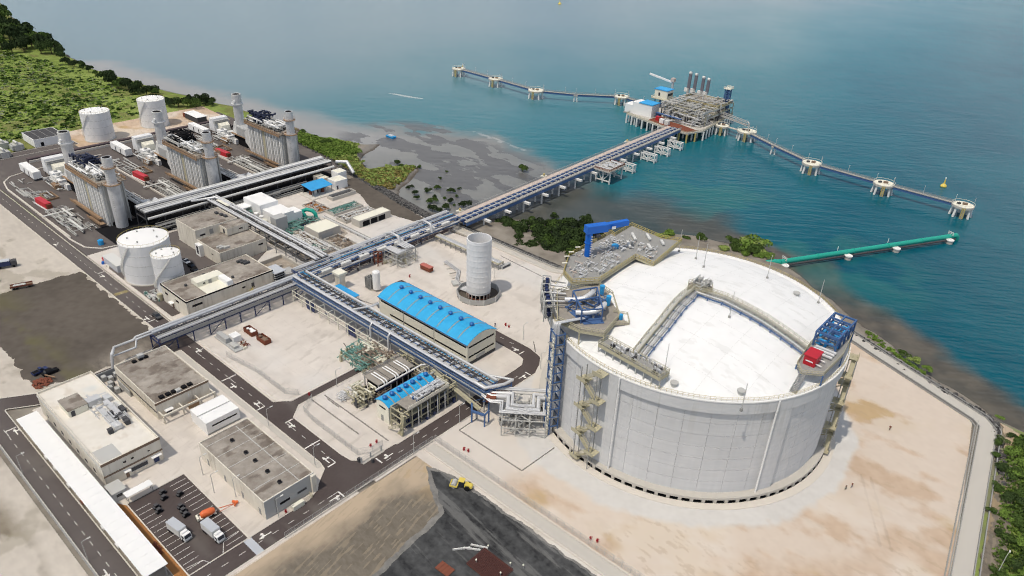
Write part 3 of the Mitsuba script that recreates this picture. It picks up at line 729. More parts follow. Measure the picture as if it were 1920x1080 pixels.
def zigzag(name, label, az, r0, z0, z1, n, m, w=5.0):
    """stair tower against the tank wall: flights between end landings"""
    t = thing(name, label, 'stairs'); A = math.degrees(w / 2 / r0)
    dz = (z1 - z0) / n
    for i in range(n + 1):
        z = z0 + i * dz; s = 1 if i % 2 else -1
        mb = MB(); ring(mb, r0 - 1.6, r0 + 1.5, z - 0.12, z, az + s * A - 2.0, az + s * A + 2.0, 2); part(t, 'landing', mb, m)
        mb = MB(); ring(mb, r0 + 1.45, r0 + 1.5, z, z + 1.05, az + s * A - 2.0, az + s * A + 2.0, 2)
        a, b = pol(az + s * A - 2.0, r0 + 1.4, z), pol(az + s * A + 2.0, r0 + 1.4, z)
        mb.bar(pol(az + s * A, r0 - 2.4, z - 2.4), pol(az + s * A, r0 + 1.2, z - 0.15), 0.22)
        part(t, 'guard', mb, m)
        if i < n:
            mb = MB()
            for k in range(9):
                u = k / 9; q = pol(az + s * A * (1 - 2 * u), r0 + 0.5, z + dz * u); q2 = pol(az + s * A * (1 - 2 * (u + 1 / 9)), r0 + 0.5, z + dz * (u + 1 / 9))
                mb.bar(q, q2, 1.1, 0.14)
            for rr in (r0 - 0.05, r0 + 1.05):
                for hh in (0.5, 1.0): mb.bar([*pol(az + s * A, rr, 0)[:2], z + hh], [*pol(az - s * A, rr, 0)[:2], z + dz + hh], 0.1)
            part(t, 'flight', mb, m)
    mb = MB()
    for s in (-1, 1):
        for rr in (r0 - 0.6, r0 + 1.3): mb.bar(pol(az + s * A, rr, 0.1), pol(az + s * A, rr, z1), 0.2)
    part(t, 'posts', mb, 'grey')
    return t


zigzag('stair_tower', 'olive zigzag stair tower climbing the left front of the tank', -96, 44.0, 1.2, 31.4, 7, 'olive', 5.0)
zigzag('stair_tower', 'brown zigzag stair tower on the right side of the tank', 12, 43.2, 1.2, 31.4, 7, 'olive', 3.0)

# pipe riser on the left of the tank
t = thing('pipe_riser', 'tall grey and blue pipe riser tower at the left side of the tank', 'pipe riser')
RX, RY = -97.9, 134.9; ra = math.atan2(RY - TY, RX - TX); ct, st = math.cos(ra), math.sin(ra)


def rl(u, v, z): return [RX + ct * u - st * v, RY + st * u + ct * v, z]


mb = MB()
for v in (-1.7, 1.7):
    for u in (-1.3, 1.3): mb.bar(rl(u, v, 0), rl(u, v, 34.5), 0.3)
for z in np.arange(3, 35, 3.1):
    for v in (-1.7, 1.7): mb.bar(rl(-1.6, v, z), rl(1.3, v, z), 0.26)
    for u in (-1.3, 1.3): mb.bar(rl(u, -1.7, z), rl(u, 1.7, z), 0.26)
    mb.bar(rl(1.3, -1.7, z - 3.1), rl(1.3, 1.7, z), 0.14)
part(t, 'steel_frame', mb, 'steelblue', kind='stuff')
for i, v in enumerate((-1.4, -0.9, -0.3, 0.3, 0.8, 1.3)):
    z1 = 36.2 + 0.3 * i; part(t, 'pipe', MB().tube([rl(0.4, v, 0.3), rl(0.4, v, z1 - 1), rl(0.1, v, z1), rl(-7, v, z1)], (0.28, 0.2, 0.33, 0.16, 0.3, 0.2)[i], 8), ('galv', 'tin', 'silver', 'grey', 'galv', 'tin')[i], 50)
mb = MB()
for z in np.arange(2, 33, 1.1): mb.bar(rl(1.7, 0.6, z), rl(1.7, 1.4, z), 0.26)
for v in (0.6, 1.4): mb.bar(rl(1.7, v, 0.2), rl(1.7, v, 34), 0.12)
part(t, 'ladder', mb, 'beige', kind='stuff')
for z in (6, 12, 18, 24, 30):
    mb = MB(); mb.add([rl(-1.6, -1.9, z), rl(2.0, -1.9, z), rl(2.0, 1.9, z), rl(-1.6, 1.9, z), rl(-1.6, -1.9, z + .12), rl(2.0, -1.9, z + .12), rl(2.0, 1.9, z + .12), rl(-1.6, 1.9, z + .12)], _BOXF); part(t, 'platform', mb, 'grey')

# crane platform on the roof
CPZ = 38.0
CPO = [(-113.3, 156.4), (-119, 166.5), (-119.6, 190), (-117.6, 189.2), (-118.2, 200.3), (-105.5, 199), (-99.8, 201.8), (-97.1, 180.4), (-104, 181), (-103, 159.9), (-108.0, 153.5)]
t = thing('crane_platform', 'grey steel roof platform with yellow railings below the blue jib crane', 'platform')
part(t, 'deck', MB().prism(CPO, CPZ - 0.18, CPZ), 'grey')
mb = MB(); mb.rail([[*p, CPZ] for p in CPO + CPO[:1]], 1.15, 0.06, 1.4); part(t, 'railing', mb, 'yellow', kind='stuff')
mb = MB()
for a, b in zip(CPO, CPO[1:] + CPO[:1]): mb.bar([*a, CPZ - 0.45], [*b, CPZ - 0.45], 0.2, 0.5)
part(t, 'edge_beam', mb, 'olive')
mb = MB()
for x in np.arange(-116.5, -98, 5.2):
    for y in np.arange(158, 201, 5.4):
        if Polygon(CPO).contains(Point(x, y)):
            r = math.hypot(x - TX, y - TY); mb.bar([x, y, dome_z(r) if r < DA else 27], [x, y, CPZ - 0.2], 0.3)
part(t, 'support', mb, 'lightgrey', kind='stuff')
cpp = Polygon(CPO).buffer(-1.2); g = random.Random(11)
mp, mx, mw, mo = MB(), MB(), MB(), MB()
for _ in range(330):
    x, y = g.uniform(-119, -100), g.uniform(156, 190)
    if not cpp.contains(Point(x, y)) or g.random() < 0.25: continue
    z = CPZ + g.uniform(0.2, 1.1); L = g.uniform(0.8, 2.4); a = g.choice((0, 1)) * math.pi / 2 + 0.05
    q = [x + L * math.cos(a), y + L * math.sin(a), z]
    if not cpp.contains(Point(q[0], q[1])): continue
    (mp if g.random() < 0.82 else mo).tube([[x, y, CPZ], [x, y, z], q], g.uniform(0.09, 0.19), 5)
    if g.random() < 0.4: mx.obox([x, y, CPZ], 0.5, 0.5, g.uniform(0.5, 1.4))
part(t, 'pipework', mp, 'silver', kind='stuff'); part(t, 'valves', mx, 'lightgrey', kind='stuff'); part(t, 'supports', mo, 'pink', kind='stuff')
for (x, y, lx, ly) in ((-112, 192, 5.0, 0.8), (-108.5, 195.3, 4.2, 0.8), (-104.2, 189.2, 3.6, 0.9), (-103, 195, 3.0, 0.8), (-110, 186, 4.4, 0.7)):
    mb = MB().obox([x, y, CPZ + 0.55], lx, ly, 0.5, -0.75); mb.obox([x, y, CPZ], lx * 0.7, ly * 0.4, 0.55, -0.75); part(t, 'pump_rack', mb, 'offwhite')
part(t, 'valve_cover', MB().cyl(-112.5, 182.0, CPZ, CPZ + 0.9, 1.2, 14), 'skyblue', 30)
# jib crane
t = thing('jib_crane', 'blue jib crane with a short boom on the roof of the tank', 'crane')
CX, CY = -115.2, 170.8
part(t, 'mast', MB().cyl(CX, CY, CPZ, CPZ + 8.0, 1.0, 16, 1.15), 'craneblue', 40)
part(t, 'collar', MB().cyl(CX, CY, CPZ + 4.4, CPZ + 4.8, 1.25, 16), 'craneblue', 40)
d = np.array([0.42, 0.91, 0.0]); d /= np.linalg.norm(d)
mb = MB().bar([CX, CY, CPZ + 9.2] - d * 1.4, [CX, CY, CPZ + 9.0] + d * 6.0, 2.4, 2.4); mb.bar([CX, CY, CPZ + 9.3] + d * 5.5, [CX, CY, CPZ + 9.5] + d * 13.5, 1.5, 1.7); part(t, 'boom', mb, 'craneblue')
mb = MB().bar([CX + 1.25, CY - 0.55, CPZ + 9.0] + d * 7.0, [CX + 1.25, CY - 0.55, CPZ + 9.0] + d * 8.4, 0.1, 0.9); part(t, 'plate', mb, 'white')
mb = MB().obox([CX + 1.6, CY + 2.0, CPZ + 6.6], 1.3, 2.2, 0.8, 1.1); mb.rail([[CX + 2.4, CY + 1, CPZ + 5.6], [CX + 2.6, CY + 5, CPZ + 5.6]], 1.1); part(t, 'gallery', mb, 'darkgrey')
mb = MB()
for z in np.arange(CPZ + 0.5, CPZ + 7.5, 0.8): mb.obox([CX + 1.25, CY - 0.2, z], 0.5, 0.5, 0.12)
part(t, 'rungs', mb, 'offwhite', kind='stuff')
for (x, y) in ((-117.7, 163.5), (-118.6, 166.9), (-119.2, 171), (-115.4, 159.5)): part(t, 'side_step', MB().obox([x, y, CPZ + 1.4], 1.6, 0.5, 0.2, 0.9), 'beige')

# pipe platform at the top of the riser
t = thing('pipe_platform', 'roof pipe platform with blue frames and thick silver elbows above the riser', 'platform')
PPO = [(-109, 148), (-104.0, 160.5), (-97, 158.5), (-88.4, 149.5), (-86.4, 139.5), (-92.2, 136.6), (-99.5, 136.4)]; PZ = 36.4
part(t, 'deck', MB().prism(PPO, PZ - 0.2, PZ), 'deck')
mb = MB().rail([[*p, PZ] for p in PPO + PPO[:1]], 1.15, 0.06, 1.5); part(t, 'railing', mb, 'olive', kind='stuff')
mb = MB()
for p in PPO: mb.bar([*p, 30.0], [*p, PZ], 0.3)
for a, b in zip(PPO, PPO[1:] + PPO[:1]): mb.bar([*a, PZ - 0.5], [*b, PZ - 0.5], 0.25, 0.6)
part(t, 'edge_beam', mb, 'olive')
mb = MB()
for (x, y) in ((-102, 146), (-98, 142.5), (-94, 139.4), (-98.5, 152.5), (-95, 148.5), (-90.5, 144)): mb.bar([x, y, PZ], [x, y, PZ + 4.2], 0.28)
for a, b in (((-102, 146), (-94, 139.4)), ((-98.5, 152.5), (-90.5, 144)), ((-102, 146), (-98.5, 152.5)), ((-94, 139.4), (-90.5, 144)), ((-98, 142.5), (-95, 148.5))): mb.bar([*a, PZ + 4.2], [*b, PZ + 4.2], 0.32)
part(t, 'portal_frame', mb, 'steelblue', kind='stuff')
for i, (x, y) in enumerate(((-100.0, 148.0), (-93.6, 144.6))):
    part(t, 'pipe', MB().tube([[x - 3.5, y - 3.5, PZ + 1.4], [x - 1.2, y - 1.6, PZ + 1.6], [x + .6, y - .4, PZ + 2.2], [x + 1.4, y + 1.2, PZ + 3.0], [x + 1.0, y + 3.2, PZ + 3.0], [x - 0.2, y + 5.0, PZ + 2.2], [x - .4, y + 5.4, PZ + .2]], 0.72, 12), 'silver', True)
part(t, 'blue_floor', MB().prism([(-100, 142), (-93, 139.6), (-89.5, 144), (-95, 148.5)], PZ + 0.02, PZ + 0.12), 'steelblue')
for (x, y) in ((-99, 156.0), (-94.2, 152.3)): part(t, 'valve_hood', MB().cyl(x, y, PZ + 0.3, PZ + 3.2, 0.55, 10, 0.75), 'skyblue', 40)
for i in range(7):
    a_ = -147 + i * 3.2; part(t, 'cross_pipe', MB().tube([pol(a_, 44.6, PZ - 3.5), pol(a_, 44.6, PZ + 0.4), pol(a_, 44, PZ + 0.8), pol(a_ + 1, 38, PZ + 0.8)], 0.32 if i % 2 else 0.2, 8), 'galv' if i % 2 else 'grey', 40)
mb = MB()
for a_ in (-148.5, -142, -135.5, -129):
    for r_ in (42.6, 44.9): mb.bar(pol(a_, r_, 28.5 if r_ < 44 else PZ - 5), pol(a_, r_, PZ + 1.6), 0.26)
    for z_ in (PZ - 0.2, PZ + 1.6): mb.bar(pol(a_, 42.6, z_), pol(a_, 44.9, z_), 0.26)
    mb.bar(pol(a_, 42.4, 29.0), pol(a_, 44.9, PZ - 1), 0.24)
for r_ in (42.6, 44.9):
    for z_ in (PZ - 0.2, PZ + 1.6): mb.bar(pol(-148.5, r_, z_), pol(-138.7, r_, z_), 0.26); mb.bar(pol(-138.7, r_, z_), pol(-129, r_, z_), 0.26)
part(t, 'outer_frame', mb, 'lightgrey', kind='stuff')
mb = MB()
for z_ in (PZ - 3.6, PZ - 0.3): ring(mb, 42.5, 44.9, z_, z_ + 0.14, -149, -128.5, 8)
part(t, 'outer_deck', mb, 'grey')
mp, mx = MB(), MB()
for k in range(26): a_ = -148 + k * .74; z_ = PZ - 3.4 + (k % 3) * 1.1; mp.tube([pol(a_, 44.6, z_), pol(a_, 43, z_), pol(a_ + 1.5, 42.8, z_ + .6)], .16, 5); mx.obox(pol(a_, 43.4, PZ - (3.4 if k % 2 else .1)), .8, .8, 1.0 + .4 * (k % 3), k)
part(t, 'outer_pipework', mp, 'silver', kind='stuff'); part(t, 'outer_equipment', mx, 'navy', kind='stuff')
mp, mx = MB(), MB(); clutter(mp, mx, -102, -91, 141, 154, PZ, PZ + 2.0, 26, 21, (0.1, 0.22)); part(t, 'pipework', mp, 'steelblue', kind='stuff'); part(t, 'equipment', mx, 'grey', kind='stuff')
part(t, 'side_deck', MB().prism([(-91, 150.5), (-87.5, 152.0), (-84.6, 148.6), (-87.6, 145.3)], PZ - 0.4, PZ - 0.2), 'deck')
mb = MB().rail([[-91, 150.5, PZ - .2], [-87.5, 152, PZ - .2], [-84.6, 148.6, PZ - .2], [-87.6, 145.3, PZ - .2]], 1.1, 0.06, 1.5); part(t, 'side_railing', mb, 'olive', kind='stuff')
part(t, 'valve_hood', MB().cyl(-87.8, 149.3, PZ - 0.2, PZ + 1.3, 0.5, 10), 'skyblue', 40)

# long walkway along the near rim
t = thing('rim_platform', 'long grey walkway platform with yellow green edge near the front rim of the tank roof', 'platform')
LZ = 35.2; a, b = np.array([-85.6, 138.2]), np.array([-66.0, 136.4]); u = (b - a) / np.linalg.norm(b - a); nn = np.array([-u[1], u[0]])
LP = [a - nn * 1.9, b - nn * 1.9, b + nn * 1.9, a + nn * 1.9]
part(t, 'deck', MB().prism(LP, LZ - 0.2, LZ), 'grey'); mb = MB().rail([[*p, LZ] for p in LP + LP[:1]], 1.15, 0.055, 1.4); part(t, 'railing', mb, 'olive', kind='stuff')
mb = MB()
for p, q in zip(LP, LP[1:] + LP[:1]): mb.bar([*p, LZ - 0.4], [*q, LZ - 0.4], 0.25, 0.7)
part(t, 'edge_beam', mb, 'olive')
mb = MB()
for i in range(9):
    for s in (-1.6, 1.6): q = a + (b - a) * i / 8 + nn * s; r = math.hypot(q[0] - TX, q[1] - TY); mb.bar([*q, dome_z(min(r, DA))], [*q, LZ - 0.2], 0.3)
part(t, 'support', mb, 'lightgrey', kind='stuff')
mp = MB(); mo = MB(); g = random.Random(4)
for i in range(38):
    q = a + (b - a) * g.uniform(0.15, 0.95) + nn * g.uniform(-1.3, 1.5); h = g.uniform(0.6, 1.7); mp.tube([[*q, LZ], [*q, LZ + h], [*(q + u * g.uniform(-1.2, 1.2)), LZ + h]], g.uniform(0.08, 0.2), 5)
    if i % 3 == 0: mo.obox([*q, LZ], 0.6, 0.6, g.uniform(0.4, 1.2))
part(t, 'pipework', mp, 'silver', kind='stuff'); part(t, 'instrument', mo, 'darkgrey', kind='stuff')

# the pipe way over the dome, bent at the crown
t = thing('roof_pipeway', 'bent pipeway of walkway and blue framed pipes over the crown of the white dome', 'pipeway')
way = [np.array([-75.6, 140.2]), np.array([-76.4, 152.0]), np.array([-77.8, 163.0]), np.array([-78.2, 171.6]), np.array([-70, 173.4]), np.array([-58.0, 173.4]), np.array([-45.2, 172.4])]


def off(pts, o, dz):
    out = []
    for i, p in enumerate(pts):
        d = pts[min(i + 1, len(pts) - 1)] - pts[max(i - 1, 0)]; d = d / np.linalg.norm(d); q = p + np.array([-d[1], d[0]]) * o
        out.append([*q, dome_z(min(DA, math.hypot(q[0] - TX, q[1] - TY))) + dz])
    return np.array(out)


fine = []
for p, q in zip(way[:-1], way[1:]):
    n = max(2, int(np.linalg.norm(q - p) / 3)); fine += [p + (q - p) * i / n for i in range(n)]
fine.append(way[-1])
c = off(fine, 1.2, 0.9); mb = MB()
for p, q in zip(c[:-1], c[1:]): mb.bar(p, q, 1.1, 0.15)
part(t, 'walkway', mb, 'lightgrey'); mb = MB(); mb.rail(off(fine, 1.95, 0.95), 1.1, 0.055, 1.5); mb.rail(off(fine, 0.45, 0.95), 1.1, 0.055, 1.5); part(t, 'railing', mb, 'olive', kind='stuff')
for i, o in enumerate((-0.3, -0.85, -1.5)): part(t, 'pipe', MB().tube(off(fine, o, 1.0), (0.16, 0.2, 0.16)[i], 7), ('grey', 'galv', 'grey')[i], 50)
mb = MB()
for p, q in zip(off(fine, -2.0, 0.75)[:-1], off(fine, -2.0, 0.75)[1:]): mb.bar(p, q, 0.2, 0.35)
for p, q, w in zip(off(fine, -2.0, 0.75), off(fine, 2.0, 0.75), range(999)):
    mb.bar(p, q, 0.25)
    for e in (p, q): mb.bar(e, [e[0], e[1], e[2] - 0.9], 0.25)
part(t, 'steel_frame', mb, 'steelblue', kind='stuff')
mb = MB(); ptf = [(-80.6, 171.6), (-75.8, 171.6), (-74.6, 174.6), (-76, 177.6), (-80.4, 177.6), (-82, 174.6)]
t2 = thing('crown_platform', 'small cluttered platform of vents and instruments at the crown of the dome', 'platform')
part(t2, 'deck', MB().prism(ptf, 39.6, 39.8), 'deck'); part(t2, 'railing', MB().rail([[*p, 39.8] for p in ptf + ptf[:1]], 1.15, 0.06, 1.3), 'olive', kind='stuff')
mp, mx = MB(), MB(); clutter(mp, mx, -80.6, -76, 172, 177.2, 39.8, 42.4, 34, 8, (0.1, 0.28)); part(t2, 'pipework', mp, 'lightgrey', kind='stuff'); part(t2, 'valves', mx, 'grey', kind='stuff')
part(t2, 'support', MB().box(-80.8, -76, 171.8, 177.4, 38.2, 39.6), 'olive')

# right roof platform
t = thing('side_platform', 'grey roof platform with blue steel frame at the right rim of the tank', 'platform')
SPO = [(-44.4, 164.6), (-42.0, 161.4), (-37.6, 164.5), (-37.2, 176.6), (-39.4, 191), (-45.2, 190.5), (-45.6, 176)]; SZ = 35.0
part(t, 'deck', MB().prism(SPO, SZ - 0.2, SZ), 'grey'); part(t, 'railing', MB().rail([[*p, SZ] for p in SPO + SPO[:1]], 1.15, 0.055, 1.4), 'olive', kind='stuff')
mb = MB()
for p in SPO: mb.bar([*p, 28.5], [*p, SZ], 0.3)
part(t, 'support', mb, 'steelblue', kind='stuff')
mb = MB()
for y in np.linspace(176.5, 189.5, 5):
    for x in (-45.0, -39.3): mb.bar([x, y, SZ], [x, y, SZ + 4.4], 0.4)
    mb.bar([-45.2, y, SZ + 4.4], [-39.1, y, SZ + 4.4], 0.45); mb.bar([-45, y, SZ + 2], [-39.3, y, SZ + 2], 0.3)
for x in (-45.0, -42.2, -39.3):
    mb.bar([x, 176.3, SZ + 4.4], [x, 189.7, SZ + 4.4], 0.4); mb.bar([x, 176.3, SZ + 2.2], [x, 189.7, SZ + 2.2], 0.3)
part(t, 'portal_frame', mb, 'steelblue', kind='stuff')
mp, mx = MB(), MB(); clutter(mp, mx, -44.6, -39.6, 177, 189, SZ, SZ + 2.4, 26, 13, (0.12, 0.3)); part(t, 'pipework', mp, 'skyblue', kind='stuff'); part(t, 'equipment', mx, 'lightgrey', kind='stuff')
for y in (172.6, 174.2, 175.6): part(t, 'cross_pipe', MB().tube([[-44, y, SZ + 0.7], [-38.6, y, SZ + 0.7]], 0.4, 8), 'silver', 40)
mb = MB()
for i in range(14): mb.bar([-42.2, 161.4 - i * 0.36, SZ - 0.1 - i * 0.24], [-40.8, 161.4 - i * 0.36, SZ - 0.1 - i * 0.24], 0.4, 0.06)
for x in (-42.2, -40.8): mb.bar([x, 161.4, SZ], [x, 156.4, SZ - 3.4], 0.15, 0.3); mb.bar([x, 161.4, SZ + 1], [x, 156.4, SZ - 2.4], 0.08)
part(t, 'stair', mb, 'grey')
t = thing('red_cabinet', 'bright red square equipment cabinet on the right roof platform', 'cabinet')
mb = MB().box(-43.6, -40.6, 166.2, 170.4, SZ, SZ + 2.7); part(t, 'body', mb, 'red'); part(t, 'lid', MB().box(-43.8, -40.4, 166.0, 170.6, SZ + 2.7, SZ + 2.95), 'red')
for y in (167.0, 169.6): part(t, 'outlet', MB().tube([[-40.6, y, SZ + 0.8], [-39.2, y, SZ + 0.7]], 0.16, 6), 'white')
part(t, 'label_plate', MB().box(-43.0, -41.2, 166.12, 166.2, SZ + 1.2, SZ + 1.5), 'white')

for i, (x, y) in enumerate([(-65.5, 168.0), (-47.6, 141.6), (-70, 203), (-91.5, 197), (-85.5, 190.6), (-68.2, 140.5), (-101, 203.6), (-54, 204.6)]):
    t = thing('lightning_rod', ('thin lightning rod inside the bend of the roof pipeway', 'thin lightning rod at the front rim of the dome beside a round vent', 'thin lightning rod at the back of the dome', 'thin lightning rod on the dome behind the crown, left of centre',
                                'thin lightning rod just behind the crown platform', 'thin lightning rod beside the end of the rim walkway', 'thin lightning rod at the back corner of the crane platform', 'thin lightning rod at the back right edge of the dome')[i], 'lightning rod')
    z = dome_z(min(DA, math.hypot(x - TX, y - TY))); part(t, 'foot', MB().cyl(x, y, z - 0.2, z + 0.5, 0.4, 8), 'grey'); part(t, 'mast', MB().cyl(x, y, z + 0.4, z + 8.0, 0.13, 6, 0.07), 'lightgrey')

# ------------------------------------------------------------------ expansion loop between rack and tank
t = thing('expansion_loop', 'steel structure carrying silver pipes in a U shaped loop beside the tank', 'pipe structure')
eo = np.array([-116.8, 128.6]); eu = np.array([0.777, 0.629]); ev = np.array([0.629, -0.777])


def E_(u, v, z): return [*(eo + eu * u + ev * v), z]


mb = MB()
for u in (4.5, 8.5, 12.5, 17.0):
    for v in (-2, 2, 6, 10.5): mb.bar(E_(u, v, 0), E_(u, v, 6.0), 0.26)
for z in (2.9, 5.8):
    for u in (4.5, 8.5, 12.5, 17.0): mb.bar(E_(u, -2, z), E_(u, 10.5, z), 0.24)
    for v in (-2, 2, 6, 10.5): mb.bar(E_(4.5, v, z), E_(17, v, z), 0.24)
for a_, b_ in (((4.5, 10.5, 0), (8.5, 10.5, 2.9)), ((12.5, 10.5, 2.9), (8.5, 10.5, 0)), ((12.5, 10.5, 2.9), (17, 10.5, 0))): mb.bar(E_(*a_), E_(*b_), 0.18)
part(t, 'steel_frame', mb, 'lightgrey', kind='stuff')
for i, (v0, d, u0, u1, r) in enumerate(((-0.6, 5.4, 7.2, 13.4, 0.55), (1.0, 5.6, 6.0, 14.8, 0.62), (3.0, 4.6, 4.4, 16.4, 0.28), (3.8, 4.4, 3.8, 16.8, 0.2))):
    pts = [E_(-2.0, v0 - 2.6, 6.9), E_(0.8, v0, 6.6), E_(u0, v0, 6.6), E_(u0, v0 + d, 6.6), E_(u1, v0 + d, 6.6), E_(u1, v0, 6.6), E_(18.6, v0, 6.6)]
    part(t, 'pipe', MB().tube(pts, r, 9), 'silver', 50)
for v in (-2.3, -3.1): part(t, 'pipe', MB().tube([E_(-1, v, 6.9), E_(18.6, v, 6.9)], 0.33, 8), 'galv', 50)
mp, mx = MB(), MB(); clutter(mp, mx, -111, -101, 126, 138, 0.4, 5.4, 60, 31, (0.07, 0.2)); part(t, 'pipework', mp, 'lightgrey', kind='stuff'); part(t, 'equipment', mx, 'grey', kind='stuff')

# ------------------------------------------------------------------ tall white vent stack inside its ten sided wall
t = thing('vent_stack', 'tall open white cylindrical stack with faint hoops inside a low grey wall', 'stack')
sx, sy, sr, sh = -167.4, 177.0, 4.62, 24.2
prof = []
for z in np.linspace(2.2, sh, 111): prof.append((sr + (0.09 if abs((z - 2.2) % 2.2 - 1.1) < 0.22 else 0.0), z))
n = 40; ang = np.arange(n) * 2 * np.pi / n; v = np.vstack([np.stack([sx + r * np.cos(ang), sy + r * np.sin(ang), 0 * ang + z], -1) for r, z in prof + [(sr - 0.35, sh), (sr - 0.35, 4.0)]]); f = []
for i in range(len(prof) + 1):
    for j in range(n): a, b = i * n + j, i * n + (j + 1) % n; f += [[a, b, b + n], [a, b + n, a + n]]
part(t, 'shell', MB().add(v, f), 'whitewall', 25)
for i in range(18):
    a = i * 20; part(t, 'leg', MB().obox([sx + (sr - 0.15) * math.cos(math.radians(a)), sy + (sr - 0.15) * math.sin(math.radians(a)), 0.1], 0.3, 0.4, 2.15, math.radians(a)), 'pink')
part(t, 'burner_floor', MB().cyl(sx, sy, 0.05, 0.4, sr - 0.3, 24), 'rust')
part(t, 'core', MB().cyl(sx, sy, 0.4, 2.6, sr - 0.9, 24), 'black')
for i in range(4): part(t, 'inlet', MB().tube([[sx - 8 + i * 0.3, sy - 3 + i * 0.9, 0.9], [sx - 3, sy - 2 + i * 0.9, 0.9]], 0.28, 7), 'silver')
t = thing('wind_wall', 'low grey ten sided wall around the foot of the white stack', 'wall')
for i in range(10):
    a0, a1 = math.radians(i * 36 + 4), math.radians(i * 36 + 40); R_ = 8.3
    p, q = np.array([sx + R_ * math.cos(a0), sy + R_ * math.sin(a0)]), np.array([sx + R_ * math.cos(a1), sy + R_ * math.sin(a1)])
    part(t, 'panel', MB().bar([*p, 1.15], [*q, 1.15], 0.12, 2.2), 'greywall'); part(t, 'post', MB().bar([*p, 0], [*p, 2.4], 0.28), 'offwhite')
part(t, 'floor', MB().cyl(sx, sy, 0.0, 0.05, 8.2, 20), 'lot')

# ------------------------------------------------------------------ buildings


def building(name, label, x0, x1, y0, y1, h, wall, roof, par=0.5, cat='building', cornice=None, corn_h=0.5):
    t = thing(name, label, cat)
    part(t, 'wall', MB().box(x0, x1, y0, y1, 0, h - par), wall)
    rfk = part(t, 'roof', MB().box(x0 + 0.25, x1 - 0.25, y0 + 0.25, y1 - 0.25, h - par, h - par + 0.06), roof)
    mb = MB().box(x0, x1, y0, y0 + 0.25, h - par, h).box(x0, x1, y1 - 0.25, y1, h - par, h).box(x0, x0 + 0.25, y0 + 0.25, y1 - 0.25, h - par, h).box(x1 - 0.25, x1, y0 + 0.25, y1 - 0.25, h - par, h)
    part(t, 'parapet', mb, wall)
    if cornice: part(t, 'cornice', MB().box(x1 + 0.0, x1 + 0.12, y0 - 0.1, y1 + 0.1, h - corn_h - 0.1, h - 0.05), cornice)
    return t


def win(t, face, c, a, b, z0, z1, name='window', m='glass', fr=True):
    """face: 'S' wall at y=c (towards -y) spanning x a..b; 'E' wall at x=c (towards +x) spanning y a..b"""
    if face == 'S':
        k = part(t, name, MB().box(a, b, c - 0.05, c + 0.02, z0, z1), m)
        if fr: part(t, name + '__frame' if k is None else k[len(t) + 2:] + '__frame', MB().box(a - .1, b + .1, c - 0.12, c - 0.0, z0 - .1, z0).box(a - .1, b + .1, c - 0.12, c, z1, z1 + .1).box(a - .1, a, c - .12, c, z0, z1).box(b, b + .1, c - .12, c, z0, z1), 'greywall')
    else:
        k = part(t, name, MB().box(c - 0.02, c + 0.05, a, b, z0, z1), m)
        if fr: part(t, k[len(t) + 2:] + '__frame', MB().box(c, c + 0.12, a - .1, b + .1, z0 - .1, z0).box(c, c + 0.12, a - .1, b + .1, z1, z1 + .1).box(c, c + .12, a - .1, a, z0, z1).box(c, c + .12, b, b + .1, z0, z1), 'greywall')
    return k


def ac_unit(t, x, y, z, lx=1.6, ly=1.1, h=1.1, m='lightgrey'):
    part(t, 'roof_unit', MB().box(x - lx / 2, x + lx / 2, y - ly / 2, y + ly / 2, z, z + h), m)


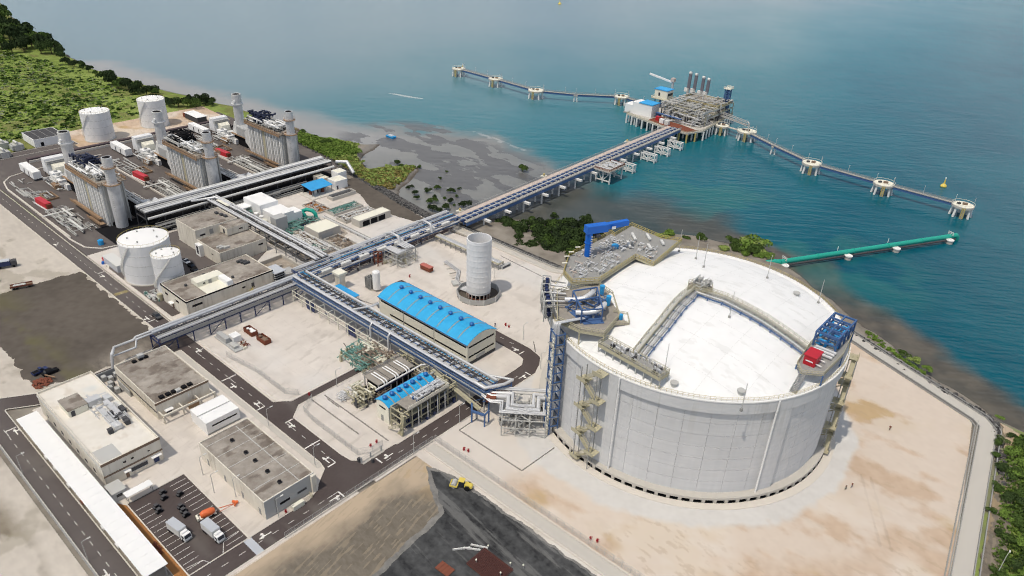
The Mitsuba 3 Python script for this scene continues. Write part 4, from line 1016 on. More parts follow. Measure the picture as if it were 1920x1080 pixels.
# long blue roofed hall
def blue_hall(key, label, x0, x1, y0, y1, h, rise, along, nb, hood):
    t = thing(key, label, 'industrial hall')
    eave = h - rise
    if along == 'x':
        ax, cr = (x0, x1), (y0, y1)
    else:
        ax, cr = (y0, y1), (x0, x1)
    P = (lambda a, c, z: [a, c, z]) if along == 'x' else (lambda a, c, z: [c, a, z])
    n = 10; cs = np.linspace(cr[0], cr[1], n + 1); zs = [eave + rise * (1 - (2 * (c - cr[0]) / (cr[1] - cr[0]) - 1) ** 2) for c in cs]
    poly = [(c, z) for c, z in zip(cs, zs)]
    v = []; f = []
    ring_ = [(cr[0], 0)] + [(c, z - 0.1) for c, z in poly] + [(cr[1], 0)]
    for a in ax: v += [P(a, c, z) for c, z in ring_]
    m = len(ring_)
    for i in range(m): j = (i + 1) % m; f += [[i, j, m + j], [i, m + j, m + i]]
    for i in range(1, m - 1): f += [[0, i, i + 1], [m, m + i + 1, m + i]]
    part(t, 'wall', MB().add(v, f), 'beige')
    L = ax[1] - ax[0]; w = (L + 0.6) / nb
    for b in range(nb):
        a0, a1 = ax[0] - 0.3 + b * w + 0.09, ax[0] - 0.3 + (b + 1) * w - 0.09; v, f = [], []
        ov = [(cr[0] - 0.35, eave - 0.12)] + poly[1:-1] + [(cr[1] + 0.35, eave - 0.12)]; k = len(ov)
        for a in (a0, a1):
            v += [P(a, c, z + 0.1) for c, z in ov] + [P(a, c, z - 0.03) for c, z in ov]
        for i in range(k - 1):
            f += [[i, i + 1, 2 * k + i + 1], [i, 2 * k + i + 1, 2 * k + i], [k + i, 3 * k + i, 3 * k + i + 1], [k + i, 3 * k + i + 1, k + i + 1], [i, k + i, k + i + 1], [i, k + i + 1, i + 1], [2 * k + i, 2 * k + i + 1, 3 * k + i + 1], [2 * k + i, 3 * k + i + 1, 3 * k + i]]
        f += [[0, 2 * k, 3 * k], [0, 3 * k, k], [k - 1, 2 * k - 1, 4 * k - 1], [k - 1, 4 * k - 1, 3 * k - 1]]
        part(t, 'roof_panel', MB().add(v, f), 'bluesheet')
        if b < nb - 1 or not hood:
            pass
    for b in range(1, nb):
        mb = MB(); a = ax[0] - 0.3 + b * w
        for i in range(len(poly) - 1): mb.bar(P(a, poly[i][0], poly[i][1] + 0.1), P(a, poly[i + 1][0], poly[i + 1][1] + 0.1), 0.42, 0.1)
        part(t, 'roof_joint', mb, 'grey')
    mid = (cr[0] + cr[1]) / 2
    for b in range(nb - 1 if hood else nb):
        a = ax[0] - 0.3 + (b + (1 if hood else 0.5)) * w; q = P(a, mid, h + 0.1)
        mb = MB().cyl(q[0], q[1], h - 0.1, h + 0.55, 0.35, 10); mb.tube([[q[0], q[1], h + 0.5], [q[0], q[1], h + 0.95], [q[0], q[1], h + 1.4]], [0.78, 0.78, 0.2], 10); part(t, 'roof_ventilator', mb, 'ventblue')
    for c_ in (cr[0] - 0.42, cr[1] + 0.42):
        part(t, 'gutter', MB().bar(P(ax[0] - 0.3, c_, eave - 0.12), P(ax[1] + 0.3, c_, eave - 0.12), 0.22, 0.2), 'steelblue')
    return t


t = blue_hall('compressor_hall', 'long cream hall with a curved bright blue roof and dark louvre strips', -181.9, -137.6, 140.8, 154.2, 10.6, 2.3, 'x', 9, True)
for z in (6.7, 2.9):
    for a, b in ((-180.6, -169.0), (-168.5, -153.6), (-153.0, -138.3)):
        if z < 3 and a == -180.6: a = -176
        win(t, 'S', 140.8, a, b, z, z + 0.62, 'louvre', 'black', False)
    win(t, 'E', -137.6, 141.4, 153.4, z - 0.1, z + 0.5, 'louvre', 'black', False)
for x in (-168.75, -153.3): part(t, 'downpipe', MB().bar([x, 140.7, 0], [x, 140.7, 8.1], 0.16), 'grey')
part(t, 'plinth', MB().box(-137.6, -137.4, 141, 154, 0, 1.0), 'darkgrey')
part(t, 'shutter_door', MB().box(-137.6, -137.5, 145, 149, 1.0, 2.4), 'lightgrey')
t = blue_hall('pump_hall', 'small narrow cream hall with a curved blue roof and seven ventilators', -138.4, -133.1, 104.1, 122.0, 7.4, 0.9, 'y', 7, False)
win(t, 'S', 104.1, -137.2, -134.4, 4.7, 5.2, 'louvre', 'black', False); part(t, 'door', MB().box(-136.6, -135.6, 104.02, 104.1, 0.05, 2.1), 'grey')
t = thing('blue_canopy', 'low turquoise blue canopy roof behind the pipe rack', 'canopy')
part(t, 'roof', MB().box(-206.5, -194.5, 138.4, 141.8, 3.0, 3.25), 'skyblue')
for x in (-206, -200.5, -195):
    for y in (138.7, 141.5): part(t, 'post', MB().bar([x, y, 0], [x, y, 3], 0.2), 'lightgrey')

# office block with white roof
t = building('office_block', 'cream flat roofed block with white roof and grey air handling plant on top', -207.8, -165.4, 38.3, 53.2, 7.7, 'cream', 'paleroof', 0.7, cornice='drab', corn_h=0.7)
part(t, 'lower_band', MB().box(-165.4, -165.25, 38.2, 53.3, 3.3, 3.75), 'drab')
part(t, 'south_band', MB().box(-207.9, -165.3, 38.1, 38.3, 6.5, 6.7), 'greywall')
win(t, 'E', -165.4, 44.8, 49.0, 1.2, 2.4, 'window', 'glass'); win(t, 'E', -165.4, 50.6, 52.0, 0.4, 2.3, 'window', 'navy')
for y in (43.4, 45.4): win(t, 'E', -165.4, y, y + 0.7, 5.0, 5.5, 'window', 'black', False)
win(t, 'E', -165.4, 49.6, 50.2, 4.9, 5.2, 'window', 'black', False); win(t, 'E', -165.4, 43.3, 44.1, 0.1, 2.2, 'door', 'drab', False)
part(t, 'door_canopy', MB().box(-165.4, -164.3, 42.9, 44.5, 2.5, 2.65), 'white'); part(t, 'door_canopy', MB().box(-165.4, -164.3, 50.0, 52.6, 2.7, 2.85), 'white')
for x in np.arange(-204, -168, 5.2): win(t, 'S', 38.3, x, x + 1.6, 1.3, 2.4, 'window', 'glass', False)
part(t, 'stair_head', MB().box(-197.4, -190.6, 40.6, 45.6, 7.06, 9.1), 'beige'); part(t, 'stair_head__roof', MB().box(-197.5, -190.5, 40.5, 45.7, 9.1, 9.25), 'roofstain')
part(t, 'stair_head__door', MB().box(-190.6, -190.5, 41.2, 42.2, 7.1, 8.8), 'darkgrey'); part(t, 'patch', MB().box(-172.4, -166.4, 39.0, 44.0, 7.06, 7.09), 'lightgrey')
for (x0, x1, y0, y1, h) in ((-193.5, -191, 45.9, 49.4, 1.9), (-190, -180.5, 49.2, 50.6, 1.2), (-188.5, -179.5, 46.9, 48.2, 1.1), (-178.9, -176.3, 46.6, 48.6, 1.4), (-192.5, -190, 50, 51.8, 1.4)): part(t, 'duct', MB().box(x0, x1, y0, y1, 7.3, 7.1 + h), 'galv')
for (x, y) in ((-184, 51.7), (-182.6, 51.7), (-181.2, 50.0), (-178.6, 50.3), (-177.2, 50.3), (-183.6, 48.7), (-181, 48.8), (-176.6, 45.6)): part(t, 'fan_unit', MB().box(x - 0.6, x + 0.6, y - 0.6, y + 0.6, 7.1, 8.5), 'darkgrey')
mp = MB(); clutter(mp, None, -194, -176, 45.6, 51.6, 7.2, 8.7, 50, 41, (0.08, 0.2)); part(t, 'pipework', mp, 'galv', kind='stuff')
part(t, 'duct', MB().tube([[-196.5, 47.5, 7.7], [-192, 47.8, 7.7]], 0.35, 8), 'galv')

t = building('switchgear_building', 'flat roofed cream building with a streaky stained roof beside the road', -208.6, -182.0, 59.7, 75.7, 5.8, 'cream', 'roofstain', 0.5, cornice='drab', corn_h=0.6)
part(t, 'south_band', MB().box(-208.7, -181.9, 59.55, 59.7, 2.6, 2.85), 'darkgrey')
for i, y in enumerate((61.9, 63.8, 65.5, 68.6, 70.4)): part(t, 'roof_unit', MB().box(-184.6, -183.4, y, y + 1.3, 5.4, 6.0), 'black')
part(t, 'roof_unit', MB().box(-184.2, -182.9, 66.6, 68.0, 5.4, 6.1), 'lightgrey')
for y in (64.4, 66.4, 68): part(t, 'roof_unit', MB().box(-207.2, -206.1, y, y + 1.2, 5.4, 6.0), 'black')
part(t, 'roof_tank', MB().box(-208.2, -206.6, 66.4, 68.2, 5.8, 6.8), 'greywall')
win(t, 'E', -182, 62.2, 63.8, 0.3, 2.2, 'door', 'darkgrey', False); part(t, 'door_canopy', MB().box(-182, -180.6, 61.6, 64.0, 2.5, 2.65), 'white'); part(t, 'wall_light', MB().box(-182, -181.8, 69.2, 69.4, 3.2, 4.2), 'white')
t = thing('pergola', 'cream concrete portal frame in front of the stained roof building', 'pergola')
for y0, y1 in ((60.2, 76.0),): part(t, 'beam', MB().box(-179.4, -178.9, y0, y1, 2.4, 2.9), 'cream')
for y in (60.2, 66, 71, 75.6): part(t, 'post', MB().box(-179.4, -178.9, y - 0.2, y + 0.2, 0, 2.4), 'cream'); part(t, 'rafter', MB().box(-182, -179.4, y - 0.15, y + 0.15, 2.5, 2.8), 'cream')
part(t, 'back_panel', MB().box(-180.6, -180.4, 68, 71.5, 0, 2.3), 'brownrail')
t = thing('transformer_compound', 'grey walled compound with transformers between the two office buildings', 'transformer yard')
for q in ((-213.2, -208.8, 55.3, 55.5), (-213.2, -213.0, 55.5, 61.8), (-213.2, -208.8, 61.8, 62.0), (-206, -198, 58.9, 59.1)): part(t, 'wall', MB().box(*q, 0, 2.2), 'greywall')
for (x, y) in ((-211.6, 57), (-210, 58.4), (-207.4, 57.2), (-205.2, 56.2), (-203, 57.3), (-211, 60.4)): part(t, 'transformer', MB().box(x - 0.8, x + 0.8, y - 0.6, y + 0.6, 0, 1.7), 'greywall'); part(t, 'radiator', MB().box(x - 0.5, x + 0.9, y + 0.6, y + 0.95, 0.3, 1.4), 'darkgrey')

t = building('workshop_hut', 'small white metal clad hut with a two part white roof', -174.7, -165.8, 66.0, 76.0, 4.2, 'white', 'white', 0.12)
part(t, 'roof_ridge', MB().box(-170.5, -170.2, 65.9, 76.1, 4.18, 4.3), 'greywall'); win(t, 'E', -165.8, 67.6, 75.2, 2.3, 2.75, 'window', 'black', False); part(t, 'skirting', MB().box(-165.8, -165.7, 66, 76, 0, 0.5), 'grey')
t = building('warehouse', 'cream warehouse with a flat mottled brown roof and five small roof fans by the junction', -158.2, -127.2, 60.1, 74.5, 5.8, 'cream', 'roofstain', 0.35)
part(t, 'front_facing', MB().box(-127.2, -127.05, 60.1, 74.5, 0, 5.8), 'greywall')  # thin grey layer paints the shade of this side over the cream wall
win(t, 'E', -127.05, 64.2, 67.0, 2.0, 2.7, 'window', 'black', False); win(t, 'E', -127.05, 69.2, 71.9, 2.0, 2.7, 'window', 'darkgrey', False)
for y in (63.0,): part(t, 'downpipe', MB().bar([-126.98, y, 0], [-126.98, y, 5.6], 0.14), 'grey')
part(t, 'corner_pier', MB().box(-127.2, -126.3, 73.2, 74.6, 0, 5.6), 'cream')
for x in (-155, -146.5, -138, -130.2): win(t, 'S', 60.1, x, x + 0.9, 0.1, 2.1, 'door', 'grey', False)
for x in (-152.7, -145.9, -141.5, -135.8, -130.4):
    part(t, 'roof_fan', MB().box(x - 0.45, x + 0.45, 66.2, 67.1, 5.5, 6.0), 'darkgrey'); part(t, 'roof_fan_cap', MB().cyl(x, 66.65, 6.0, 6.2, 0.5, 8), 'black')
for x in np.arange(-155.5, -128, 5.65): part(t, 'roof_strip', MB().box(x - 0.09, x + 0.09, 60.6, 74.0, 5.5, 5.54), 'lightgrey')
part(t, 'roof_strip', MB().box(-157.6, -127.8, 70.4, 70.6, 5.5, 5.545), 'lightgrey')
t = thing('generator_skid', 'small cream box with grey rails beside the front wall of the warehouse', 'equipment skid')
part(t, 'body', MB().box(-125.6, -123.6 - 0.9, 66.2, 69.4, 0.1, 1.5), 'beige'); part(t, 'railing', MB().rail([[-125.2, 69.6, 0.05], [-125.2, 72.2, 0.05], [-126.4, 72.2, 0.05]], 1.1), 'olive')

# white car port along the near road
t = thing('car_port', 'long white sheet roofed car port along the bottom left road', 'canopy')
for i, x in enumerate(np.linspace(-204.6, -128.0, 27)[:-1]):
    d = (-128.0 + 204.6) / 26; part(t, 'roof_sheet', MB().box(x + 0.02, x + d - 0.02, 31.2, 36.5, 3.95 + 0.02 * (i % 2), 4.1), 'white')
for x in np.linspace(-203.5, -129, 14): part(t, 'post', MB().bar([x, 36.0, 0], [x, 36.0, 3.95], 0.22), 'grey'); part(t, 'rafter', MB().bar([x, 31.3, 3.85], [x, 36.4, 3.85], 0.16, 0.22), 'grey')
for i, (x, c) in enumerate(((-187.6, 'white'), (-181.6, 'offwhite'), (-172.8, 'white'), (-164.4, 'rust'), (-152.6, 'white'), (-144.8, 'white'))): 
    k = thing('parked_car', '%s car parked under the white car port, %s from the far end' % ({'white': 'white', 'offwhite': 'pale grey', 'rust': 'dark red', 'tin': 'silver', 'darkgrey': 'dark grey'}[c], ('first', 'second', 'third', 'fourth', 'fifth', 'sixth', 'seventh', 'eighth', 'ninth')[i]), 'car', 'cars under the white car port')
    lo = Polygon([(0, 0.25), (4.2, 0.25), (4.2, 0.8), (3.2, 0.95), (0.1, 0.95)]); m3 = trimesh.creation.extrude_polygon(lo, 1.65, engine='earcut'); vv = m3.vertices; part(k, 'body', MB().add(np.stack([x + vv[:, 2] - 0.8, 35.9 - vv[:, 0], vv[:, 1]], -1), m3.faces), c)
    up = Polygon([(0.5, 0.95), (3.0, 0.95), (2.3, 1.45), (0.9, 1.45)]); m3 = trimesh.creation.extrude_polygon(up, 1.4, engine='earcut'); vv = m3.vertices; part(k, 'cabin', MB().add(np.stack([x + vv[:, 2] - 0.7, 35.9 - vv[:, 0], vv[:, 1]], -1), m3.faces), 'glass')
    for wy in (35.1, 32.8):
        for wx in (x - 0.8, x + 0.8): part(k, 'wheel', MB().tube([[wx - 0.1, wy, 0.32], [wx + 0.1, wy, 0.32]], 0.32, 10), 'black')

# control building with the courtyard notch
t = building('control_building', 'long cream building with flat mottled roof and a notch with a white stair head', -245.3, -226.8, 92.3, 126.4, 7.2, 'cream', 'roofstain', 0.4, cornice='black', corn_h=0.45)
part(t, 'roof_edge', MB().box(-245.5, -245.3, 92.2, 126.5, 6.6, 7.3), 'black'); part(t, 'roof_edge', MB().box(-245.3, -226.8, 92.1, 92.3, 6.7, 7.2), 'black')
part(t, 'notch_floor', MB().box(-233.4, -226.85, 100.2, 108.2, 7.21, 7.25), 'beige')
part(t, 'stair_head', MB().box(-238.0, -233.4, 100.2, 110.4, 7.21, 9.0), 'beige'); part(t, 'stair_head__door', MB().box(-233.4, -233.3, 104.4, 105.6, 7.3, 8.8), 'grey'); part(t, 'stair_head__window', MB().box(-233.4, -233.3, 102.4, 103.2, 7.8, 8.3), 'black')
part(t, 'stair_head__wing', MB().box(-233.4, -227.0, 108.2, 110.4, 7.21, 9.0), 'white')
win(t, 'E', -226.8, 94.2, 98.0, 4.2, 5.0, 'window', 'black', False); win(t, 'E', -226.8, 113.4, 114.8, 4.2, 4.8, 'window', 'black', False); win(t, 'E', -226.8, 122, 125, 1.4, 2.1, 'window', 'black', False); win(t, 'E', -226.8, 117.2, 118.3, 3.0, 5.0, 'door', 'darkgrey', False)
mb = MB()
for i in range(12): mb.box(-226.8, -225.8, 112.2 + i * 0.42, 112.7 + i * 0.42, i * 0.25, i * 0.25 + 0.1)
mb.bar([-225.8, 112.2, 1], [-225.8, 117.4, 4], 0.1); part(t, 'outside_stair', mb, 'yellow')
for x in (-243, -235): win(t, 'S', 92.3, x, x + 2.2, 4.0, 4.8, 'window', 'black', False)
win(t, 'S', 92.3, -238.6, -237.4, 0.1, 2.3, 'door', 'brownrail', False); part(t, 'door_canopy', MB().box(-239.2, -236.8, 91.0, 92.3, 2.5, 2.65), 'white')
for (x, y) in ((-241.5, 121.5), (-240, 122.2), (-238.5, 122.6)): part(t, 'roof_unit', MB().box(x - 0.5, x + 0.5, y - 1.2, y + 1.2, 6.86, 7.7), 'darkgrey')
for (x, y) in ((-238, 98), (-241, 106.5), (-232, 113)): part(t, 'roof_fan', MB().cyl(x, y, 6.86, 7.6, 0.5, 10), 'darkgrey')
# two level admin building
t = building('administration_building', 'two level cream building with brown stained terrace roof behind the control building', -273.3, -255.2, 120.6, 141.2, 5.9, 'cream', 'roofstain', 0.4)
part(t, 'upper_storey', MB().box(-289.5, -273.32, 120.6, 139.5, 0, 9.2), 'cream'); part(t, 'upper_roof', MB().box(-289.2, -273.6, 120.9, 139.2, 9.2, 9.26), 'roofstain')
mb = MB().box(-289.5, -273.3, 120.6, 120.85, 9.2, 9.7).box(-289.5, -273.3, 139.25, 139.5, 9.2, 9.7).box(-289.5, -289.25, 120.85, 139.25, 9.2, 9.7).box(-273.55, -273.3, 120.85, 139.25, 9.2, 9.7); part(t, 'upper_parapet', mb, 'cream')
part(t, 'side_tower', MB().box(-273.3, -267.5, 131.2, 140.8, 5.9, 9.0), 'cream'); part(t, 'side_tower__roof', MB().box(-273.2, -267.6, 131.4, 140.6, 9.0, 9.1), 'roofstain')
win(t, 'E', -273.3, 126.6, 128.2, 6.2, 8.4, 'door', 'grey', False); win(t, 'E', -273.3, 122.4, 124.6, 6.6, 7.3, 'window', 'black', False); win(t, 'E', -267.5, 136.6, 138.2, 7.2, 7.8, 'window', 'black', False); win(t, 'S', 131.2, -270.8, -269.4, 6.2, 8.2, 'window', 'darkgrey', False)
win(t, 'S', 120.6, -262, -260.6, 3.0, 3.6, 'window', 'black', False); part(t, 'entrance', MB().box(-272, -268.5, 118.9, 120.6, 0, 5.0), 'white'); win(t, 'S', 118.9, -271, -269.5, 1.0, 4.4, 'window', 'glass', False)
for (x, y) in ((-260.5, 123.6), (-259, 124), (-258.2, 125.4)): part(t, 'roof_unit', MB().box(x - 0.5, x + 0.5, y - 1.2, y + 1.2, 5.56, 6.4), 'lightgrey')
for (x, y) in ((-284, 136), (-281, 136.6), (-278.5, 137)): part(t, 'roof_unit', MB().box(x - 0.8, x + 0.8, y - 0.6, y + 0.6, 9.3, 10.1), 'darkgrey')
win(t, 'E', -255.2, 137.6, 139.6, 3.6, 4.3, 'window', 'black', False)
# white cooling building
t = thing('demineraliser_building', 'stepped windowless white building beside the green pump pipes', 'building')
part(t, 'main_block', MB().box(-293.3, -279.6, 154.0, 163.2, 0, 9.0), 'white'); part(t, 'front_block', MB().box(-279.6, -269.2, 155.0, 164.2, 0, 7.0), 'white'); part(t, 'side_block', MB().box(-276.0, -269.6, 164.2, 168.6, 0, 5.6), 'white')
part(t, 'canopy', MB().box(-292.6, -287, 149.6, 153.98, 6.2, 6.6), 'white'); part(t, 'canopy', MB().box(-301, -291.5, 145.0, 148.6, 7.4, 7.9), 'beige')
for (x, y) in ((-281.4, 152.8), (-277.0, 152.6)): part(t, 'vessel', MB().cyl(x, y, 0, 5.4, 1.0, 12), 'white', 40)
mp, mx = MB(), MB(); clutter(mp, mx, -293, -282, 148.4, 153.4, 0, 5.4, 40, 51, (0.08, 0.22)); part(t, 'pipework', mp, 'teal', kind='stuff'); part(t, 'equipment', mx, 'darkgrey', kind='stuff')
# small boxes in the right of the works
t = thing('chlorination_shed', 'open shed with a pitched blue roof and dark interior', 'shed')
part(t, 'roof', MB().add([[-298.4, 187.6, 4.6], [-289.0, 187.2, 4.0], [-289.4, 199.8, 4.0], [-298.6, 200.2, 4.6], [-298.4, 187.6, 4.8], [-289.0, 187.2, 4.2], [-289.4, 199.8, 4.2], [-298.6, 200.2, 4.8]], _BOXF), 'skyblue', label='corrugated mid blue roof')
for x in (-297.8, -290):
    for y in (188.2, 192, 195.8, 199.4): part(t, 'post', MB().bar([x, y, 0], [x, y, 4.1], 0.25), 'grey')
part(t, 'back_wall', MB().box(-298.0, -297.8, 188, 199.6, 0, 4.2), 'black'); part(t, 'plinth', MB().box(-299, -287, 186, 201, 0, 0.5), 'kerb')
for i in range(5): part(t, 'tank', MB().cyl(-293.5 + (i % 2), 189.5 + i * 2.1, 0.5, 3.0, 0.8, 10), ('rust', 'offwhite', 'darkgrey')[i % 3])
for i, (x0, x1, y0, y1, h, lb) in enumerate(((-303.0, -297.5, 209.0, 214.4, 5.4, 'white cube shaped cabin nearest the dark rock wall'), (-297.2, -290.6, 202.4, 209.6, 4.4, 'cream cabin beside the blue roofed shed'), (-307.5, -300.5, 200.8, 205.6, 3.4, 'low cream block at the bend of the plant road'))):
    t = building('plant_cabin', lb, x0, x1, y0, y1, h, 'white' if i != 2 else 'cream', 'beige', 0.2); win(t, 'E', x1, y0 + 0.6, y0 + 1.5, 0.1, 2.1, 'door', 'darkgrey', False)
t = thing('settling_basin', 'long concrete basin with low walls and dark water beside the blue roofed shed', 'basin')
for q in ((-284.6, -284.2, 192.6, 206.6), (-280.4, -280.0, 192.6, 206.6), (-284.2, -280.4, 192.6, 193.0), (-284.2, -280.4, 206.2, 206.6)): part(t, 'wall', MB().box(*q, 0, 1.8), 'conc')
part(t, 'water', MB().box(-284.2, -280.4, 193, 206.2, 0, 0.9), 'darkgrey')
for (x0, x1, y0, y1, h) in ((-271.5, -264.6, 182.0, 199.0, 1.2), (-262.0, -254.5, 181.0, 199.6, 1.2)):
    t = thing('treatment_tank', 'concrete treatment tank with %s inside, by the rock wall' % ('green pumps and white filters' if x0 < -265 else 'brown and white gear'), 'treatment tank')
    for q in ((x0, x0 + .35, y0, y1), (x1 - .35, x1, y0, y1), (x0 + .35, x1 - .35, y0, y0 + .35), (x0 + .35, x1 - .35, y1 - .35, y1)): part(t, 'wall', MB().box(*q, 0, h), 'conc')
    mp, mx = MB(), MB(); clutter(mp, mx, x0 + .8, x1 - .8, y0 + .8, y1 - .8, 0, 2.0, 50, int(-x0), (0.08, 0.25)); part(t, 'pipework', mp, 'teal' if x0 < -265 else 'offwhite', kind='stuff'); part(t, 'equipment', mx, 'offwhite' if x0 < -265 else 'drab', kind='stuff')
t = building('dosing_hall', 'low cream hall with dark open front by the pipe rack to the jetty', -252.5, -246.6, 182.6, 200.6, 3.4, 'conc', 'beige', 0.2)
for y in (184.5, 189.0, 193.4): part(t, 'opening', MB().box(-246.62, -246.5, y, y + 3.8, 0.2, 2.6), 'black')
t = building('filter_house', 'cream flat building with overgrown roof edge beside the pipe rack', -258.0, -247.5, 161.5, 173.0, 4.2, 'conc', 'beige', 0.3)
win(t, 'E', -247.5, 163, 168.8, 0.4, 3.0, 'opening', 'greywall', False)
mp, mx = MB(), MB(); clutter(mp, mx, -264.0, -258.5, 164, 170, 0, 3.4, 24, 61, (0.1, 0.25)); part(t, 'equipment', mx, 'navy', kind='stuff'); part(t, 'pipework', mp, 'purplepipe', kind='stuff')
t = thing('water_filter', 'pale grey upright filter block with a round cream vessel at its side', 'filter')
part(t, 'block', MB().box(-268.6, -264.2, 152.0, 157.6, 0, 8.0), 'greywall'); part(t, 'vessel', MB().cyl(-271.5, 150.4, 0, 5.6, 1.9, 14), 'beige', 40); part(t, 'dome', MB().tube([[-271.5, 150.4, 5.6], [-271.5, 150.4, 6.2], [-271.5, 150.4, 6.6]], [1.9, 1.3, 0.1], 14), 'beige', 40)
t = thing('cooling_water_pump', 'green arched cooling water pipes over a dark pump pit', 'pump')
for i, (x, y) in enumerate(((-273.6, 168.2), (-271.0, 172.4))): part(t, 'pipe', MB().tube([[x - 3.0, y - 1.5, 0.8], [x - 2.6, y - 1.2, 3.2], [x - 1.0, y, 4.2], [x + 1.4, y + 1.4, 4.0], [x + 2.6, y + 2.2, 2.6], [x + 2.8, y + 2.4, 0.6]], 0.85, 10), 'green', True)
mp, mx = MB(), MB(); clutter(mp, mx, -270, -259, 156, 173, 0, 2.6, 100, 71, (0.12, 0.35)); part(t, 'pipework', mp, 'teal', kind='stuff'); part(t, 'pump_set', mx, 'offwhite', kind='stuff')
part(t, 'pit', MB().box(-274, -266, 164, 174, 0.0, 0.12), 'black')
t = thing('filter_skid', 'rusty and grey pipe skids in rows on the pale works yard', 'pipe skid')
mp, mx = MB(), MB(); clutter(mp, mx, -258, -236, 150, 160, 0, 2.2, 90, 72, (0.1, 0.3)); part(t, 'pipework', mp, 'offwhite', kind='stuff'); part(t, 'equipment', mx, 'rust', kind='stuff')

t = thing('louvre_block', 'grey flat roofed plant box with black horizontal louvres at the end of the control building', 'plant room')
part(t, 'core', MB().box(-231.5, -226.0, 126.8, 130.6, 0, 5.6), 'black'); part(t, 'roof', MB().box(-232.5, -225.4, 126.45, 131.2, 5.6, 5.85), 'tin')
for z in np.arange(0.8, 5.4, 0.9): part(t, 'slat', MB().box(-232.0, -225.7, 126.5, 131.0, z, z + 0.22), 'greywall')
for i, (x0, x1, y0, y1, h, w) in enumerate(((-262, -247, 146.5, 151.5, 1.4, 'a long walled bay'), (-246, -236, 150, 158.5, 1.8, 'a square sump'), (-246.5, -233, 163.0, 171.0, 1.2, 'a shallow bunded bay'), (-285, -272, 178.5, 186, 0.8, 'a low planted bed'))):
    t = thing('bund', ('long walled concrete bay beside the works pipe rack', 'square concrete sump with pipes beside the works pipe rack', 'shallow bunded bay with rusty skids near the jetty pipe rack', 'low kerbed bed in front of the long concrete basin')[i], 'bund')
    for q in ((x0, x1, y0, y0 + .3), (x0, x1, y1 - .3, y1), (x0, x0 + .3, y0 + .3, y1 - .3), (x1 - .3, x1, y0 + .3, y1 - .3)): part(t, 'wall', MB().box(*q, 0, h), 'conc')
    part(t, 'floor', MB().box(x0 + .3, x1 - .3, y0 + .3, y1 - .3, 0, 0.15), ('lot2', 'darkgrey', 'lot2', 'soil')[i])
    mp, mx = MB(), MB(); clutter(mp, mx, x0 + .6, x1 - .6, y0 + .6, y1 - .6, 0.1, 1.9, 30, 300 + i, (0.08, 0.2)); part(t, 'pipework', mp, ('lightgrey', 'teal', 'brownpipe', 'lightgrey')[i], kind='stuff'); part(t, 'equipment', mx, ('drab', 'offwhite', 'offwhite', 'rust')[i], kind='stuff')
for i, (y, lb) in enumerate(((176.4, 'low pipe run on short posts across the works yard, farther one'), (160.6, 'low pipe run on short posts across the works yard, nearer one'))):
    t = thing('pipe_run', lb, 'pipeline')
    for k in range(3): part(t, 'pipe', MB().tube([[-266, y + k * .6, 1.5], [-226, y + k * .6, 1.5]], .18, 6), ('galv', 'offwhite', 'grey')[k], 50)
    for x in np.arange(-265, -226, 4.8): part(t, 'post', MB().bar([x, y + .6, 0], [x, y + .6, 1.4], .22), 'grey')
# ------------------------------------------------------------------ cylindrical tanks


def vtank(name, label, x, y, r, h, wall='whitewall', rings=4, n=48):
    t = thing(name, label, 'tank'); part(t, 'shell', MB().cyl(x, y, 0, h, r, n), wall, 30)
    a = np.arange(n) * 2 * np.pi / n; v = [[x, y, h + 0.09 * r + 0.06]] + [[x + rr * math.cos(q), y + rr * math.sin(q), h + 0.06 + zz] for rr, zz in ((r * 0.55, 0.065 * r), (r * 1.01, 0.0)) for q in a]
    f = [[0, 1 + i, 1 + (i + 1) % n] for i in range(n)]
    for i in range(n): p, q = 1 + i, 1 + (i + 1) % n; f += [[p, p + n, q + n], [p, q + n, q]]
    part(t, 'roof', MB().add(v, f), 'white', 40)
    for k in range(1, rings): part(t, 'hoop', MB().tube([[x + (r + .02) * math.cos(q), y + (r + .02) * math.sin(q), h * k / rings] for q in np.append(a, a[0])], 0.07, 4, False), 'lightgrey')
    mb = MB()
    for q in a[::2]: p = [x + r * 0.99 * math.cos(q), y + r * 0.99 * math.sin(q), h]; q2 = q + a[2]; e = [x + r * 0.99 * math.cos(q2), y + r * 0.99 * math.sin(q2), h]; mb.bar(p, [p[0], p[1], h + 1.0], 0.07); mb.bar([p[0], p[1], h + 1], [e[0], e[1], h + 1], 0.07)
    part(t, 'railing', mb, 'yellow', kind='stuff')
    for k in range(5): q = 0.7 + k * 1.2; part(t, 'roof_hatch', MB().cyl(x + r * 0.6 * math.cos(q), y + r * 0.6 * math.sin(q), h, h + 0.09 * r + 0.3, 0.3, 8), 'grey')
    mb = MB()
    for k in range(26):
        q = -2.2 + k * 0.045 * 9 / r; z = h * k / 26; mb.obox([x + (r + 0.5) * math.cos(q), y + (r + 0.5) * math.sin(q), z + .3], 0.9, 0.5, 0.1, q)
    part(t, 'spiral_stair', mb, 'lightgrey', kind='stuff')
    part(t, 'foundation', MB().cyl(x, y, 0, 0.3, r + 0.6, n), 'conc', 30)
    return t


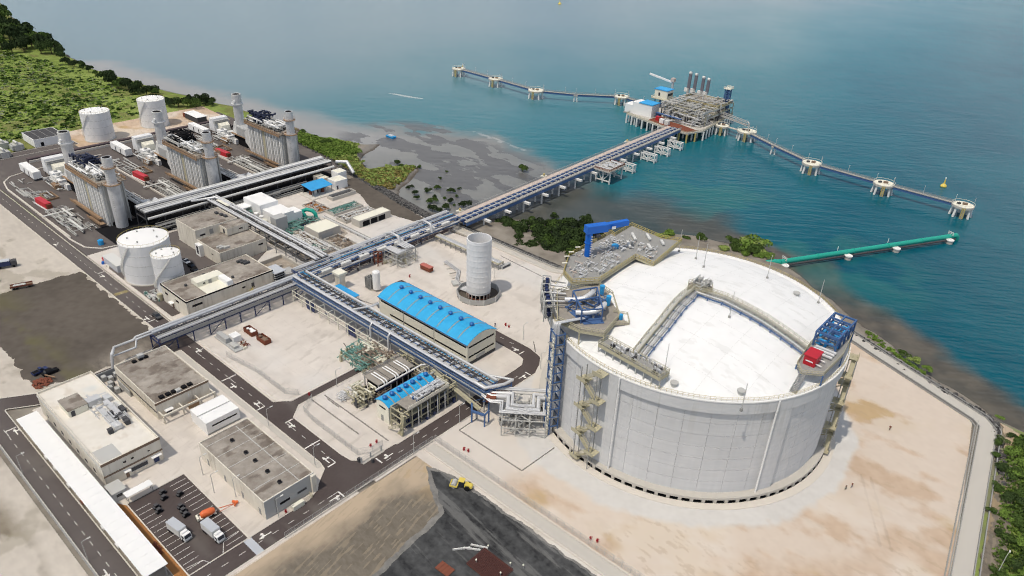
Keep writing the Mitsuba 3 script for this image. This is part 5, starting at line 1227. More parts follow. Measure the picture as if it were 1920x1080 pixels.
vtank('water_tank', 'large white water tank with a flat white roof beside a smaller one', -267.8, 98.2, 8.92, 15.8)
vtank('water_tank', 'smaller white water tank standing close to the larger one by the control building', -252.4, 99.0, 5.09, 14.5)
vtank('fuel_tank', 'white fuel tank on the tan pad at the grass edge, left one of two', -445.6, 153.0, 7.7, 16.1)
vtank('fuel_tank', 'white fuel tank on the tan pad, right one, partly behind a grey stack', -450.6, 187.4, 7.66, 16.0)
t = thing('nitrogen_vessel', 'slim white upright vessel at the end of the long blue roofed hall', 'vessel'); part(t, 'shell', MB().tube([[-197.2, 152, 0.9], [-197.2, 152, 8.0], [-197.2, 152, 8.4], [-197.2, 152, 8.6]], [1.44, 1.44, 1.1, .2], 20), 'white', 40)
for a in (0, 90, 180, 270): part(t, 'leg', MB().bar([-197.2 + 1.2 * math.cos(math.radians(a + 45)), 152 + 1.2 * math.sin(math.radians(a + 45)), 0], [-197.2 + 1.2 * math.cos(math.radians(a + 45)), 152 + 1.2 * math.sin(math.radians(a + 45)), 1.2], .2), 'grey')
t = thing('evaporator', 'grey finned upright ambient vaporiser beside the slim white vessel', 'vaporiser')
for i in range(5):
    for j in range(4): part(t, 'fin_tube', MB().obox([-201.6 + i * 0.75, 150.2 + j * 0.8, 0.3], 0.35, 0.35, 4.9), 'grey')
t = thing('concrete_column', 'cream concrete stair column under the pipe rack by the turquoise canopy', 'column'); part(t, 'shaft', MB().box(-210.2, -207.2, 142.4, 145.0, 0, 6.0), 'cream'); part(t, 'head', MB().box(-211.0, -206.6, 141.8, 145.6, 6.0, 6.9), 'beige')
t = thing('red_skip', 'pale red roofed cabinet on the pale yard behind the blue roofed hall', 'cabinet'); part(t, 'body', MB().obox([-196.0, 176.6, 0.4], 5.4, 2.0, 1.7, 0.05), 'rust'); part(t, 'lid', MB().obox([-196.0, 176.6, 2.1], 5.7, 2.3, 0.18, 0.05), 'palered')
for x in (-198.4, -193.6): part(t, 'leg', MB().box(x - .2, x + .2, 175.8, 177.4, 0, 0.4), 'grey')

# ------------------------------------------------------------------ pipe racks


def rack(key, label, axis, a0, a1, c0, c1, z, step, pipes, post_m, beam_m, low=None, cat='pipe rack', seed=1, fill=0):
    """posts in pairs along the axis, cross beams at z (and low), pipes = [(offset, dz, r, material)]"""
    t = thing(key, label, cat); P = (lambda a, c, h: [a, c, h]) if axis == 'x' else (lambda a, c, h: [c, a, h]); n = max(2, int(round((a1 - a0) / step)) + 1); g = random.Random(seed)
    for a in np.linspace(a0, a1, n):
        for c in (c0, c1): part(t, 'post', MB().bar(P(a, c, 0), P(a, c, z), 0.32), post_m)
    mb = MB(); lv = [z] + ([low] if low else [])
    for a in np.linspace(a0, a1, n):
        for h in lv: mb.bar(P(a, c0 - 0.4, h), P(a, c1 + 0.4, h), 0.28, 0.4)
    for c in (c0, c1):
        for h in lv: mb.bar(P(a0, c, h), P(a1, c, h), 0.24, 0.45)
    for a in np.linspace(a0, a1, 2 * n - 1): mb.bar(P(a, c0, z + 0.05), P(a, c1, z + 0.05), 0.18, 0.25)
    for i in range(0, n - 1, 3):
        s = (a1 - a0) / (n - 1)
        for c in (c0, c1): mb.bar(P(a0 + i * s, c, 0.2), P(a0 + (i + 1) * s, c, lv[-1]), 0.16)
    part(t, 'steel_frame', mb, beam_m, kind='stuff')
    for o, dz, r, m in pipes: part(t, 'pipe', MB().tube([P(a0, c0 + o, z + dz), P(a1, c0 + o, z + dz)], r, 8), m, 50)
    if fill:
        mp, mx = MB(), MB()
        for _ in range(fill):
            a = g.uniform(a0, a1 - 4); c = g.uniform(c0 + 0.3, c1 - 0.3); L = g.uniform(2, 9); dz = g.uniform(0.1, 0.6); mp.tube([P(a, c, z + dz), P(min(a1, a + L), c, z + dz)], g.uniform(0.06, 0.16), 5)
            if g.random() < 0.5: mx.obox(P(a, c, z + 0.1), g.uniform(0.3, 1.2), g.uniform(0.2, 0.7), g.uniform(0.2, 0.7))
        part(t, 'small_pipes', mp, 'galv', kind='stuff'); part(t, 'fittings', mx, 'darkgrey', kind='stuff')
    return t


t = rack('main_pipe_rack', 'blue steel pipe rack with silver pipes between the blue roofed halls', 'x', -214.5, -117.6, 127.6, 132.9, 8.2, 6.0,
         [(-0.2, 0.7, 0.33, 'silver'), (0.55, 0.6, 0.22, 'galv'), (5.5, 0.7, 0.36, 'silver'), (4.9, 0.6, 0.2, 'grey'), (1.2, 0.4, 0.16, 'lightgrey'), (1.8, 0.4, 0.2, 'steelblue'), (2.6, 0.4, 0.14, 'galv'), (3.4, 0.45, 0.22, 'darkgrey'), (4.3, 0.4, 0.15, 'skyblue'), (0.6, -2.6, 0.3, 'silver'), (2.0, -2.6, 0.25, 'lightgrey'), (3.6, -2.6, 0.3, 'galv')],
         'lightgrey', 'steelblue', 5.2, fill=200, seed=3)
part(t, 'cable_floor', MB().box(-214.4, -117.8, 128.4, 132.2, 7.75, 7.85), 'grey'); part(t, 'cable_floor', MB().box(-214.4, -117.8, 127.8, 132.6, 5.0, 5.1), 'navy')
for z, m, h in ((7.75, 'steelblue', 0.45), (6.9, 'tin', 0.22), (6.3, 'steelblue', 0.3), (5.5, 'grey', 0.3)): part(t, 'side_tray', MB().bar([-214.5, 127.0, z], [-117.8, 127.0, z], 0.16, h), m)
mb = MB()
for i, x in enumerate(np.arange(-211, -120, 3.0)): mb.bar([x, 128.4, 8.95], [x + 1.6, 132.0, 8.95], 0.2, 0.25); mb.bar([x, 128.2, 9.0], [x, 132.2, 9.0], 0.18)
part(t, 'top_brace', mb, 'darkgrey', kind='stuff')
mb = MB()
for x in np.arange(-212, -160, 5.4):
    for z in (4.7, 2.9): mb.bar([x, 124.9, z], [x + 5.4, 124.9, z], 0.18); mb.bar([x, 124.9, z], [x, 127.6, z], 0.18)
    mb.bar([x, 124.9, 0], [x, 124.9, 4.7], 0.26)
part(t, 'outrigger', mb, 'beige', kind='stuff')
for x in (-204.5, -181.0): part(t, 'side_panel', MB().box(x, x + 4.8, 125.4, 125.55, 0.3, 4.2), 'navy')
for x, yy in ((-168.6, 127.2), (-159.5, 127.2)):
    part(t, 'drop_pipe', MB().tube([[x, 128.6, 8.95], [x, 127.0, 8.95], [x, 126.2, 8.0], [x, 126.2, 0.4]], 0.3, 8), 'silver', 50)
part(t, 'cross_pipe', MB().tube([[-179.5, 128.0, 9.2], [-177.0, 133.6, 9.2], [-177.0, 136.4, 9.2], [-177.0, 136.8, 7.4]], 0.4, 8), 'silver', 50)
part(t, 'end_pipe', MB().tube([[-122, 127.5, 9.0], [-117.4, 127.5, 9.0], [-114.6, 133.0, 9.0], [-114.2, 136.4, 9.0]], 0.45, 8), 'silver', 50); part(t, 'end_pipe', MB().tube([[-121, 133, 8.9], [-114.2, 136.6, 8.9]], 0.4, 8), 'galv', 50)
mb = MB()
for (x, y) in ((-116.5, 128.5), (-113.4, 125.2), (-116.8, 121.6), (-112.8, 122.8), (-114, 135.5), (-119.4, 124.2)): mb.bar([x, y, 0], [x, y, 8.6 if y > 126 else 4.2], 0.36)
for z in (4.2, 7.6): mb.bar([-117.6, 128, z], [-114, 135.5, z], 0.3); mb.bar([-117.6, 127, z], [-116.5, 128.5, z], 0.3)
mb.bar([-116.8, 121.6, 4.2], [-112.8, 122.8, 4.2], 0.6); mb.bar([-113.4, 125.2, 4.2], [-112.8, 122.8, 4.2], 0.4); mb.bar([-119.4, 124.2, 4.2], [-116.8, 121.6, 4.2], 0.5); part(t, 'end_tower', mb, 'steelblue', kind='stuff')
part(t, 'end_hood', MB().obox([-115.2, 128.2, 5.4], 2.8, 2.6, 1.7, 0.5), 'rust')
mb = MB()
for i in range(16): mb.bar([-138 + i * 1.35, 125.6 - i * 0.06, 6.2 - i * 0.17], [-136.7 + i * 1.35, 125.6 - i * 0.06, 6.05 - i * 0.17], 1.2, 0.12)
for s in (-0.65, 0.65): mb.bar([-138, 125.6 + s, 7.2], [-116.6, 124.6 + s, 4.5], 0.1); mb.bar([-138, 125.6 + s, 6.1], [-116.6, 124.6 + s, 3.4], 0.16, 0.3)
part(t, 'access_stair', mb, 'olive', kind='stuff')

t = rack('west_pipe_rack', 'grey blue pipe rack with two large pipes running past the control building', 'y', 75.5, 132.5, -218.8, -212.6, 5.8, 5.6,
         [(0.4, 0.75, 0.55, 'galv'), (1.9, 0.75, 0.55, 'tin'), (3.6, 0.5, 0.3, 'darkgrey'), (4.6, 0.5, 0.25, 'lightgrey'), (5.9, 0.6, 0.4, 'galv')], 'navy', 'navy', 4.2, fill=50, seed=9)
part(t, 'side_cladding', MB().box(-212.35, -212.2, 76, 132, 4.6, 5.9), 'grey')
part(t, 'end_pipe', MB().tube([[-218.4, 76, 6.5], [-218.4, 71, 6.5], [-218.4, 70.2, 5.8], [-218.4, 64, 5.8], [-215.0, 61.8, 5.6], [-214.6, 61.0, 1.0]], 0.4, 8), 'galv', 50); part(t, 'end_pipe', MB().tube([[-216.9, 76, 6.5], [-216.9, 70.6, 6.5], [-216.9, 69.8, 3.8], [-216.9, 62, 3.8]], 0.3, 8), 'tin', 50)
mb = MB()
for z in np.arange(6.4, 7.8, 0.5): mb.bar([-222, 131.5, z], [-213, 131.5, z], 0.2)
part(t, 'top_frame', mb, 'navy')
t = rack('jetty_pipe_rack', 'blue pipe rack with pipes and trays leading to the jetty trestle', 'y', 133, 214, -223.0, -215.2, 5.8, 6.2,
         [(-0.3, 0.7, 0.4, 'silver'), (0.9, 0.7, 0.45, 'galv'), (2.2, 0.4, 0.2, 'steelblue'), (3.0, 0.4, 0.25, 'lightgrey'), (3.9, 0.4, 0.18, 'skyblue'), (4.8, 0.45, 0.28, 'darkgrey'), (5.8, 0.4, 0.2, 'steelblue'), (6.9, 0.5, 0.35, 'silver'), (7.9, -1.6, 0.4, 'silver')], 'lightgrey', 'steelblue', 3.4, fill=130, seed=17)
for y in np.arange(140, 212, 9.0): part(t, 'end_box', MB().box(-215.6, -214.2, y, y + 4.5, 5.2, 6.1), 'offwhite')
for y in (178.0, 196.0): part(t, 'goose_pipe', MB().tube([[-223.4, y, 6.6], [-219, y, 8.6], [-214.6, y, 8.4], [-213.6, y, 4.6]], 0.5, 8), 'galv', 50)
mp, mx = MB(), MB(); clutter(mp, mx, -222, -214.6, 150, 210, 0.2, 3.2, 90, 18, (0.08, 0.22)); part(t, 'pipework', mp, 'purplepipe', kind='stuff'); part(t, 'equipment', mx, 'darkgrey', kind='stuff')
# loop stack of silver pipes beside the rack
t = thing('pipe_loop_stack', 'tiered silver pipe loops on a steel frame beside the rack to the jetty', 'pipe structure')
mb = MB(); 
for x in (-214, -206.4):
    for y in (170, 175, 180): mb.bar([x, y, 0], [x, y, 5.4], 0.25)
for z in (3.0, 5.2):
    for x in (-214, -206.4): mb.bar([x, 170, z], [x, 180, z], 0.22)
    for y in (170, 175, 180): mb.bar([-214, y, z], [-206.4, y, z], 0.22)
part(t, 'steel_frame', mb, 'lightgrey', kind='stuff')
for i in range(4): z = 5.6 - i * 0.1; o = i * 0.95; part(t, 'pipe', MB().tube([[-215, 171 + o, z], [-207 - o * 0.6, 171 + o, z], [-207 - o * 0.6, 180 - o, z], [-215, 180 - o, z]], 0.33, 8), 'silver', 50)
mp, mx = MB(), MB(); clutter(mp, mx, -213, -204, 168, 182, 0.2, 3.0, 50, 19, (0.08, 0.2)); part(t, 'pipework', mp, 'lightgrey', kind='stuff'); part(t, 'equipment', mx, 'olive', kind='stuff')
t = thing('sludge_basin', 'dirty sunken concrete basin with low walls beside the control building', 'basin')
for q in ((-245, -244.6, 129, 141.6), (-229.4, -229, 129, 141.6), (-244.6, -229.4, 129, 129.4), (-244.6, -229.4, 141.2, 141.6)): part(t, 'wall', MB().box(*q, 0, 2.0), 'conc')
part(t, 'floor', MB().box(-244.6, -229.4, 129.4, 141.2, 0.05, 0.4), 'lot2'); part(t, 'inner_wall', MB().box(-238, -237.6, 129.4, 137, 0.4, 1.6), 'conc'); part(t, 'slab', MB().box(-233.5, -229.4, 129.4, 137.5, 1.7, 2.1), 'greywall')
for x in (-224.5, -226.5):
    for z in (1.2, 2.2, 3.2): part(t, 'side_pipe', MB().tube([[x, 127.5, z], [x, 141, z]], .2, 6), 'galv', 50)
t = thing('red_riser', 'dark red steel riser frame under the rack beside the silver pipe loops', 'frame'); mb = MB()
for x in (-214.6, -212.4):
    for y in (165.0, 167.2): mb.bar([x, y, 0], [x, y, 6], 0.3)
for z in (1.5, 3, 4.5, 6): mb.bar([-214.6, 165, z], [-212.4, 167.2, z], 0.2); mb.bar([-212.4, 165, z], [-212.4, 167.2, z], 0.2)
part(t, 'steel_frame', mb, 'rust', kind='stuff')
t = rack('stack_pipe_rack', 'low grey pipe bridge on posts running towards the white vent stack', 'x', -213, -176, 197.6, 200.4, 2.6, 3.2, [(0.4, 0.3, 0.3, 'galv'), (1.2, 0.3, 0.35, 'tin'), (2.2, 0.3, 0.25, 'galv')], 'grey', 'olive', None, seed=4)
t = thing('portal_gate', 'grey open box frame with two rails on the pale ground beside the white vent stack', 'frame')
for y in (198.9, 204.1): part(t, 'rail', MB().bar([-186, y - 5, 0.3], [-175.6, y, 0.3], 0.16), 'grey')
part(t, 'box', MB().box(-176.2, -175.0, 199, 204.2, 0.9, 1.3).box(-176.2, -175.0, 199, 199.4, 0, 0.9).box(-176.2, -175.0, 203.8, 204.2, 0, 0.9), 'greywall'); part(t, 'inside', MB().box(-175.9, -175.8, 199.4, 203.8, 0, 0.9), 'black')
t = thing('pipe_trench', 'grey pipes on sleepers leading from the rack to the white vent stack', 'pipeline')
for i in range(3): part(t, 'pipe', MB().tube([[-196, 186 + i * 0.8, 0.6], [-186, 184 + i * 0.8, 0.6], [-180, 177 + i * 0.8, 0.6], [-173, 175.5 + i * 0.8, 0.6]], 0.22, 7), 'galv', 50)
part(t, 'valve_table', MB().obox([-179.6, 176.6, 0], 3.4, 2.4, 1.0, -0.5), 'lightgrey')
for i in range(6): part(t, 'sleeper', MB().obox([-194 + i * 3.6, 186.4 - i * 1.9, 0], 0.4, 3.4, 0.4, -0.3), 'conc')

# process skids between the rack and the near road
t = thing('vaporiser_bank', 'large vaporiser bank with a grey plate deck, white pipe hooks and dark open side', 'vaporiser')
part(t, 'deck', MB().box(-150.8, -143.8, 109.2, 123.6, 5.6, 5.9), 'deck'); part(t, 'body', MB().box(-150.2, -144.6, 110, 123, 0.2, 5.0), 'black'); part(t, 'header', MB().box(-144.0, -143.6, 108.4, 124, 4.0, 4.9), 'navy'); part(t, 'header_pipe', MB().tube([[-143.3, 107.8, 5.2], [-143.3, 125.8, 5.2], [-141.6, 128.6, 5.2]], 0.28, 8), 'white', 50)
for y in (111.2, 112.2, 115.6, 116.6, 120.0, 121.0): part(t, 'hook_pipe', MB().tube([[-149.6, y, 6.3], [-144.4, y, 6.4], [-143.5, y, 6.1], [-143.3, y, 5.4]], 0.2, 7), 'white', 50)
part(t, 'deck_joint', MB().box(-150.7, -143.9, 113.7, 113.9, 5.9, 5.96).box(-150.7, -143.9, 118.3, 118.5, 5.9, 5.96), 'darkgrey')
mb = MB(); mb.rail([[-150.8, 109.2, 5.9], [-150.8, 123.6, 5.9]], 1.0, 0.05); 
for y in np.linspace(109.4, 123.4, 7): mb.bar([-144, y, 0], [-144, y, 5.6], 0.3); mb.bar([-150.6, y, 0], [-150.6, y, 5.6], 0.3)
part(t, 'posts', mb, 'lightgrey', kind='stuff')
mp, mx, my = MB(), MB(), MB(); clutter(mp, mx, -152, -144, 102, 108.8, 0, 4.8, 60, 23, (0.1, 0.28)); clutter(my, None, -152, -144, 103, 109, 1.0, 5.0, 26, 24, (0.12, 0.35)); part(t, 'end_pipework', mp, 'olive', kind='stuff'); part(t, 'end_valves', mx, 'darkgrey', kind='stuff'); part(t, 'end_manifold', my, 'beige', kind='stuff')
mp = MB(); clutter(mp, None, -143.4, -139.5, 108, 124, 0.3, 4.4, 60, 25, (0.1, 0.25)); part(t, 'side_pipework', mp, 'brownpipe', kind='stuff')
t = thing('pump_skid_deck', 'tall olive steel pump structure with piping on its roof beside the small blue roofed hall', 'process structure')
mb = MB(); 
for x in (-132.4, -127.4):
    for y in np.linspace(104.4, 125.6, 7): mb.bar([x, y, 0], [x, y, 7.0], 0.32)
for z in (2.4, 4.8, 7.0):
    for x in (-132.4, -127.4): mb.bar([x, 104.4, z], [x, 125.6, z], 0.3)
    for y in np.linspace(104.4, 125.6, 7): mb.bar([-132.4, y, z], [-127.4, y, z], 0.25)
part(t, 'steel_frame', mb, 'olive', kind='stuff'); part(t, 'deck', MB().box(-132.6, -127.2, 106.6, 122.4, 6.95, 7.2), 'deck'); part(t, 'mid_deck', MB().box(-132.4, -127.4, 106, 124.4, 4.7, 4.85), 'olive')
part(t, 'railing', MB().rail([[-127.2, 106.6, 7.2], [-127.2, 122.4, 7.2], [-132.4, 122.4, 7.2]], 1.1, 0.06, 1.6), 'beige', kind='stuff')
mp, mx = MB(), MB(); clutter(mp, mx, -131.6, -128.2, 111, 121.6, 7.2, 8.8, 70, 26, (0.1, 0.26)); part(t, 'roof_pipework', mp, 'silver', kind='stuff'); part(t, 'roof_valves', mx, 'steelblue', kind='stuff')
mp, mx = MB(), MB(); clutter(mp, mx, -132, -127.2, 105, 126, 0.2, 6.4, 120, 27, (0.08, 0.24)); part(t, 'pipework', mp, 'darkgrey', kind='stuff'); part(t, 'equipment', mx, 'navy', kind='stuff')
for y in (109, 112.6, 116.5, 119.5): part(t, 'pump', MB().cyl(-129.6, y, 0.2, 4.0, 0.7, 12), 'darkgrey', 40); part(t, 'discharge_pipe', MB().tube([[-126.9, y + 1, 0.2], [-126.9, y + 1, 5.0], [-127.6, y + 1.6, 5.8], [-129, y + 1.6, 5.8]], 0.14, 6), 'silver', 50)
mb = MB()
for i in range(18): mb.bar([-127.6, 104.2 - i * 0.05 - 0.0, 6.8 - i * 0.38], [-126.3, 104.2 - i * 0.05, 6.8 - i * 0.38], 0.5, 0.08)
for k in range(2):
    for i in range(16): mb.bar([-128.4 + i * 0.12 * (1 - 2 * k) + k * 1.9, 103.2 + k, 3.4 * (k) + i * 0.21], [-128.4 + i * 0.12 * (1 - 2 * k) + k * 1.9, 104.2 + k, 3.4 * k + i * 0.21], 0.35, 0.07)
mb.rail([[-131.5, 102.6, 0.3], [-127, 102.6, 3.4], [-127, 104, 3.4]], 1.0, 0.06); part(t, 'stair', mb, 'olive', kind='stuff')
t = thing('metering_skid', 'teal green and brown metering skid on the slab beside the pipe rack', 'pipe skid')
mp, mx, mr = MB(), MB(), MB(); clutter(mp, mx, -172, -158, 113, 124, 0, 2.8, 80, 33, (0.09, 0.22)); clutter(mr, None, -170, -157, 118, 125.5, 0.2, 3.4, 45, 34, (0.15, 0.4)); part(t, 'pipework', mp, 'teal', kind='stuff'); part(t, 'equipment', mx, 'olive', kind='stuff'); part(t, 'manifold', mr, 'beige', kind='stuff')
mp = MB(); clutter(mp, None, -166, -152, 117, 125.5, 0.2, 4.6, 70, 35, (0.1, 0.24)); part(t, 'header', mp, 'brownpipe', kind='stuff')
t = thing('valve_station', 'olive and grey valve station between the vaporiser bank and the main pipe rack', 'pipe skid')
mp, mx, mr = MB(), MB(), MB(); clutter(mp, mx, -155, -140, 122.5, 127, 0.2, 5.2, 90, 36, (0.1, 0.26)); clutter(mr, None, -142, -128, 122, 127.2, 0.4, 6.4, 60, 37, (0.1, 0.22)); part(t, 'pipework', mp, 'olive', kind='stuff'); part(t, 'equipment', mx, 'darkgrey', kind='stuff'); part(t, 'upper_pipework', mr, 'lightgrey', kind='stuff')
mp, mx = MB(), MB(); clutter(mp, mx, -155, -150.5, 100.5, 106, 0, 1.8, 36, 38, (0.08, 0.2)); part(t, 'side_pipework', mp, 'silver', kind='stuff')
t = thing('generator_set', 'grey green equipment skid with white box beside the fence of the rust skip yard', 'equipment skid')
part(t, 'base', MB().box(-210.5, -197, 92.6, 96.0, 0.05, 0.4), 'greywall'); part(t, 'long_box', MB().box(-209.5, -203.4, 93.0, 94.6, 0.4, 2.2), 'greywall'); part(t, 'white_box', MB().box(-205.4, -202.2, 95.2, 98.0, 0.2, 2.3), 'white'); part(t, 'low_box', MB().box(-202.0, -198.6, 93.2, 94.8, 0.4, 1.3), 'lightgrey')
mp, mx = MB(), MB(); clutter(mp, mx, -200, -196.5, 95, 98, 0, 1.8, 18, 39, (0.1, 0.22)); part(t, 'pump', mx, 'beige', kind='stuff'); part(t, 'pipework', mp, 'rust', kind='stuff')
for i, (x, y, fillm) in enumerate(((-204.2, 102.6, 'white'), (-196.6, 102.9, 'drab'))):
    t = thing('skip', ('rust red open skip with white sacks inside', 'rust red open skip filled with brown rubble')[i], 'skip'); x0, x1, y0, y1 = x - 2.6, x + 2.6, y - 1.2, y + 1.2
    part(t, 'wall', MB().box(x0, x1, y0, y0 + .12, 0.1, 1.7).box(x0, x1, y1 - .12, y1, 0.1, 1.7).box(x0, x0 + .12, y0 + .12, y1 - .12, 0.1, 1.7).box(x1 - .12, x1, y0 + .12, y1 - .12, 0.1, 1.7), 'rust'); part(t, 'floor', MB().box(x0 + .1, x1 - .1, y0 + .1, y1 - .1, 0.1, 0.2), 'rust')
    for k in np.linspace(x0 + .5, x1 - .5, 5): part(t, 'rib', MB().box(k - .08, k + .08, y0 - .1, y0, 0.1, 1.6), 'rust')
    g = random.Random(i); mb = MB(); ico = trimesh.creation.icosphere(subdivisions=1)
    for k in range(12): s = g.uniform(0.4, 0.75); mb.add(ico.vertices * [s, s, s * .7] + [g.uniform(x0 + .7, x1 - .7), g.uniform(y0 + .6, y1 - .6), 1.1 + g.uniform(-.1, .3)], ico.faces)
    part(t, 'load', mb, fillm, kind='stuff')

# ------------------------------------------------------------------ plant pipe racks
t = rack('plant_pipe_rack', 'wide grey pipe rack with silver pipes in front of the three boiler houses', 'y', 115.5, 212, -316.0, -306.8, 8.0, 8.0,
         [(0.3, 0.8, 0.5, 'offwhite'), (1.7, 0.8, 0.5, 'white'), (3.0, 0.6, 0.3, 'galv'), (4.0, 0.5, 0.25, 'darkgrey'), (5.2, 0.6, 0.35, 'offwhite'), (6.4, 0.5, 0.25, 'galv'), (7.8, 0.8, 0.45, 'offwhite'), (9.2, 0.8, 0.4, 'white'), (11.4, -1.6, 0.6, 'offwhite')], 'darkgrey', 'darkgrey', 5.4, fill=110, seed=41)
mb = MB(); 
part(t, 'mid_tray', MB().box(-314.6, -308.2, 116, 211, 5.5, 5.7), 'black')
for y in (122.5, 169.0): 
    for k in range(3): part(t, 'loop_pipe', MB().tube([[-315.4 + k, y - 2.6 + k * .8, 8.8], [-319.5 + k, y - 2.6 + k * .8, 8.8], [-319.5 + k, y + 3.4 - k * .8, 8.8], [-315.4 + k, y + 3.4 - k * .8, 8.8]], 0.38, 8), 'silver', 50)
part(t, 'branch_pipe', MB().tube([[-306.4, 136, 8.2], [-303.4, 146, 8.2], [-296, 147.2, 8.0], [-291.6, 147.2, 8.0]], 0.5, 8), 'silver', 50)
part(t, 'branch_pipe', MB().tube([[-306.8, 215, 7.6], [-303, 219, 7.6], [-297.6, 219, 3.0]], 0.9, 8), 'silver', 50)
t = rack('works_pipe_rack', 'grey pipe rack with silver pipes crossing the works yard to the junction', 'x', -308, -222, 142.6, 148.0, 7.0, 7.0,
         [(0.2, 0.7, 0.45, 'silver'), (1.5, 0.5, 0.3, 'galv'), (2.6, 0.5, 0.3, 'darkgrey'), (3.9, 0.6, 0.4, 'silver'), (5.2, 0.7, 0.45, 'galv')], 'grey', 'darkgrey', 4.6, fill=60, seed=43)

# ------------------------------------------------------------------ three power units


def power_unit(dx, dy, i):
    nm = ('nearest', 'middle', 'farthest'); o = []
    X = lambda x: x + dx
    Y = lambda y: y + dy
    wh = nm[i]
    t = thing('intake_house', 'white stepped air intake house of the %s power unit' % wh, 'air intake', 'air intake houses'); o.append(t)
    v = [[-405, 109, 2.5], [-398.5, 109, 2.5], [-398.5, 118.6, 2.5], [-405, 118.6, 2.5], [-404, 109, 9.6], [-400, 109, 9.6], [-400, 118.6, 9.6], [-404, 118.6, 9.6]]; part(t, 'body', MB().add([[X(a), Y(b), c] for a, b, c in v], _BOXF), 'whitewall')
    part(t, 'hood', MB().add([[X(a), Y(b), c] for a, b, c in ((-398.6, 111, 3.0), (-394.6, 111.6, 3.0), (-394.6, 116.8, 3.0), (-398.6, 117.6, 3.0), (-398.6, 111, 7.2), (-395.2, 111.6, 6.0), (-395.2, 116.8, 6.0), (-398.6, 117.6, 7.2))], _BOXF), 'beige')
    for k in range(3): part(t, 'louvre_band', MB().box(X(-399.4), X(-398.3), Y(109.2), Y(118.4), 7.2 + k * .7, 7.35 + k * .7), 'lightgrey')
    mb = MB()
    for a in (-404.5, -399):
        for b in (109.4, 118.2): mb.bar([X(a), Y(b), 0], [X(a), Y(b), 2.5], 0.35)
    part(t, 'leg', mb, 'darkgrey')
    t = thing('gas_turbine', 'white and grey turbine enclosures with black braces of the %s power unit' % wh, 'turbine', 'turbines of the power units'); o.append(t)
    for (a0, a1, b0, b1, h, m) in ((-396, -391.5, 108.6, 113.0, 4.6, 'white'), (-391.2, -387, 108.2, 112.6, 4.0, 'offwhite'), (-386.6, -382.4, 108.0, 112.2, 3.6, 'white'), (-393, -388, 113.6, 117.2, 3.4, 'offwhite'), (-386.8, -380.6, 105.2, 107.8, 2.4, 'brownrail'), (-380.2, -376, 109, 112, 3.0, 'white')): part(t, 'enclosure', MB().box(X(a0), X(a1), Y(b0), Y(b1), 0.2, h), m)
    for (a, b) in ((-393.6, 110.8), (-389, 110.4), (-384.5, 110.1)): part(t, 'roof_vent', MB().cyl(X(a), Y(b), 3.6, 5.4, 0.8, 12), 'greywall', 40)
    mb = MB()
    for a in (-396.4, -394, -391, -388, -385): mb.bar([X(a), Y(114), 0], [X(a + 1.6), Y(118.4), 5.2], 0.45); mb.bar([X(a), Y(118), 0], [X(a), Y(118), 5.6], 0.4)
    part(t, 'brace', mb, 'black'); mp, mx = MB(), MB(); clutter(mp, mx, X(-396), X(-378), Y(105), Y(117), 0.2, 3.6, 60, 90 + i, (0.1, 0.3)); part(t, 'pipework', mp, 'offwhite', kind='stuff'); part(t, 'equipment', mx, 'grey', kind='stuff')
    t = thing('bypass_stack', 'round grey stack with a collar behind the boiler of the %s power unit' % wh, 'stack', 'rear stacks of the power units'); o.append(t)
    sx_, sy_ = X(-377.4), Y(113.9); part(t, 'shaft', MB().cyl(sx_, sy_, 9.5, 28.0, 2.55, 24), 'galv', 40); part(t, 'inside', MB().cyl(sx_, sy_, 27.95, 28.03, 2.0, 24), 'black')
    part(t, 'collar', MB().cyl(sx_, sy_, 22.4, 23.0, 3.3, 24), 'galv', 40); part(t, 'top_rim', MB().tube([[sx_ + 2.3 * math.cos(q), sy_ + 2.3 * math.sin(q), 28.0] for q in np.linspace(0, 2 * math.pi, 25)], 0.22, 5, False), 'offwhite')
    part(t, 'silencer', MB().cyl(sx_, sy_, 23.0, 26.6, 2.6, 24), 'galv', 40); part(t, 'access_port', MB().tube([[sx_ + 1.2, sy_ - 2.2, 24.6], [sx_ + 1.6, sy_ - 3.0, 24.6]], 0.6, 12), 'white', 40)
    part(t, 'base_duct', MB().add([[X(a), Y(b), c] for a, b, c in ((-380.6, 110.4, 6.2), (-371.5, 110.4, 6.2), (-371.5, 117.0, 6.2), (-380.6, 117.0, 6.2), (-379.6, 111.4, 12.5), (-375.0, 111.4, 10.5), (-375.0, 116.4, 10.5), (-379.6, 116.4, 12.5))], _BOXF), 'offwhite'); part(t, 'diverter', MB().box(X(-375), X(-366.0), Y(109.8), Y(117), 6.4, 11.0), 'greywall'); part(t, 'ledge', MB().box(X(-381), X(-366), Y(109.4), Y(117.4), 5.9, 6.2), 'brownrail'); part(t, 'support', MB().box(X(-379.5), X(-367), Y(110.6), Y(116.6), 0, 5.9), 'black')
    t = thing('boiler_house', 'tall grey boiler with vertical steel ribs and pipework on top, %s of the three' % wh, 'boiler', 'boilers of the power units'); o.append(t)
    part(t, 'casing', MB().box(X(-354.5), X(-322.6), Y(106.3), Y(115.6), 1.5, 18.8), 'lightgrey')
    for k, a in enumerate(np.linspace(-354.2, -323.0, 22)):
        if 9 <= k <= 10: continue
        part(t, 'rib', MB().box(X(a) - 0.42, X(a) + 0.42, Y(105.7), Y(106.3), 0, 18.8), ('white', 'offwhite', 'white', 'lightgrey')[k % 4])
    part(t, 'recess', MB().box(X(-341.0), X(-338.8), Y(106.0), Y(106.28), 2, 17), 'olive')
    for a in np.linspace(106.8, 115, 6): part(t, 'rib', MB().box(X(-322.6), X(-322.1), Y(a) - .25, Y(a) + .25, 0, 18.8), 'lightgrey')
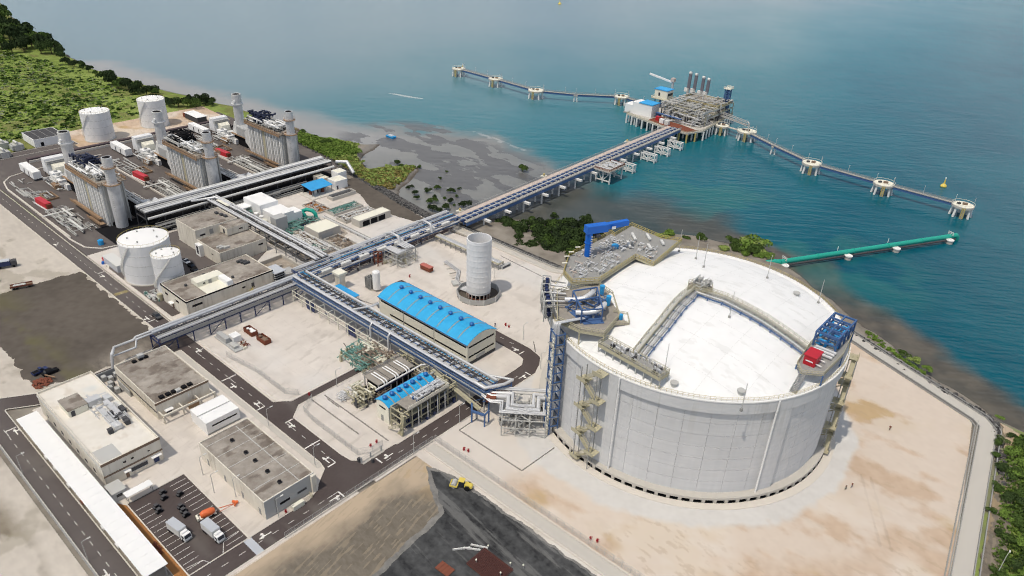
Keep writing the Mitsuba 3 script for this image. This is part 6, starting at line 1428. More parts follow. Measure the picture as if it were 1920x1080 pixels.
    part(t, 'transition', MB().add([[X(a), Y(b), c] for a, b, c in ((-366, 109.5, 4.0), (-354.6, 106.6, 1.6), (-354.6, 115.4, 1.6), (-366, 114.5, 4.0), (-366, 109.5, 9.5), (-354.6, 106.6, 17.8), (-354.6, 115.4, 17.8), (-366, 114.5, 9.5))], _BOXF), 'offwhite')
    part(t, 'deck', MB().box(X(-355.5), X(-322), Y(104.6), Y(116.6), 18.8, 19.05), 'deck'); part(t, 'railing', MB().rail([[X(-355.5), Y(104.6), 19.05], [X(-322), Y(104.6), 19.05], [X(-322), Y(116.6), 19.05], [X(-355.5), Y(116.6), 19.05], [X(-355.5), Y(104.6), 19.05]], 1.2, 0.1, 2.0), 'brownrail', kind='stuff')
    mb = MB(); mb.box(X(-355.6), X(-322), Y(104.3), Y(104.58), 18.2, 19.0); part(t, 'edge_beam', mb, 'brownrail')
    for (a, b, r, L) in ((-343, 109.5, 1.1, 7), (-334.5, 109.0, 0.9, 5), (-350, 113.0, 0.8, 6)): part(t, 'steam_drum', MB().tube([[X(a) - L / 2, Y(b), 20.6], [X(a) + L / 2, Y(b), 20.6]], r, 12), 'white', 40)
    mp, mx, mq = MB(), MB(), MB(); clutter(mp, mx, X(-357), X(-328), Y(106), Y(116), 19.1, 21.8, 110, 100 + i, (0.12, 0.3)); clutter(mq, None, X(-355), X(-342), Y(107), Y(116), 19.2, 24.6, 90, 110 + i, (0.2, 0.42)); part(t, 'pipework', mp, 'lightgrey', kind='stuff'); part(t, 'equipment', mx, 'darkgrey', kind='stuff'); part(t, 'silencers', mq, 'darknavy' if i != 1 else 'black', kind='stuff'); mw = MB(); clutter(mw, None, X(-355), X(-326), Y(106), Y(116), 19.4, 23.0, 40, 170 + i, (0.2, 0.4)); part(t, 'vent_pipes', mw, 'white', kind='stuff')
    for (a0, a1, b0, b1, h) in ((-356, -326, 103.0, 105.0, 3.0), (-336, -323, 102.0, 104.6, 1.6)): part(t, 'foot_gallery', MB().box(X(a0), X(a1), Y(b0), Y(b1), h - .15, h), 'brownrail'); part(t, 'foot_railing', MB().rail([[X(a0), Y(b0), h], [X(a1), Y(b0), h]], 1.1, 0.07, 2.2), 'brownrail', kind='stuff')
    t = thing('boiler_stack', 'round grey stack with two ring platforms at the front end of the %s boiler' % wh, 'stack', 'front stacks of the boilers'); o.append(t)
    fx, fy = X(-319.4), Y(109.9); part(t, 'shaft', MB().cyl(fx, fy, 0, 19.5, 2.55, 24), 'galv', 40); part(t, 'upper_shaft', MB().tube([[fx, fy, 19.5], [fx, fy, 20.4], [fx, fy, 31.5]], [2.55, 2.05, 2.05], 24), 'galv', 40); part(t, 'inside', MB().cyl(fx, fy, 31.45, 31.53, 1.6, 20), 'black')
    for z, r in ((19.6, 3.5), (27.0, 3.0)): part(t, 'ring_platform', MB().cyl(fx, fy, z, z + 0.25, r, 20), 'brownrail', 30); part(t, 'ring_railing', MB().tube([[fx + r * math.cos(q), fy + r * math.sin(q), z + 1.1] for q in np.linspace(0, 2 * math.pi, 21)], 0.1, 4, False), 'pink')
    mb = MB()
    for z in np.arange(1, 30, 0.9): mb.bar([fx + 1.9, fy - 1.6, z], [fx + 1.5, fy - 2.1, z], 0.1)
    part(t, 'ladder', mb, 'grey', kind='stuff')
    t = thing('red_pump_house', 'long red fire pump enclosure in front of the %s power unit' % wh, 'enclosure', 'red enclosures'); o.append(t)
    part(t, 'body', MB().obox([X(-365.0), Y(94.4), 0.4], 11.0, 2.6, 2.4, 0.06), 'red'); part(t, 'end', MB().obox([X(-359.3), Y(94.8), 0.4], 1.4, 2.2, 2.0, 0.06), 'rust'); part(t, 'base', MB().obox([X(-365.0), Y(94.3), 0.05], 13.4, 3.4, 0.35, 0.06), 'offwhite')
    t = thing('electrical_container', 'long white electrical container beside the %s intake house' % wh, 'container', 'white electrical containers'); o.append(t)
    part(t, 'body', MB().box(X(-418), X(-399.5), Y(102.4), Y(106.0), 1.0, 4.6), 'white'); part(t, 'leg', MB().box(X(-417.5), X(-417), Y(102.6), Y(105.8), 0, 1.0).box(X(-409), X(-408.5), Y(102.6), Y(105.8), 0, 1.0).box(X(-400.5), X(-400), Y(102.6), Y(105.8), 0, 1.0), 'darkgrey'); part(t, 'door', MB().box(X(-412), X(-411), Y(102.3), Y(102.4), 1.2, 3.6), 'darkgrey'); part(t, 'door', MB().box(X(-406), X(-405), Y(102.3), Y(102.4), 1.2, 3.6), 'darkgrey')
    t = thing('skid_field', 'grey pipes, trays and small skids on the dark paving before the %s boiler' % wh, 'pipe skid', 'skid fields of the power units'); o.append(t)
    mp, mx, mr = MB(), MB(), MB(); clutter(mp, mx, X(-356), X(-322), Y(91.5), Y(101), 0.1, 1.6, 80, 120 + i, (0.08, 0.24)); clutter(mr, None, X(-405), X(-372), Y(92), Y(101), 0.1, 1.0, 30, 130 + i, (0.12, 0.3)); part(t, 'pipework', mp, 'lightgrey', kind='stuff'); part(t, 'equipment', mx, 'darkgrey', kind='stuff'); part(t, 'side_pipes', mr, 'lightgrey', kind='stuff')
    for q in ((-379, -369.4, 97.2, 97.6), (-379, -369.4, 102.2, 102.6), (-379.0, -378.6, 97.6, 102.2), (-369.8, -369.4, 97.6, 102.2)): part(t, 'bund_wall', MB().box(X(q[0]), X(q[1]), Y(q[2]), Y(q[3]), 0.05, 0.9), 'brownrail')
    for (a, b, L, ax) in ((-353, 97.4, 12, 'x'), (-350, 92.6, 14, 'y'), (-340, 95, 16, 'x')): part(t, 'tray', MB().box(X(a), X(a + L), Y(b), Y(b + 1.0), 1.4, 1.6) if ax == 'x' else MB().box(X(a), X(a + 1.0), Y(b - 4), Y(b + 9), 1.3, 1.5), 'offwhite')
    t = thing('unit_wall', 'pale low concrete wall along the paving of the %s power unit' % wh, 'wall', 'low walls between the units'); o.append(t)
    part(t, 'wall', MB().box(X(-395), X(-322), Y(88.2 + (3.0 if i else 0.8)), Y(88.8 + (3.0 if i else 0.8)), 0, 0.8), 'kerb')
    if i < 2:
        t = thing('feed_pipe_deck', 'dark gallery with silver pipes between the %s boiler and the plant pipe rack' % wh, 'pipe structure'); o.append(t)
        part(t, 'gallery', MB().box(X(-345), X(-316), Y(119), Y(124), 5.4, 5.6), 'black'); part(t, 'pit', MB().box(X(-345), X(-316), Y(118), Y(127), 0.05, 0.3), 'black')
        for k in range(4): part(t, 'pipe', MB().tube([[X(-345), Y(119.6 + k * 1.2), 6.2], [X(-317), Y(119.6 + k * 1.2), 6.2], [X(-314), Y(119.6 + k * 1.2), 8.2]], 0.32, 8), 'silver', 50)
        mb = MB()
        for a in np.arange(-344, -316, 6.5): mb.bar([X(a), Y(119), 0], [X(a), Y(119), 5.4], 0.35); mb.bar([X(a), Y(124), 0], [X(a), Y(124), 5.4], 0.35); mb.bar([X(a), Y(118.6), 5.2], [X(a), Y(124.4), 5.2], 0.3)
        part(t, 'posts', mb, 'darkgrey'); mp = MB(); clutter(mp, None, X(-345), X(-318), Y(119.4), Y(124), 5.6, 7.2, 36, 140 + i, (0.1, 0.22)); part(t, 'pipework', mp, 'offwhite', kind='stuff')
    return o


for i, (dx, dy) in enumerate(((0, 0), (-4.2, 46.6), (-9.0, 94.0))): power_unit(dx, dy, i)
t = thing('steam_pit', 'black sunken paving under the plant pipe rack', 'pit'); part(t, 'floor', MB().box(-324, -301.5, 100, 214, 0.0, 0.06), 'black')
mp, mx = MB(), MB(); clutter(mp, mx, -306, -300, 105, 200, 0.1, 3.0, 90, 151, (0.1, 0.3)); part(t, 'pipework', mp, 'grey', kind='stuff'); part(t, 'equipment', mx, 'darkgrey', kind='stuff')
t = thing('sound_wall', 'long brown bund wall in front of the fuel tanks', 'wall'); part(t, 'wall', MB().box(-432.5, -430.2, 110, 222, 0, 1.7), 'purplepipe'); part(t, 'coping', MB().box(-429, -428.4, 110, 222, 0, 1.2), 'kerb')
t = building('store_house', 'white low house with a dark corrugated roof at the left edge of the grass', -470, -452, 121, 137, 4.4, 'white', 'darkgrey', 0.2); win(t, 'E', -452, 124, 125.6, 0.2, 2.4, 'door', 'black', False)
for y in (125, 129, 133): part(t, 'roof_rib', MB().box(-469.6, -452.4, y, y + 0.2, 4.26, 4.36), 'grey')
t = building('white_canopy_house', 'white roofed open shelter with a red end beside the far power unit', -452, -436, 207, 213, 3.6, 'darkgrey', 'white', 0.1); part(t, 'white_roof', MB().box(-452.4, -435.6, 206.6, 213.4, 3.62, 3.8), 'white'); part(t, 'red_end', MB().box(-455.5, -452.5, 207.4, 212.6, 0, 2.6), 'rust')
for k, (x, y, l) in enumerate(((-463, 108.5, 'left'), (-455, 113, 'middle'), (-447, 104, 'right'))):
    t = thing('transformer', 'grey transformer with pale bushings at the left frame edge, %s of three' % l, 'transformer'); part(t, 'body', MB().box(x - 3.2, x + 3.2, y - 1.8, y + 1.8, 0.2, 3.4), 'lightgrey'); part(t, 'conservator', MB().tube([[x - 2.6, y, 4.4], [x + 2.6, y, 4.4]], 0.55, 10), 'offwhite', 40)
    for s in (-1, 1): part(t, 'radiator', MB().box(x - 2.6, x + 2.6, y + s * 2.4 - .45, y + s * 2.4 + .45, 0.5, 3.0), 'greywall')
    for s in (-1.5, 0, 1.5): part(t, 'bushing', MB().cyl(x + s, y - 0.8, 3.4, 4.9, 0.16, 8), 'beige')
vt = thing('chemical_cabin', 'low pale blue cabin with a red pump beside the large water tank', 'cabin'); part(vt, 'body', MB().box(-290.0, -277.5, 89.8, 93.6, 0, 3.0), 'tin'); part(vt, 'roof', MB().box(-290.2, -277.3, 89.6, 93.8, 3.0, 3.15), 'offwhite'); part(vt, 'red_pump', MB().box(-292.4, -290.8, 90, 91.2, 0, 1.4), 'red'); part(vt, 'blue_drum', MB().cyl(-289.2, 89.0, 0, 1.1, 0.5, 10), 'craneblue', 40)
vt = thing('blue_tank', 'small bright blue plastic tank on the dark paving beyond the large water tank', 'tank'); part(vt, 'body', MB().cyl(-307.4, 95.8, 0, 2.0, 1.1, 14), 'skyblue', 40); part(vt, 'lid', MB().cyl(-307.4, 95.8, 2.0, 2.3, 0.6, 12), 'skyblue', 40)
vt = thing('pump_corner', 'small green pumps and yellow tank at the foot of the smaller water tank', 'pump skid'); mp, mx = MB(), MB(); clutter(mp, mx, -254, -246, 89, 93, 0, 1.6, 36, 161, (0.08, 0.2)); part(vt, 'pipework', mp, 'offwhite', kind='stuff'); part(vt, 'pumps', mx, 'teal', kind='stuff'); part(vt, 'yellow_tank', MB().cyl(-246.6, 91.6, 0, 2.6, 0.9, 12), 'olive', 40)
# ------------------------------------------------------------------ jetty trestle and head
D0, D1 = np.array([-215.4, 214.0]), np.array([-222.6, 414.0]); du = (D1 - D0) / np.linalg.norm(D1 - D0); dv = np.array([du[1], -du[0]]); LJ = float(np.linalg.norm(D1 - D0)); JZ = 4.6


def J(s, o, z): return [*(D0 + du * s + dv * o), z]


t = thing('jetty_trestle', 'long straight jetty trestle with blue girders, roadway and pipes on concrete supports', 'jetty')
nb = 24
for i in range(nb):
    a, b = LJ * i / nb + 0.03, LJ * (i + 1) / nb - 0.03; part(t, 'road_slab', MB().bar(J(a, -3.4, JZ), J(b, -3.4, JZ), 2.8, 0.35), 'pink'); part(t, 'walk_slab', MB().bar(J(a, 4.2, JZ + .1), J(b, 4.2, JZ + .1), 1.5, 0.35), 'conc')
for o in (-5.0, 4.9, 3.0, -1.6): part(t, 'girder', MB().bar(J(0, o, JZ - 0.9), J(LJ, o, JZ - 0.9), 0.3, 1.5), 'steelblue')
part(t, 'pipe_floor', MB().bar(J(0, 0.7, JZ - 0.5), J(LJ, 0.7, JZ - 0.5), 4.4, 0.15), 'navy')
for o, r, m in ((-1.2, 0.28, 'steelblue'), (-0.4, 0.35, 'navy'), (0.5, 0.4, 'galv'), (1.5, 0.28, 'steelblue'), (2.4, 0.35, 'navy')): part(t, 'pipe', MB().tube([J(0, o, JZ + 0.1), J(LJ, o, JZ + 0.1)], r, 8), m, 50)
mb = MB()
for s in np.arange(2, LJ, 4.0): mb.bar(J(s, -1.8, JZ + .35), J(s, 3.2, JZ + .35), 0.25, 0.5)
part(t, 'pipe_shoe', mb, 'lightgrey', kind='stuff'); part(t, 'railing', MB().rail([J(0, -4.9, JZ + .2), J(LJ, -4.9, JZ + .2)], 1.1, 0.06, 2.5).rail([J(0, 5.0, JZ + .3), J(LJ, 5.0, JZ + .3)], 1.1, 0.06, 2.5), 'lightgrey', kind='stuff')
for i, s in enumerate(np.arange(12, LJ - 6, 14.6)):
    part(t, 'pier_cap', MB().bar(J(s, -5.4, JZ - 2.2), J(s, 8.6, JZ - 2.2), 1.3, 1.0), 'pilewhite')
    for o in (-4.2, 0.5, 4.6): part(t, 'pile', MB().tube([J(s, o, -8), J(s, o, JZ - 2.7)], 0.45, 10), 'pilewhite', 40)
for s in (128, 152, 168, 184):
    mb = MB()
    for ds in (-1.3, 1.3):
        mb.bar(J(s + ds, 5.4, 1.6), J(s + ds, 15, 1.6), 0.5, 0.5); mb.bar(J(s + ds, 5.4, -1.8), J(s + ds, 15, -1.8), 0.5, 0.5)
        for o in (6, 10.4, 14.8): mb.bar(J(s + ds, o, -6), J(s + ds, o, 1.6), 0.6)
        mb.bar(J(s + ds, 6, 1.6), J(s + ds, 10.4, -1.8), 0.35); mb.bar(J(s + ds, 14.8, 1.6), J(s + ds, 10.4, -1.8), 0.35)
    mb.bar(J(s - 1.3, 14.8, 1.6), J(s + 1.3, 14.8, 1.6), 0.5); mb.bar(J(s - 1.3, 14.8, -1.8), J(s + 1.3, 14.8, -1.8), 0.5); part(t, 'side_truss', mb, 'pilewhite')
for s in (6, 70, 152): part(t, 'bollard_pad', MB().bar(J(s, -6.2, JZ), J(s + 3, -6.2, JZ), 2.6, 0.5), 'beige'); part(t, 'bollard', MB().cyl(*J(s + 1.5, -6.2, 0)[:2], JZ + .2, JZ + 1.4, 0.5, 10), 'yellow')
t = thing('passing_platform', 'square side platform with pipes and red rails half way along the trestle', 'platform')
c = np.array(J(112, 9.5, 0)[:2]); part(t, 'slab', MB().bar(J(101, 10.2, JZ - .3), J(117, 10.2, JZ - .3), 10.4, 0.7), 'conc')
mp, mx = MB(), MB(); q0 = J(102, 6, 0); g = random.Random(2)
for _ in range(46): s, o = g.uniform(102, 116), g.uniform(5.6, 14.6); mp.tube([J(s, o, JZ + .1), J(s, o, JZ + .9), J(s, min(15, o + g.uniform(1, 5)), JZ + .9)], g.uniform(.15, .35), 5)
part(t, 'pipework', mp, 'galv', kind='stuff'); part(t, 'railing', MB().rail([J(101.4, 5.6, JZ), J(101.4, 15, JZ), J(116.6, 15, JZ), J(116.6, 5.6, JZ)], 1.1, 0.09, 1.6), 'rust', kind='stuff')
for s in (103, 115):
    mb = MB()
    for o in (5.8, 10.2, 14.6): mb.bar(J(s, o, -6), J(s, o, JZ - .6), 0.6)
    for z in (JZ - 1.2, -1.6): mb.bar(J(s, 5.8, z), J(s, 14.6, z), 0.5)
    mb.bar(J(s, 5.8, JZ - 1.2), J(s, 10.2, -1.6), 0.4); mb.bar(J(s, 14.6, JZ - 1.2), J(s, 10.2, -1.6), 0.4); part(t, 'side_truss', mb, 'pilewhite')

# jetty head
t = thing('jetty_platform', 'jetty head platform on many white piles at the end of the trestle', 'jetty platform')
HP = [(-264, 422), (-230, 413.5), (-213, 413), (-208, 426), (-211, 452), (-214, 478), (-250, 480), (-264, 472)]
part(t, 'slab', MB().prism(HP, 2.5, 3.2), 'conc')
for a_, b_ in zip(HP, HP[1:] + HP[:1]):
    L_ = math.hypot(b_[0] - a_[0], b_[1] - a_[1]); n_ = max(1, int(L_ / 5))
    for k in range(n_): x, y = a_[0] + (b_[0] - a_[0]) * (k + .1) / n_, a_[1] + (b_[1] - a_[1]) * (k + .1) / n_; part(t, 'edge_pile', MB().tube([[x, y, -8], [x, y, 2.6]], 0.6, 10), 'yellow' if (x > -228 and y < 425) else 'pilewhite', 40); part(t, 'red_deck', MB().prism([(-246, 420), (-228, 415.5), (-214.5, 414.6), (-211, 424), (-226, 428), (-246, 429)], 3.2, 3.23), 'rust')
hpp = Polygon(HP).buffer(-1.0)
for x in np.arange(-263, -208, 6.2):
    for y in np.arange(414.5, 480, 7.0):
        if hpp.contains(Point(x, y)): part(t, 'pile', MB().tube([[x, y, -8], [x, y, 2.5]], 0.55, 8), 'pilewhite', 40)
part(t, 'railing', MB().rail([[*p, 3.2] for p in HP + HP[:1]], 1.2, 0.08, 2.2), 'olive', kind='stuff')
mb = MB(); steel_frame(mb, -244, -213, 436, 474, [5.5, 9.0], 5, 4, 0.4)
mb.v = [v + np.array([0, 0, 3.0]) for v in mb.v]; part(t, 'steel_frame', mb, 'olive', kind='stuff')
part(t, 'upper_deck', MB().box(-243, -214, 462, 472, 12.0, 12.25), 'deck'); part(t, 'mid_deck', MB().box(-243, -214, 450, 468, 8.4, 8.6), 'deck')
mp, mx, mr = MB(), MB(), MB(); clutter(mp, mx, -243, -213, 430, 472, 3.4, 14.4, 260, 61, (0.2, 0.5)); clutter(mr, None, -240, -214, 428, 446, 3.4, 9.0, 70, 62, (0.15, 0.4)); part(t, 'pipework', mp, 'lightgrey', kind='stuff'); part(t, 'equipment', mx, 'darkgrey', kind='stuff'); part(t, 'manifold', mr, 'silver', kind='stuff')
part(t, 'deck_railing', MB().rail([[-243, 452, 12.25], [-243, 472, 12.25], [-214, 472, 12.25], [-214, 452, 12.25], [-243, 452, 12.25]], 1.2, 0.09, 2.2), 'yellow', kind='stuff')
for (x, y, m) in ((-236, 421.4, 'white'), (-231.8, 420.6, 'offwhite'), (-241, 424.6, 'red'), (-238.2, 424.2, 'rust'), (-244.6, 431, 'steelblue')): part(t, 'cabinet', MB().box(x - 1.5, x + 1.5, y - 1.2, y + 1.2, 3.23, 5.9), m)
part(t, 'service_bridge', MB().bar([-246, 430, 6.5], [-226, 428, 6.5], 2.0, 0.5), 'steelblue')
for i, (x, y) in enumerate(((-248.6, 474), (-244.8, 475.6), (-238.4, 474.4), (-234.4, 474.6))):
    t = thing('loading_arm', 'grey folded loading arm at the jetty head, %s of four' % ('first from the left', 'second from the left', 'third from the left', 'rightmost')[i], 'loading arm', 'loading arms')
    part(t, 'riser', MB().tube([[x, y, 3.2], [x, y, 15.0]], 0.85, 10), 'lightgrey', 40); part(t, 'inboard_arm', MB().tube([[x + .5, y + 0.3, 14], [x + .5, y + .6, 25.0 - i * .6]], 0.8, 8), 'armgrey', 40); part(t, 'outboard_arm', MB().tube([[x - .6, y + .4, 13.5], [x - .5, y + .8, 24.4 - i * .6]], 0.7, 8), 'armgrey', 40)
    part(t, 'top_sheave', MB().tube([[x - .8, y + .6, 25.3 - i * .6], [x + .9, y + .6, 25.3 - i * .6]], 1.0, 12), 'offwhite', 40); part(t, 'counterweight', MB().obox([x - 1.4, y, 12.4], 2.6, 1.4, 2.4), 'pilewhite')
t = thing('gangway_tower', 'blue lattice gangway tower with a pale top at the right of the jetty head', 'tower')
mb = MB()
for dx in (-1.5, 1.5):
    for dy in (-1.5, 1.5): mb.bar([-217 + dx, 471 + dy, 3.2], [-217 + dx, 471 + dy, 21], 0.5)
for z in np.arange(5, 21.5, 2.4):
    for dx in (-1.5, 1.5): mb.bar([-217 + dx, 469.5, z], [-217 + dx, 472.5, z], 0.35); mb.bar([-217 + dx, 469.5, z - 2.4], [-217 + dx, 472.5, z], 0.25)
    for dy in (-1.5, 1.5): mb.bar([-218.5, 471 + dy, z], [-215.5, 471 + dy, z], 0.35); mb.bar([-218.5, 471 + dy, z - 2.4], [-215.5, 471 + dy, z], 0.25)
part(t, 'lattice', mb, 'steelblue'); part(t, 'top_platform', MB().box(-219.4, -214.6, 468.6, 473.4, 21, 21.4), 'beige'); part(t, 'railing', MB().rail([[-219.4, 468.6, 21.4], [-214.6, 468.6, 21.4], [-214.6, 473.4, 21.4], [-219.4, 473.4, 21.4]], 1.2, .1, 2.2), 'beige', kind='stuff'); part(t, 'core', MB().box(-217.6, -216.4, 470.4, 471.6, 3.2, 20.6), 'steelblue')
t = thing('jetty_substation', 'cream windowless building with a blue roof at the left of the jetty head', 'building'); part(t, 'wall', MB().box(-262.4, -247.2, 425.7, 435.0, 3.2, 11.2), 'white'); part(t, 'roof', MB().box(-257.5, -246.8, 425.3, 435.4, 11.25, 11.75), 'skyblue'); part(t, 'annex', MB().box(-268.6, -262.4, 426.2, 434.6, 3.2, 8.6), 'white'); part(t, 'base', MB().box(-269, -247, 425.4, 435.2, 2.4, 3.2), 'grey')
for y in np.arange(426.6, 434.8, 1.6): part(t, 'wall_rib', MB().box(-247.2, -247.05, y, y + 0.12, 3.2, 11), 'conc')
t = thing('jetty_control_room', 'cream control cabin with blue roof raised on blue legs behind the substation', 'building'); part(t, 'wall', MB().box(-262, -252, 452, 460, 9.5, 15.4), 'beige'); part(t, 'roof', MB().box(-262.5, -251.6, 451.6, 460.4, 15.4, 15.9), 'skyblue'); part(t, 'window', MB().box(-252, -251.9, 453, 459.2, 11.8, 13.6), 'glass'); part(t, 'window', MB().box(-259, -257.6, 451.9, 452.0, 11.4, 13.6), 'glass')
mb = MB()
for x in (-261.4, -257, -252.6):
    for y in (452.6, 459.4): mb.bar([x, y, 3], [x, y, 9.5], 0.6)
for z in (6.4,): mb.bar([-261.4, 452.6, z], [-252.6, 452.6, z], 0.4); mb.bar([-252.6, 452.6, z], [-252.6, 459.4, z], 0.4)
part(t, 'leg', mb, 'steelblue'); part(t, 'gallery', MB().box(-263.6, -250.8, 450.6, 461.4, 9.2, 9.5), 'olive'); part(t, 'gallery_railing', MB().rail([[-263.6, 461, 9.5], [-263.6, 450.6, 9.5], [-250.8, 450.6, 9.5], [-250.8, 461.4, 9.5]], 1.2, .1, 2), 'beige', kind='stuff'); part(t, 'platform', MB().prism([(-266, 450), (-250, 450), (-250, 464), (-266, 464)], 2.2, 3.2), 'conc')
for (x, y) in ((-264, 452), (-258, 452), (-264, 462), (-252, 462)): part(t, 'pile', MB().tube([[x, y, -8], [x, y, 2.2]], 0.55, 8), 'pilewhite')
t = thing('jetty_crane', 'white jib crane with its boom level above the raised control cabin', 'crane'); part(t, 'column', MB().cyl(-254.5, 462.0, 3.0, 20.4, 0.8, 12), 'lightgrey', 40); part(t, 'cab', MB().obox([-254.5, 462.0, 20.2], 2.6, 2.6, 2.4), 'pink'); part(t, 'boom', MB().bar([-254.5, 462, 19.6], [-275, 464.5, 21.6], 1.0, 1.1), 'white')


def dolphin(x, y, r, label, col='pilewhite', n=8, yellow=False):
    t = thing('mooring_dolphin', label, 'mooring dolphin', 'round mooring dolphins of the jetty')
    part(t, 'cap', MB().cyl(x, y, 2.0, 3.0, r, 24), 'conc', 30); part(t, 'top', MB().cyl(x, y, 3.0, 3.06, r - 0.4, 24), 'beige')
    for i in range(n):
        a = i * 2 * math.pi / n + 0.3; part(t, 'pile', MB().tube([[x + r * 1.05 * math.cos(a), y + r * 1.05 * math.sin(a), -9], [x + r * 0.78 * math.cos(a), y + r * 0.78 * math.sin(a), 2.0]], 0.62, 10), 'pilewhite', 40)
    part(t, 'hook', MB().obox([x + .6, y + .4, 3.06], 2.2, 1.2, 1.0, 0.4), 'drab'); part(t, 'hook', MB().obox([x - 2.0, y - .8, 3.06], 1.6, 1.0, 0.9, 0.9), 'darkgrey')
    part(t, 'railing', MB().tube([[x + r * .97 * math.cos(q), y + r * .97 * math.sin(q), 4.1] for q in np.linspace(0, 2 * math.pi, 25)], 0.08, 4, False), 'beige')
    mb = MB()
    for k in range(2): mb.bar([x + r * 0.2 + k * 1.2, y - r * 1.0, -2.6], [x + r * 0.2 + k * 1.2, y - r * 1.0, 3], 0.4)
    for z in np.arange(-2.4, 3, 0.7): mb.bar([x + r * 0.2, y - r, z], [x + r * 0.2 + 1.2, y - r, z], 0.2)
    part(t, 'ladder', mb, 'yellow')
    part(t, 'lamp_post', MB().bar([x + r * .8, y + r * .3, 3], [x + r * .8, y + r * .3, 7.5], 0.16), 'lightgrey')


DOL = [(-431, 428, 5.5, 'round concrete mooring dolphin at the far left end of the walkway'), (-388.7, 426.4, 5.6, 'round concrete mooring dolphin second from the far left end'), (-345.3, 423.6, 6.1, 'round concrete mooring dolphin third from the far left end'), (-292.7, 458.6, 5.6, 'squat mooring dolphin just left of the jetty head'),
       (-214, 452.5, 5.4, 'mooring dolphin with yellow ladder just right of the jetty head'), (-189.5, 449.5, 6.2, 'grey mooring dolphin under the bend of the pipe bridge, right of the jetty head'), (-134.9, 420.0, 5.5, 'round mooring dolphin third from the right end'), (-93.8, 417.0, 5.5, 'round mooring dolphin second from the right end'), (-54.3, 415.5, 5.3, 'round mooring dolphin at the right end of the walkway')]
DOL[4] = (-206.5, 448.5, 4.6, DOL[4][3])
for q in DOL: dolphin(*q)
for (x, y, l) in ((-319.0, 437.7, 'left'), (-164.3, 434.7, 'right')):
    t = thing('walkway_pier', 'slim two legged pier carrying the %s walkway between dolphins' % l, 'pier'); part(t, 'cap', MB().obox([x, y, 1.4], 3.0, 2.0, 0.9, 0.5), 'conc')
    for s in (-1, 1): part(t, 'pile', MB().tube([[x + s * 1.5, y + s * 0.6, -8], [x + s * .7, y + s * .3, 1.5]], 0.5, 10), 'pilewhite', 40)


def walkway(pts, label):
    t = thing('walkway', label, 'walkway')
    for a, b in zip(pts[:-1], pts[1:]):
        a, b = np.array([*a, 2.7]), np.array([*b, 2.7]); L = np.linalg.norm(b - a); n = max(1, int(L / 7)); part(t, 'truss', MB().bar(a - [0, 0, .8], b - [0, 0, .8], 1.5, 1.3), 'steelblue')
        for i in range(n): part(t, 'deck_slab', MB().bar(a + (b - a) * (i + .01) / n, a + (b - a) * (i + .99) / n, 2.0, 0.22), 'conc')
        mb = MB()
        d = (b - a) / L; s = np.array([-d[1], d[0], 0])
        for o in (-1, 1): mb.rail([a + s * o, b + s * o], 1.1, 0.06, 2.4)
        part(t, 'railing', mb, 'grey', kind='stuff'); mb = MB()
        for i in range(0, n + 1, 2): q = a + (b - a) * i / n + s * .9; mb.bar(q, q + [0, 0, 4.2], 0.14); mb.bar(q + [0, 0, 4.2], q + [0, 0, 4.2] + s * .7, 0.25, 0.14)
        part(t, 'lamp', mb, 'offwhite')


walkway([(-427, 428), (-392, 426.6)], 'blue truss walkway at the far left end'); walkway([(-385, 426), (-350, 424)], 'blue truss walkway second from the far left end'); walkway([(-340.5, 426), (-319, 437.7), (-297, 456)], 'blue truss walkway from the third dolphin to the squat dolphin'); walkway([(-288, 458.6), (-266, 455)], 'short blue walkway from the squat dolphin to the jetty head')
walkway([(-186, 447), (-164.3, 434.7), (-139, 422.4)], 'blue truss walkway sloping away right of the pipe bridge'); walkway([(-130, 419.6), (-98.5, 417.6)], 'blue truss walkway second from the right end'); walkway([(-89.5, 416.8), (-58.6, 415.8)], 'blue truss walkway at the right end')
t = thing('pipe_bridge', 'grey pipe bridge with a railing from the jetty head to the grey dolphin', 'bridge')
mb = MB(); a, b = np.array([-212, 457, 6.5]), np.array([-190, 449.0, 6.5])
for o in (-1.3, 1.3):
    for z in (0, 2.2): mb.bar(a + [0, o, z], b + [0, o, z], 0.3)
    for i in range(9): q = a + (b - a) * i / 8; q2 = a + (b - a) * min(8, i + 1) / 8; mb.bar(q + [0, o, 0], q + [0, o, 2.2], 0.2); mb.bar(q + [0, o, 0], q2 + [0, o, 2.2], 0.16)
part(t, 'truss', mb, 'lightgrey'); part(t, 'floor', MB().bar(a, b, 2.6, 0.2), 'grey'); part(t, 'drop', MB().tube([b + [0, 0, 2.2], b + [1.5, -.5, 1.5], b + [1.6, -.5, -3.4]], 0.4, 8), 'lightgrey'); part(t, 'lower_slab', MB().bar([-212, 450, 2.6], [-190, 447.6, 2.6], 2.4, 0.3), 'conc')
for i, (x, y, l) in enumerate(((-446, 447, 'yellow navigation buoy beyond the far left dolphin'), (-72, 455, 'yellow navigation buoy beyond the right end of the jetty'), (-626, 807, 'tiny yellow buoy far out near the top edge'))):
    t = thing('buoy', l, 'buoy', None); s = (0.8, 1.0, 1.3)[i]; part(t, 'float', MB().tube([[x, y, SEA - .4], [x, y, SEA + .4], [x, y, SEA + 1.2 * s], [x, y, SEA + 1.9 * s]], [1.4 * s, 1.7 * s, 1.4 * s, .5], 14), 'signal', 40); part(t, 'mast', MB().tube([[x, y, SEA + 1.6 * s], [x, y, SEA + 4.6 * s]], [0.5, 0.2], 8), 'signal'); part(t, 'lantern', MB().cyl(x, y, SEA + 4.6 * s, SEA + 5.6 * s, 0.35, 8), 'white')
